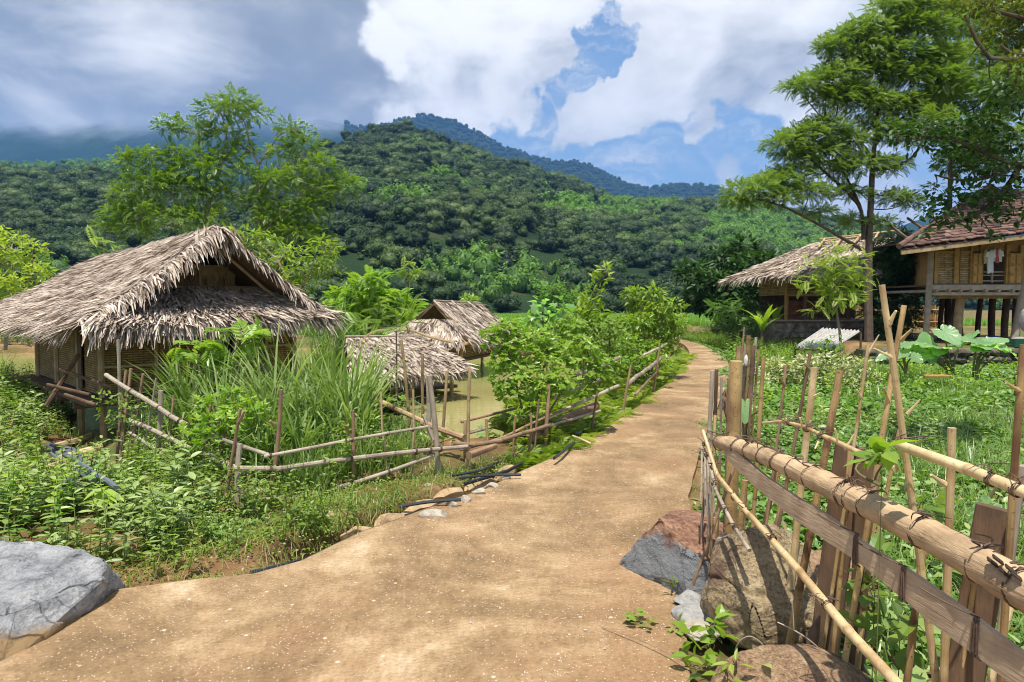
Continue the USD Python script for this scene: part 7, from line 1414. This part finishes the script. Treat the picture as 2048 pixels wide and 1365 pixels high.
# weeds by the boulder
def rosette(label, clumps, L, W, dens, shape="oval", matn="weed_leaf", name="weed"):
    px, py, Y = clumps[0][:3]; b = at(px, py + 20, Y); b[2] = 0
    bush(name, label, "weed", b, clumps, shape, L, W, dens, matn, [([tuple(b) and b, at(px, py, Y)], 1.5, .8)], "green_stem", twig_r=.003, droop=.15)
rosette("small leafy weed growing on the path left of the tan boulder", [(1280, 1248, 3.55, 26, 16), (1300, 1262, 3.5, 22, 14), (1268, 1228, 3.6, 12, 8)], .065, .62, 1500); rosette("little dark weed between the two path side weeds", [(1352, 1255, 3.5, 14, 14), (1350, 1275, 3.45, 12, 10)], .05, .6, 1700)
rosette("bigger light green weed in front of the tan boulder", [(1420, 1255, 3.2, 26, 20), (1400, 1300, 3.1, 30, 18), (1440, 1280, 3.15, 18, 16), (1410, 1335, 3.0, 30, 14), (1390, 1275, 3.2, 20, 12)], .085, .72, 800, "oval", "lobed_leaf"); rosette("yellow green feathery weed at the bottom edge before the brown boulder", [(1455, 1345, 2.75, 22, 12), (1470, 1330, 2.75, 16, 8)], .07, .35, 1500, "lance", "yellow_leaf"); rosette("tiny seedling at the foot of the reddish rock", [(1343, 1162, 3.95, 9, 8)], .04, .5, 2500, "lance", "lime_leaf")
for k, (px, py, Y, s, lab) in enumerate([(1765, 905, 2.3, 24, "light green climbing plant on the thin upper rail"), (1750, 1150, 2.75, 60, "shaded leafy plant behind the plank rail"), (1800, 1250, 2.6, 60, "shaded leafy plant low behind the fence, near the bottom edge"), (1840, 1010, 3.2, 40, "weedy plant behind the upper rail"), (2010, 1140, 2.9, 50, "leafy plant behind the dark sawn board")]):
    b = at(px, py, Y); b[2] = -.3; bush("fence_plant", lab, "plant", b, [(px, py, Y, s, s * .8), (px + s * .5, py + s * .6, Y + .1, s * .7, s * .6), (px - s * .5, py + s * .5, Y + .1, s * .7, s * .6)], "oval", .11 if k else .10, .62, 170 if k else 420, "weed_leaf" if k else "lobed_leaf", [([b, at(px, py, Y)], 1.5, .8)], "green_stem", twig_r=.004, droop=.3)
# ---- right side: trees
cl = [(1500, 385, 23.5, 52, 20), (1545, 370, 24, 48, 20), (1480, 405, 23.3, 34, 14), (1580, 355, 24.3, 46, 20), (1560, 400, 23.7, 40, 14), (1620, 385, 24.2, 44, 16), (1570, 290, 24.2, 42, 18), (1610, 275, 24.4, 46, 20), (1650, 260, 24.6, 46, 22), (1590, 315, 24.2, 38, 16), (1640, 310, 24.5, 46, 20), (1690, 290, 24.8, 46, 22), (1600, 175, 24.2, 36, 14), (1640, 165, 24.5, 44, 18), (1680, 150, 24.8, 46, 20), (1660, 200, 24.6, 44, 18), (1700, 190, 25, 44, 22), (1660, 95, 24.6, 30, 16), (1690, 80, 24.9, 40, 18), (1730, 60, 25, 42, 20), (1750, 105, 25, 50, 22), (1710, 120, 25, 44, 20), (1780, 20, 25.3, 44, 20), (1830, 10, 25.5, 44, 18), (1800, 60, 25.4, 50, 22), (1850, 60, 25.6, 50, 24), (1800, 110, 25.4, 54, 24), (1760, 150, 25.2, 50, 24), (1820, 160, 25.5, 50, 24), (1740, 210, 25, 50, 24), (1790, 215, 25.3, 50, 24), (1840, 215, 25.6, 46, 24), (1750, 260, 25, 46, 20), (1800, 270, 25.3, 40, 18), (1720, 330, 24.8, 46, 20), (1670, 340, 24.5, 42, 16), (1780, 330, 25, 36, 16), (1640, 425, 24.4, 34, 10), (1700, 385, 24.8, 40, 12), (1790, 395, 25, 40, 12), (1820, 405, 25, 30, 10), (1880, 120, 26, 50, 26), (1890, 180, 26, 46, 24), (1860, 270, 26, 44, 20), (1870, 20, 26, 46, 22), (1700, 440, 25, 26, 10), (1760, 445, 25, 30, 10)]
cl = [(a, b, c_, d * 1.12, e * 1.12) for a, b, c_, d, e in cl]
bush("rain_tree", "tall spreading feathery tree beside the tile roofed house", "tree", at(1735, 690, 25) * V(1, 1, 0) + V(0, 0, -.2), cl, "pin", .34, 1, 250, "acacia_leaf",
     [([(1738, 705, 25), (1737, 600, 25), (1738, 480, 25), (1742, 400, 25), (1745, 330, 25)], 9, 5), ([(1745, 330, 25), (1752, 260, 25.1), (1760, 180, 25.2), (1790, 80, 25.4)], 4.5, 2), ([(1745, 330, 25), (1725, 290, 24.9), (1690, 255, 24.8), (1650, 240, 24.6)], 3.5, 1.2), ([(1727, 480, 25), (1722, 420, 25), (1700, 390, 24.8), (1650, 345, 24.5), (1600, 300, 24.3)], 4.5, 1.5), ([(1725, 500, 24.9), (1690, 480, 24.7), (1620, 440, 24.3), (1550, 408, 23.9), (1490, 395, 23.4)], 4, 1.5), ([(1750, 290, 25), (1800, 240, 25.4), (1850, 200, 25.8)], 3, 1.2), ([(1720, 415, 25), (1700, 370, 24.9), (1680, 330, 24.8)], 4, 2), ([(1748, 340, 25), (1800, 330, 25), (1840, 290, 25.5)], 4, 2)], "bark", twig_r=.016, inner=.4, shape_up=1.2, jit=.40)
cl = spread([(1860, 40), (1960, 0), (2060, -20), (2080, 200), (2000, 330), (1900, 330), (1860, 200)], 27, 70, 40, 421, 1.5)
bush("rain_tree", "second feathery tree behind, filling the upper right corner of the sky", "tree", at(1895, 690, 27) * V(1, 1, 0) + V(0, 0, .3), cl, "pin", .40, 1, 150, "acacia_leaf", [([(1895, 690, 27), (1897, 500, 27), (1902, 300, 27), (1905, 150, 27)], 6, 3), ([(1902, 330, 27), (1960, 230, 27), (2030, 150, 27)], 4, 2)], "bark", twig_r=.025)
cl = spread([(1840, 300), (1890, 290), (1900, 380), (1850, 440), (1800, 420)], 26, 10, 26, 422, .6)
# overhanging branches of a nearer tree whose trunk stands outside the frame
nb = V(9.2, 9.5, -.25)
tr = [([nb, V(9.0, 9.4, 2.5), V(8.6, 9.3, 4.2)], 40, 26), ([V(8.6, 9.3, 4.2), at(2030, 330, 9), at(1960, 300, 8.9), at(1880, 275, 8.7), at(1800, 280, 8.5)], 9, 2.5), ([at(2040, 330, 9), at(2000, 390, 8.9), at(1930, 440, 8.7), at(1880, 450, 8.6)], 6, 2), ([V(8.6, 9.3, 4.2), V(8.2, 9.2, 5.4), at(1990, 120, 9), at(1930, 30, 8.9)], 9, 3), ([at(2030, 330, 9), at(1950, 360, 8.8), at(1870, 350, 8.6)], 5, 1.5)]
cl = [(1800, 268, 8.5, 34, 16), (1830, 285, 8.6, 36, 18), (1860, 255, 8.6, 34, 18), (1890, 285, 8.7, 40, 20), (1920, 250, 8.8, 40, 22), (1950, 290, 8.9, 40, 24), (1985, 245, 9, 44, 26), (2020, 290, 9, 44, 28), (1900, 325, 8.7, 36, 18), (1940, 340, 8.8, 40, 22), (1980, 335, 8.9, 40, 24), (2030, 345, 9, 40, 26), (1870, 380, 8.6, 30, 16), (1900, 405, 8.6, 34, 20), (1935, 385, 8.7, 36, 20), (1965, 400, 8.8, 34, 20), (1990, 425, 8.8, 30, 18), (1860, 425, 8.5, 26, 14), (1890, 445, 8.6, 28, 14), (1925, 440, 8.7, 30, 14), (2010, 390, 8.9, 36, 22), (1850, 470, 8.5, 14, 10), (2040, 200, 9, 40, 30), (1990, 185, 9, 36, 24), (1985, 475, 8.7, 16, 10), (2035, 430, 8.9, 24, 16)]
bush("overhanging_tree", "dark glossy leaved branches hanging in from the right above the tiled roof", "tree", nb, cl, "oval", .095, .62, 620, "deep_leaf", tr, "bark", twig_r=.007, inner=.5, droop=.2)
nb2 = V(9.6, 8.6, -.25); cl = spread([(1900, -30), (2070, -40), (2075, 160), (2000, 110), (1960, 60)], 7.8, 20, 36, 423, .3)
bush("overhanging_tree", "olive brown leaves of a nearer branch in the top right corner", "tree", nb2, cl, "oval", .070, .55, 900, "olive_leaf", [([nb2, V(9.0, 8.4, 3.5), at(2060, 40, 7.9), at(1980, 20, 7.8)], 20, 3), ([at(2060, 40, 7.9), at(2040, 110, 7.8), at(2000, 90, 7.8)], 5, 2)], "bark", twig_r=.007, inner=.5)
# dark rounded tree at the bend
cl = spread([(1378, 560), (1390, 520), (1430, 495), (1490, 488), (1540, 500), (1575, 540), (1560, 600), (1510, 625), (1440, 640), (1395, 620)], 37, 44, 34, 424, 1.2)
bush("round_tree", "dark green rounded tree standing beyond the bend of the path", "tree", at(1450, 680, 38) * V(1, 1, 0) + V(0, 0, -.2), cl, "lance", .40, .5, 110, "deep_leaf", [([(1452, 690, 38), (1455, 620, 38), (1460, 550, 38)], 5, 3)], "bark", twig_r=.03, inner=.4)
cl = spread([(1760, 480), (1800, 470), (1850, 500), (1850, 640), (1800, 680), (1750, 670), (1735, 600), (1740, 520)], 27.5, 34, 34, 425, .8)
bush("shade_tree", "dark shady tree between the thatched house and the stilt house", "tree", at(1790, 700, 27.5) * V(1, 1, 0) + V(0, 0, .2), cl, "pin", .55, 1, 50, "deep_leaf", [([(1790, 700, 27.5), (1790, 600, 27.5), (1795, 500, 27.5)], 8, 4)], "bark", twig_r=.02, inner=.5)
# yellow-green sapling before the thatched house
cl = [(1670, 520, 19.8, 36, 14), (1640, 535, 19.8, 36, 14), (1700, 535, 19.9, 36, 14), (1620, 560, 19.7, 30, 13), (1660, 565, 19.8, 36, 15), (1700, 575, 19.9, 34, 14), (1725, 560, 20, 26, 12), (1650, 600, 19.8, 30, 13), (1690, 605, 19.9, 32, 12), (1660, 500, 19.8, 26, 10), (1715, 512, 19.9, 24, 8), (1605, 578, 19.7, 16, 8), (1640, 620, 19.8, 24, 8), (1700, 590, 19.9, 34, 12), (1680, 545, 19.8, 34, 14), (1665, 580, 19.8, 34, 14)]
bush("sapling", "yellow green sapling with feathery tiers on a thin trunk in the garden", "tree", at(1682, 720, 19.8) * V(1, 1, 0) + V(0, 0, -.3), cl, "fine", .40, 1, 75, "yellow_leaf", [([(1684, 742, 19.8), (1681, 680, 19.8), (1672, 610, 19.8), (1668, 530, 19.8)], 3.4, 1.2)], "pale_bark", twig_r=.009, inner=.4)
# bright plants by the bend
cl = spread([(1435, 610), (1480, 598), (1520, 610), (1530, 640), (1470, 655), (1430, 645)], 31, 14, 22, 426, .5)
bush("pale_bush", "pale green fine leaved bush under the dark rounded tree", "bush", at(1480, 680, 31) * V(1, 1, 0) + V(0, 0, -.2), cl, "fine", .6, 1, 45, "cover_leaf", [([(1480, 690, 31), (1482, 620, 31)], 2, 1)], "green_stem")
def banana(label, px, py, Y, H, seed):
    rs = np.random.default_rng(seed); b = at(px, py, Y); b[2] = gz(b[0], b[1]); t = Thing("banana_plant", label, "banana plant", b)
    t.part("stem", M().add(*tube([b, b + V(.05, 0, H * .55)], [.09, .05], 8)), LOOK["green_stem"], smooth=40)
    for k in range(7):
        a = k * 2.4 + seed; L = H * rs.uniform(.55, .8); t.part("leaf", M().add(*blades((b + V(.05, 0, H * .5))[None], np.array([a]), np.array([rs.uniform(.2, .9)]), np.array([L]), np.array([.24]), np.array([rs.uniform(.6, 1.6)]), 7, np.array([.8]))), LOOK["lime_leaf"])
banana("small bright banana plant left of the thatched house's stone base", 1522, 675, 28, 1.9, 3); banana("smaller banana plant just beside the shed", 1548, 660, 30, 1.5, 5)
for k, (px, py, Y, n, h, lab) in enumerate([(1575, 690, 24.5, 90, .7, "bright upright grass clump in front of the stone base"), (1760, 740, 16.5, 120, .55, "grass clump right of the pale hedge"), (1720, 700, 19, 90, .5, "grass clump beside the corrugated sheet"), (1740, 770, 13.5, 80, .5, "nearer grass clump in the garden right of the pale hedge")]):
    p = at(px, py, Y); p[2] = -.27; rs = np.random.default_rng(k + 50); t = Thing("grass_clump", lab, "grass clump", p)
    t.part("blades", M().add(*blades(p + np.c_[rs.normal(0, .35, (n, 2)), np.zeros(n)], rs.uniform(0, 6.28, n), np.abs(rs.normal(.1, .2, n)), h * rs.uniform(.6, 1.2, n), .022, rs.uniform(.1, .9, n), 4)), LOOK["lime_leaf"] if k == 0 else LOOK["grass_leaf"])
# pale variegated low hedge in the garden
cl = spread([(1535, 735), (1560, 722), (1640, 716), (1720, 728), (1750, 742), (1745, 775), (1660, 782), (1560, 776), (1535, 765)], 15.6, 40, 18, 427, .5)
bush("low_hedge", "low clipped hedge with pale edged leaves in the middle of the right garden", "hedge", at(1640, 785, 15.6) * V(1, 1, 0) + V(0, 0, -.27), cl, "diamond", .11, .5, 900, "pale_edge_leaf", [([(1640, 785, 15.6), (1640, 740, 15.6)], 2, 1)], "green_stem", twig_r=.006)
cl = spread([(1620, 690), (1660, 680), (1690, 700), (1680, 722), (1625, 725)], 18, 9, 16, 428, .3)
bush("garden_bush", "light green bush before the corrugated sheet", "bush", at(1650, 735, 18) * V(1, 1, 0) + V(0, 0, -.27), cl, "oval", .14, .7, 130, "cover_leaf", [([(1650, 735, 18), (1650, 700, 18)], 1.5, .8)], "green_stem")
cl = spread([(1990, 735), (2060, 725), (2070, 780), (1990, 775)], 12.5, 10, 22, 429, .3)
bush("garden_bush", "small leaved bush at the right edge in front of the stone wall", "bush", at(2030, 790, 12.5) * V(1, 1, 0) + V(0, 0, -.27), cl, "oval", .085, .6, 300, "cover_leaf", [([(2030, 790, 12.5), (2030, 750, 12.5)], 1.5, .8)], "green_stem")
# ---- giant taro
def heart(n=22):
    """Outline of a taro leaf: heart shaped, tip at +x, notch at the stalk."""
    a = np.linspace(-math.pi * .96, math.pi * .96, n); r = .5 + .12 * np.cos(a) + .36 * np.exp(-(a / .42) ** 2) + .10 * np.exp(-((np.abs(a) - 2.45) / .45) ** 2) - .16 * np.exp(-((np.abs(a) - math.pi) / .3) ** 2)
    return a, r
def taro_leaf(base, tip, normal, width=1.0, seed=0, tone=.6, cup=.12):
    rs = np.random.default_rng(seed); base, tip = np.asarray(base, float), np.asarray(tip, float); L = np.linalg.norm(tip - base) * .80; x = nrm(tip - base); y = nrm(np.cross(normal, x)); z = np.cross(x, y)
    a, r = heart(40); rings = [0, .25, .5, .75, 1.0]; v = []
    for q in rings:
        rr = r * q; px, py = rr * np.cos(a), rr * np.sin(a) * width; rip = .030 * np.sin(a * 13 + seed) * q ** 1.5 + (.028 * q ** 3) * rs.normal(0, 1, len(a)); zz = cup * (py ** 2) * 1.6 - .10 * np.clip(px, 0, 1) ** 2 + rip
        v.append((np.stack([px, py, zz], 1)))
    v = np.concatenate(v) * L; v = base + v[:, :1] * x + v[:, 1:2] * y + v[:, 2:] * z; n = len(a); f = []
    for k in range(len(rings) - 1):
        for j in range(n - 1): f.append([k * n + j, (k + 1) * n + j, (k + 1) * n + j + 1, k * n + j + 1])
    return v, np.array(f), np.full(len(v), tone)
def taro(label, foot, leaves, Y, name="taro_plant", sr=.02):
    b = at(foot[0], foot[1], Y); t = Thing(name, label, "taro plant", b)
    for k, (bx, by, tx, ty, dY, nrm_, w, tone) in enumerate(leaves):
        p, q = at(bx, by, Y), at(tx, ty, Y + dY); lf_ = t.part("leaf", M().add(*taro_leaf(p, q, V(*nrm_), w, k, tone)), LOOK["taro_leaf"], smooth=True)
        t.part("leaf_stalk", M().add(*tube(curve([b + rng.normal(0, .04, 3) * V(1, 1, 0), (b + p) / 2 + V(0, .05, .12), p], 10), np.linspace(sr * 1.3, sr * .7, 10), 6)), LOOK["green_stem"], smooth=40, under=lf_)
taro("giant taro with broad pale leaves and one upright backlit leaf, left of the pair", (1906, 752), [(1852, 708, 1852, 650, .15, (0, -1, .25), 1.05, .75), (1888, 664, 1932, 694, -.5, (-.3, -.35, 1), 1.1, .9), (1922, 686, 1964, 650, .1, (-.6, -.1, .8), .8, .8), (1872, 692, 1830, 688, -.5, (0, -.25, 1), 1.0, .85), (1845, 705, 1812, 722, -.4, (.2, -.5, 1), 1.0, .8), (1838, 688, 1795, 682, .3, (.1, -.3, 1), 1.0, .8), (1812, 698, 1780, 712, .2, (.2, -.4, 1), 1.0, .7), (1880, 700, 1868, 712, -.3, (0, -.6, 1), 1.0, .5)], 17.0)
taro("giant taro with flat pale leaves, right of the pair near the frame edge", (1950, 758), [(1975, 688, 2030, 672, -.1, (-.1, -.5, 1), .9, .9), (1985, 694, 1945, 688, -.6, (0, -.25, 1), .9, .9), (1990, 692, 2030, 706, -.5, (0, -.55, 1), .9, .92), (1955, 684, 1990, 674, .5, (0, -.3, 1), .9, .7), (1965, 700, 1938, 700, -.3, (0, -.3, 1), .9, .75), (2018, 703, 2036, 712, .2, (0, -.5, 1), .8, .5)], 16.6)
taro("smaller taro behind the tall forked posts with leaves half in shade", (1815, 748), [(1800, 700, 1775, 720, -.3, (.2, -.6, 1), 1.0, .7), (1828, 712, 1850, 730, -.3, (-.1, -.7, 1), 1.0, .7), (1805, 690, 1830, 680, .2, (0, -.4, 1), .9, .7), (1770, 712, 1745, 725, 0, (0, -.5, 1), .9, .75)], 16.0)
taro("young taro with one hanging heart leaf beside the widest bamboo post", (1492, 905), [(1490, 812, 1491, 858, -.05, (-.1, -1, .1), .8, .75), (1535, 815, 1556, 832, .05, (.1, -.4, 1), .8, .7), (1520, 900, 1505, 925, -.1, (0, -.6, .8), .9, .75), (1565, 905, 1580, 930, 0, (0, -.7, .8), .9, .75)], 5.0, sr=.008)
taro("big leaved young taro behind the dark sawn board at the right", (1980, 1120), [(1975, 1015, 1935, 1060, 0, (.2, -.8, .6), 1.0, .7), (2040, 930, 2010, 950, .1, (0, -.8, .6), 1.0, .75)], 3.2, sr=.008)
single("plank", "short orange brown plank lying in the garden below the taro plants", "plank", M().add(*beam(at(1848, 753, 15.5), at(1900, 753, 15.3), .25, .06)), LOOK["golden_wood"])
# lone trees at the foot of the hill
for k, (px, py, Y, R, mn, lab) in enumerate([(1110, 592, 75, 30, "cover_leaf", "round pale green tree at the near foot of the hill, above the hibiscus"), (945, 605, 70, 20, "tree_leaf", "small round bush at the edge of the rice field behind the pond hut"), (1165, 612, 80, 26, "weed_leaf", "dark bushy tree beside the round pale one"), (1345, 610, 90, 30, "deep_leaf", "dark tree behind the yellow green hedge end")]):
    cl = [(px + rng.normal(0, R * .45), py + rng.normal(0, R * .3), Y + rng.normal(0, .8), R * .5, R * .42) for _ in range(11)]
    bush("field_tree", lab, "tree", at(px, 636, Y) * V(1, 1, 0) + V(0, 0, -.2), cl, "lance", .6, .4, 30, mn, [([(px, 640, Y), (px, py, Y)], 2, 1)], "bark", twig_r=.03)
print("triangles", TRIS[0])
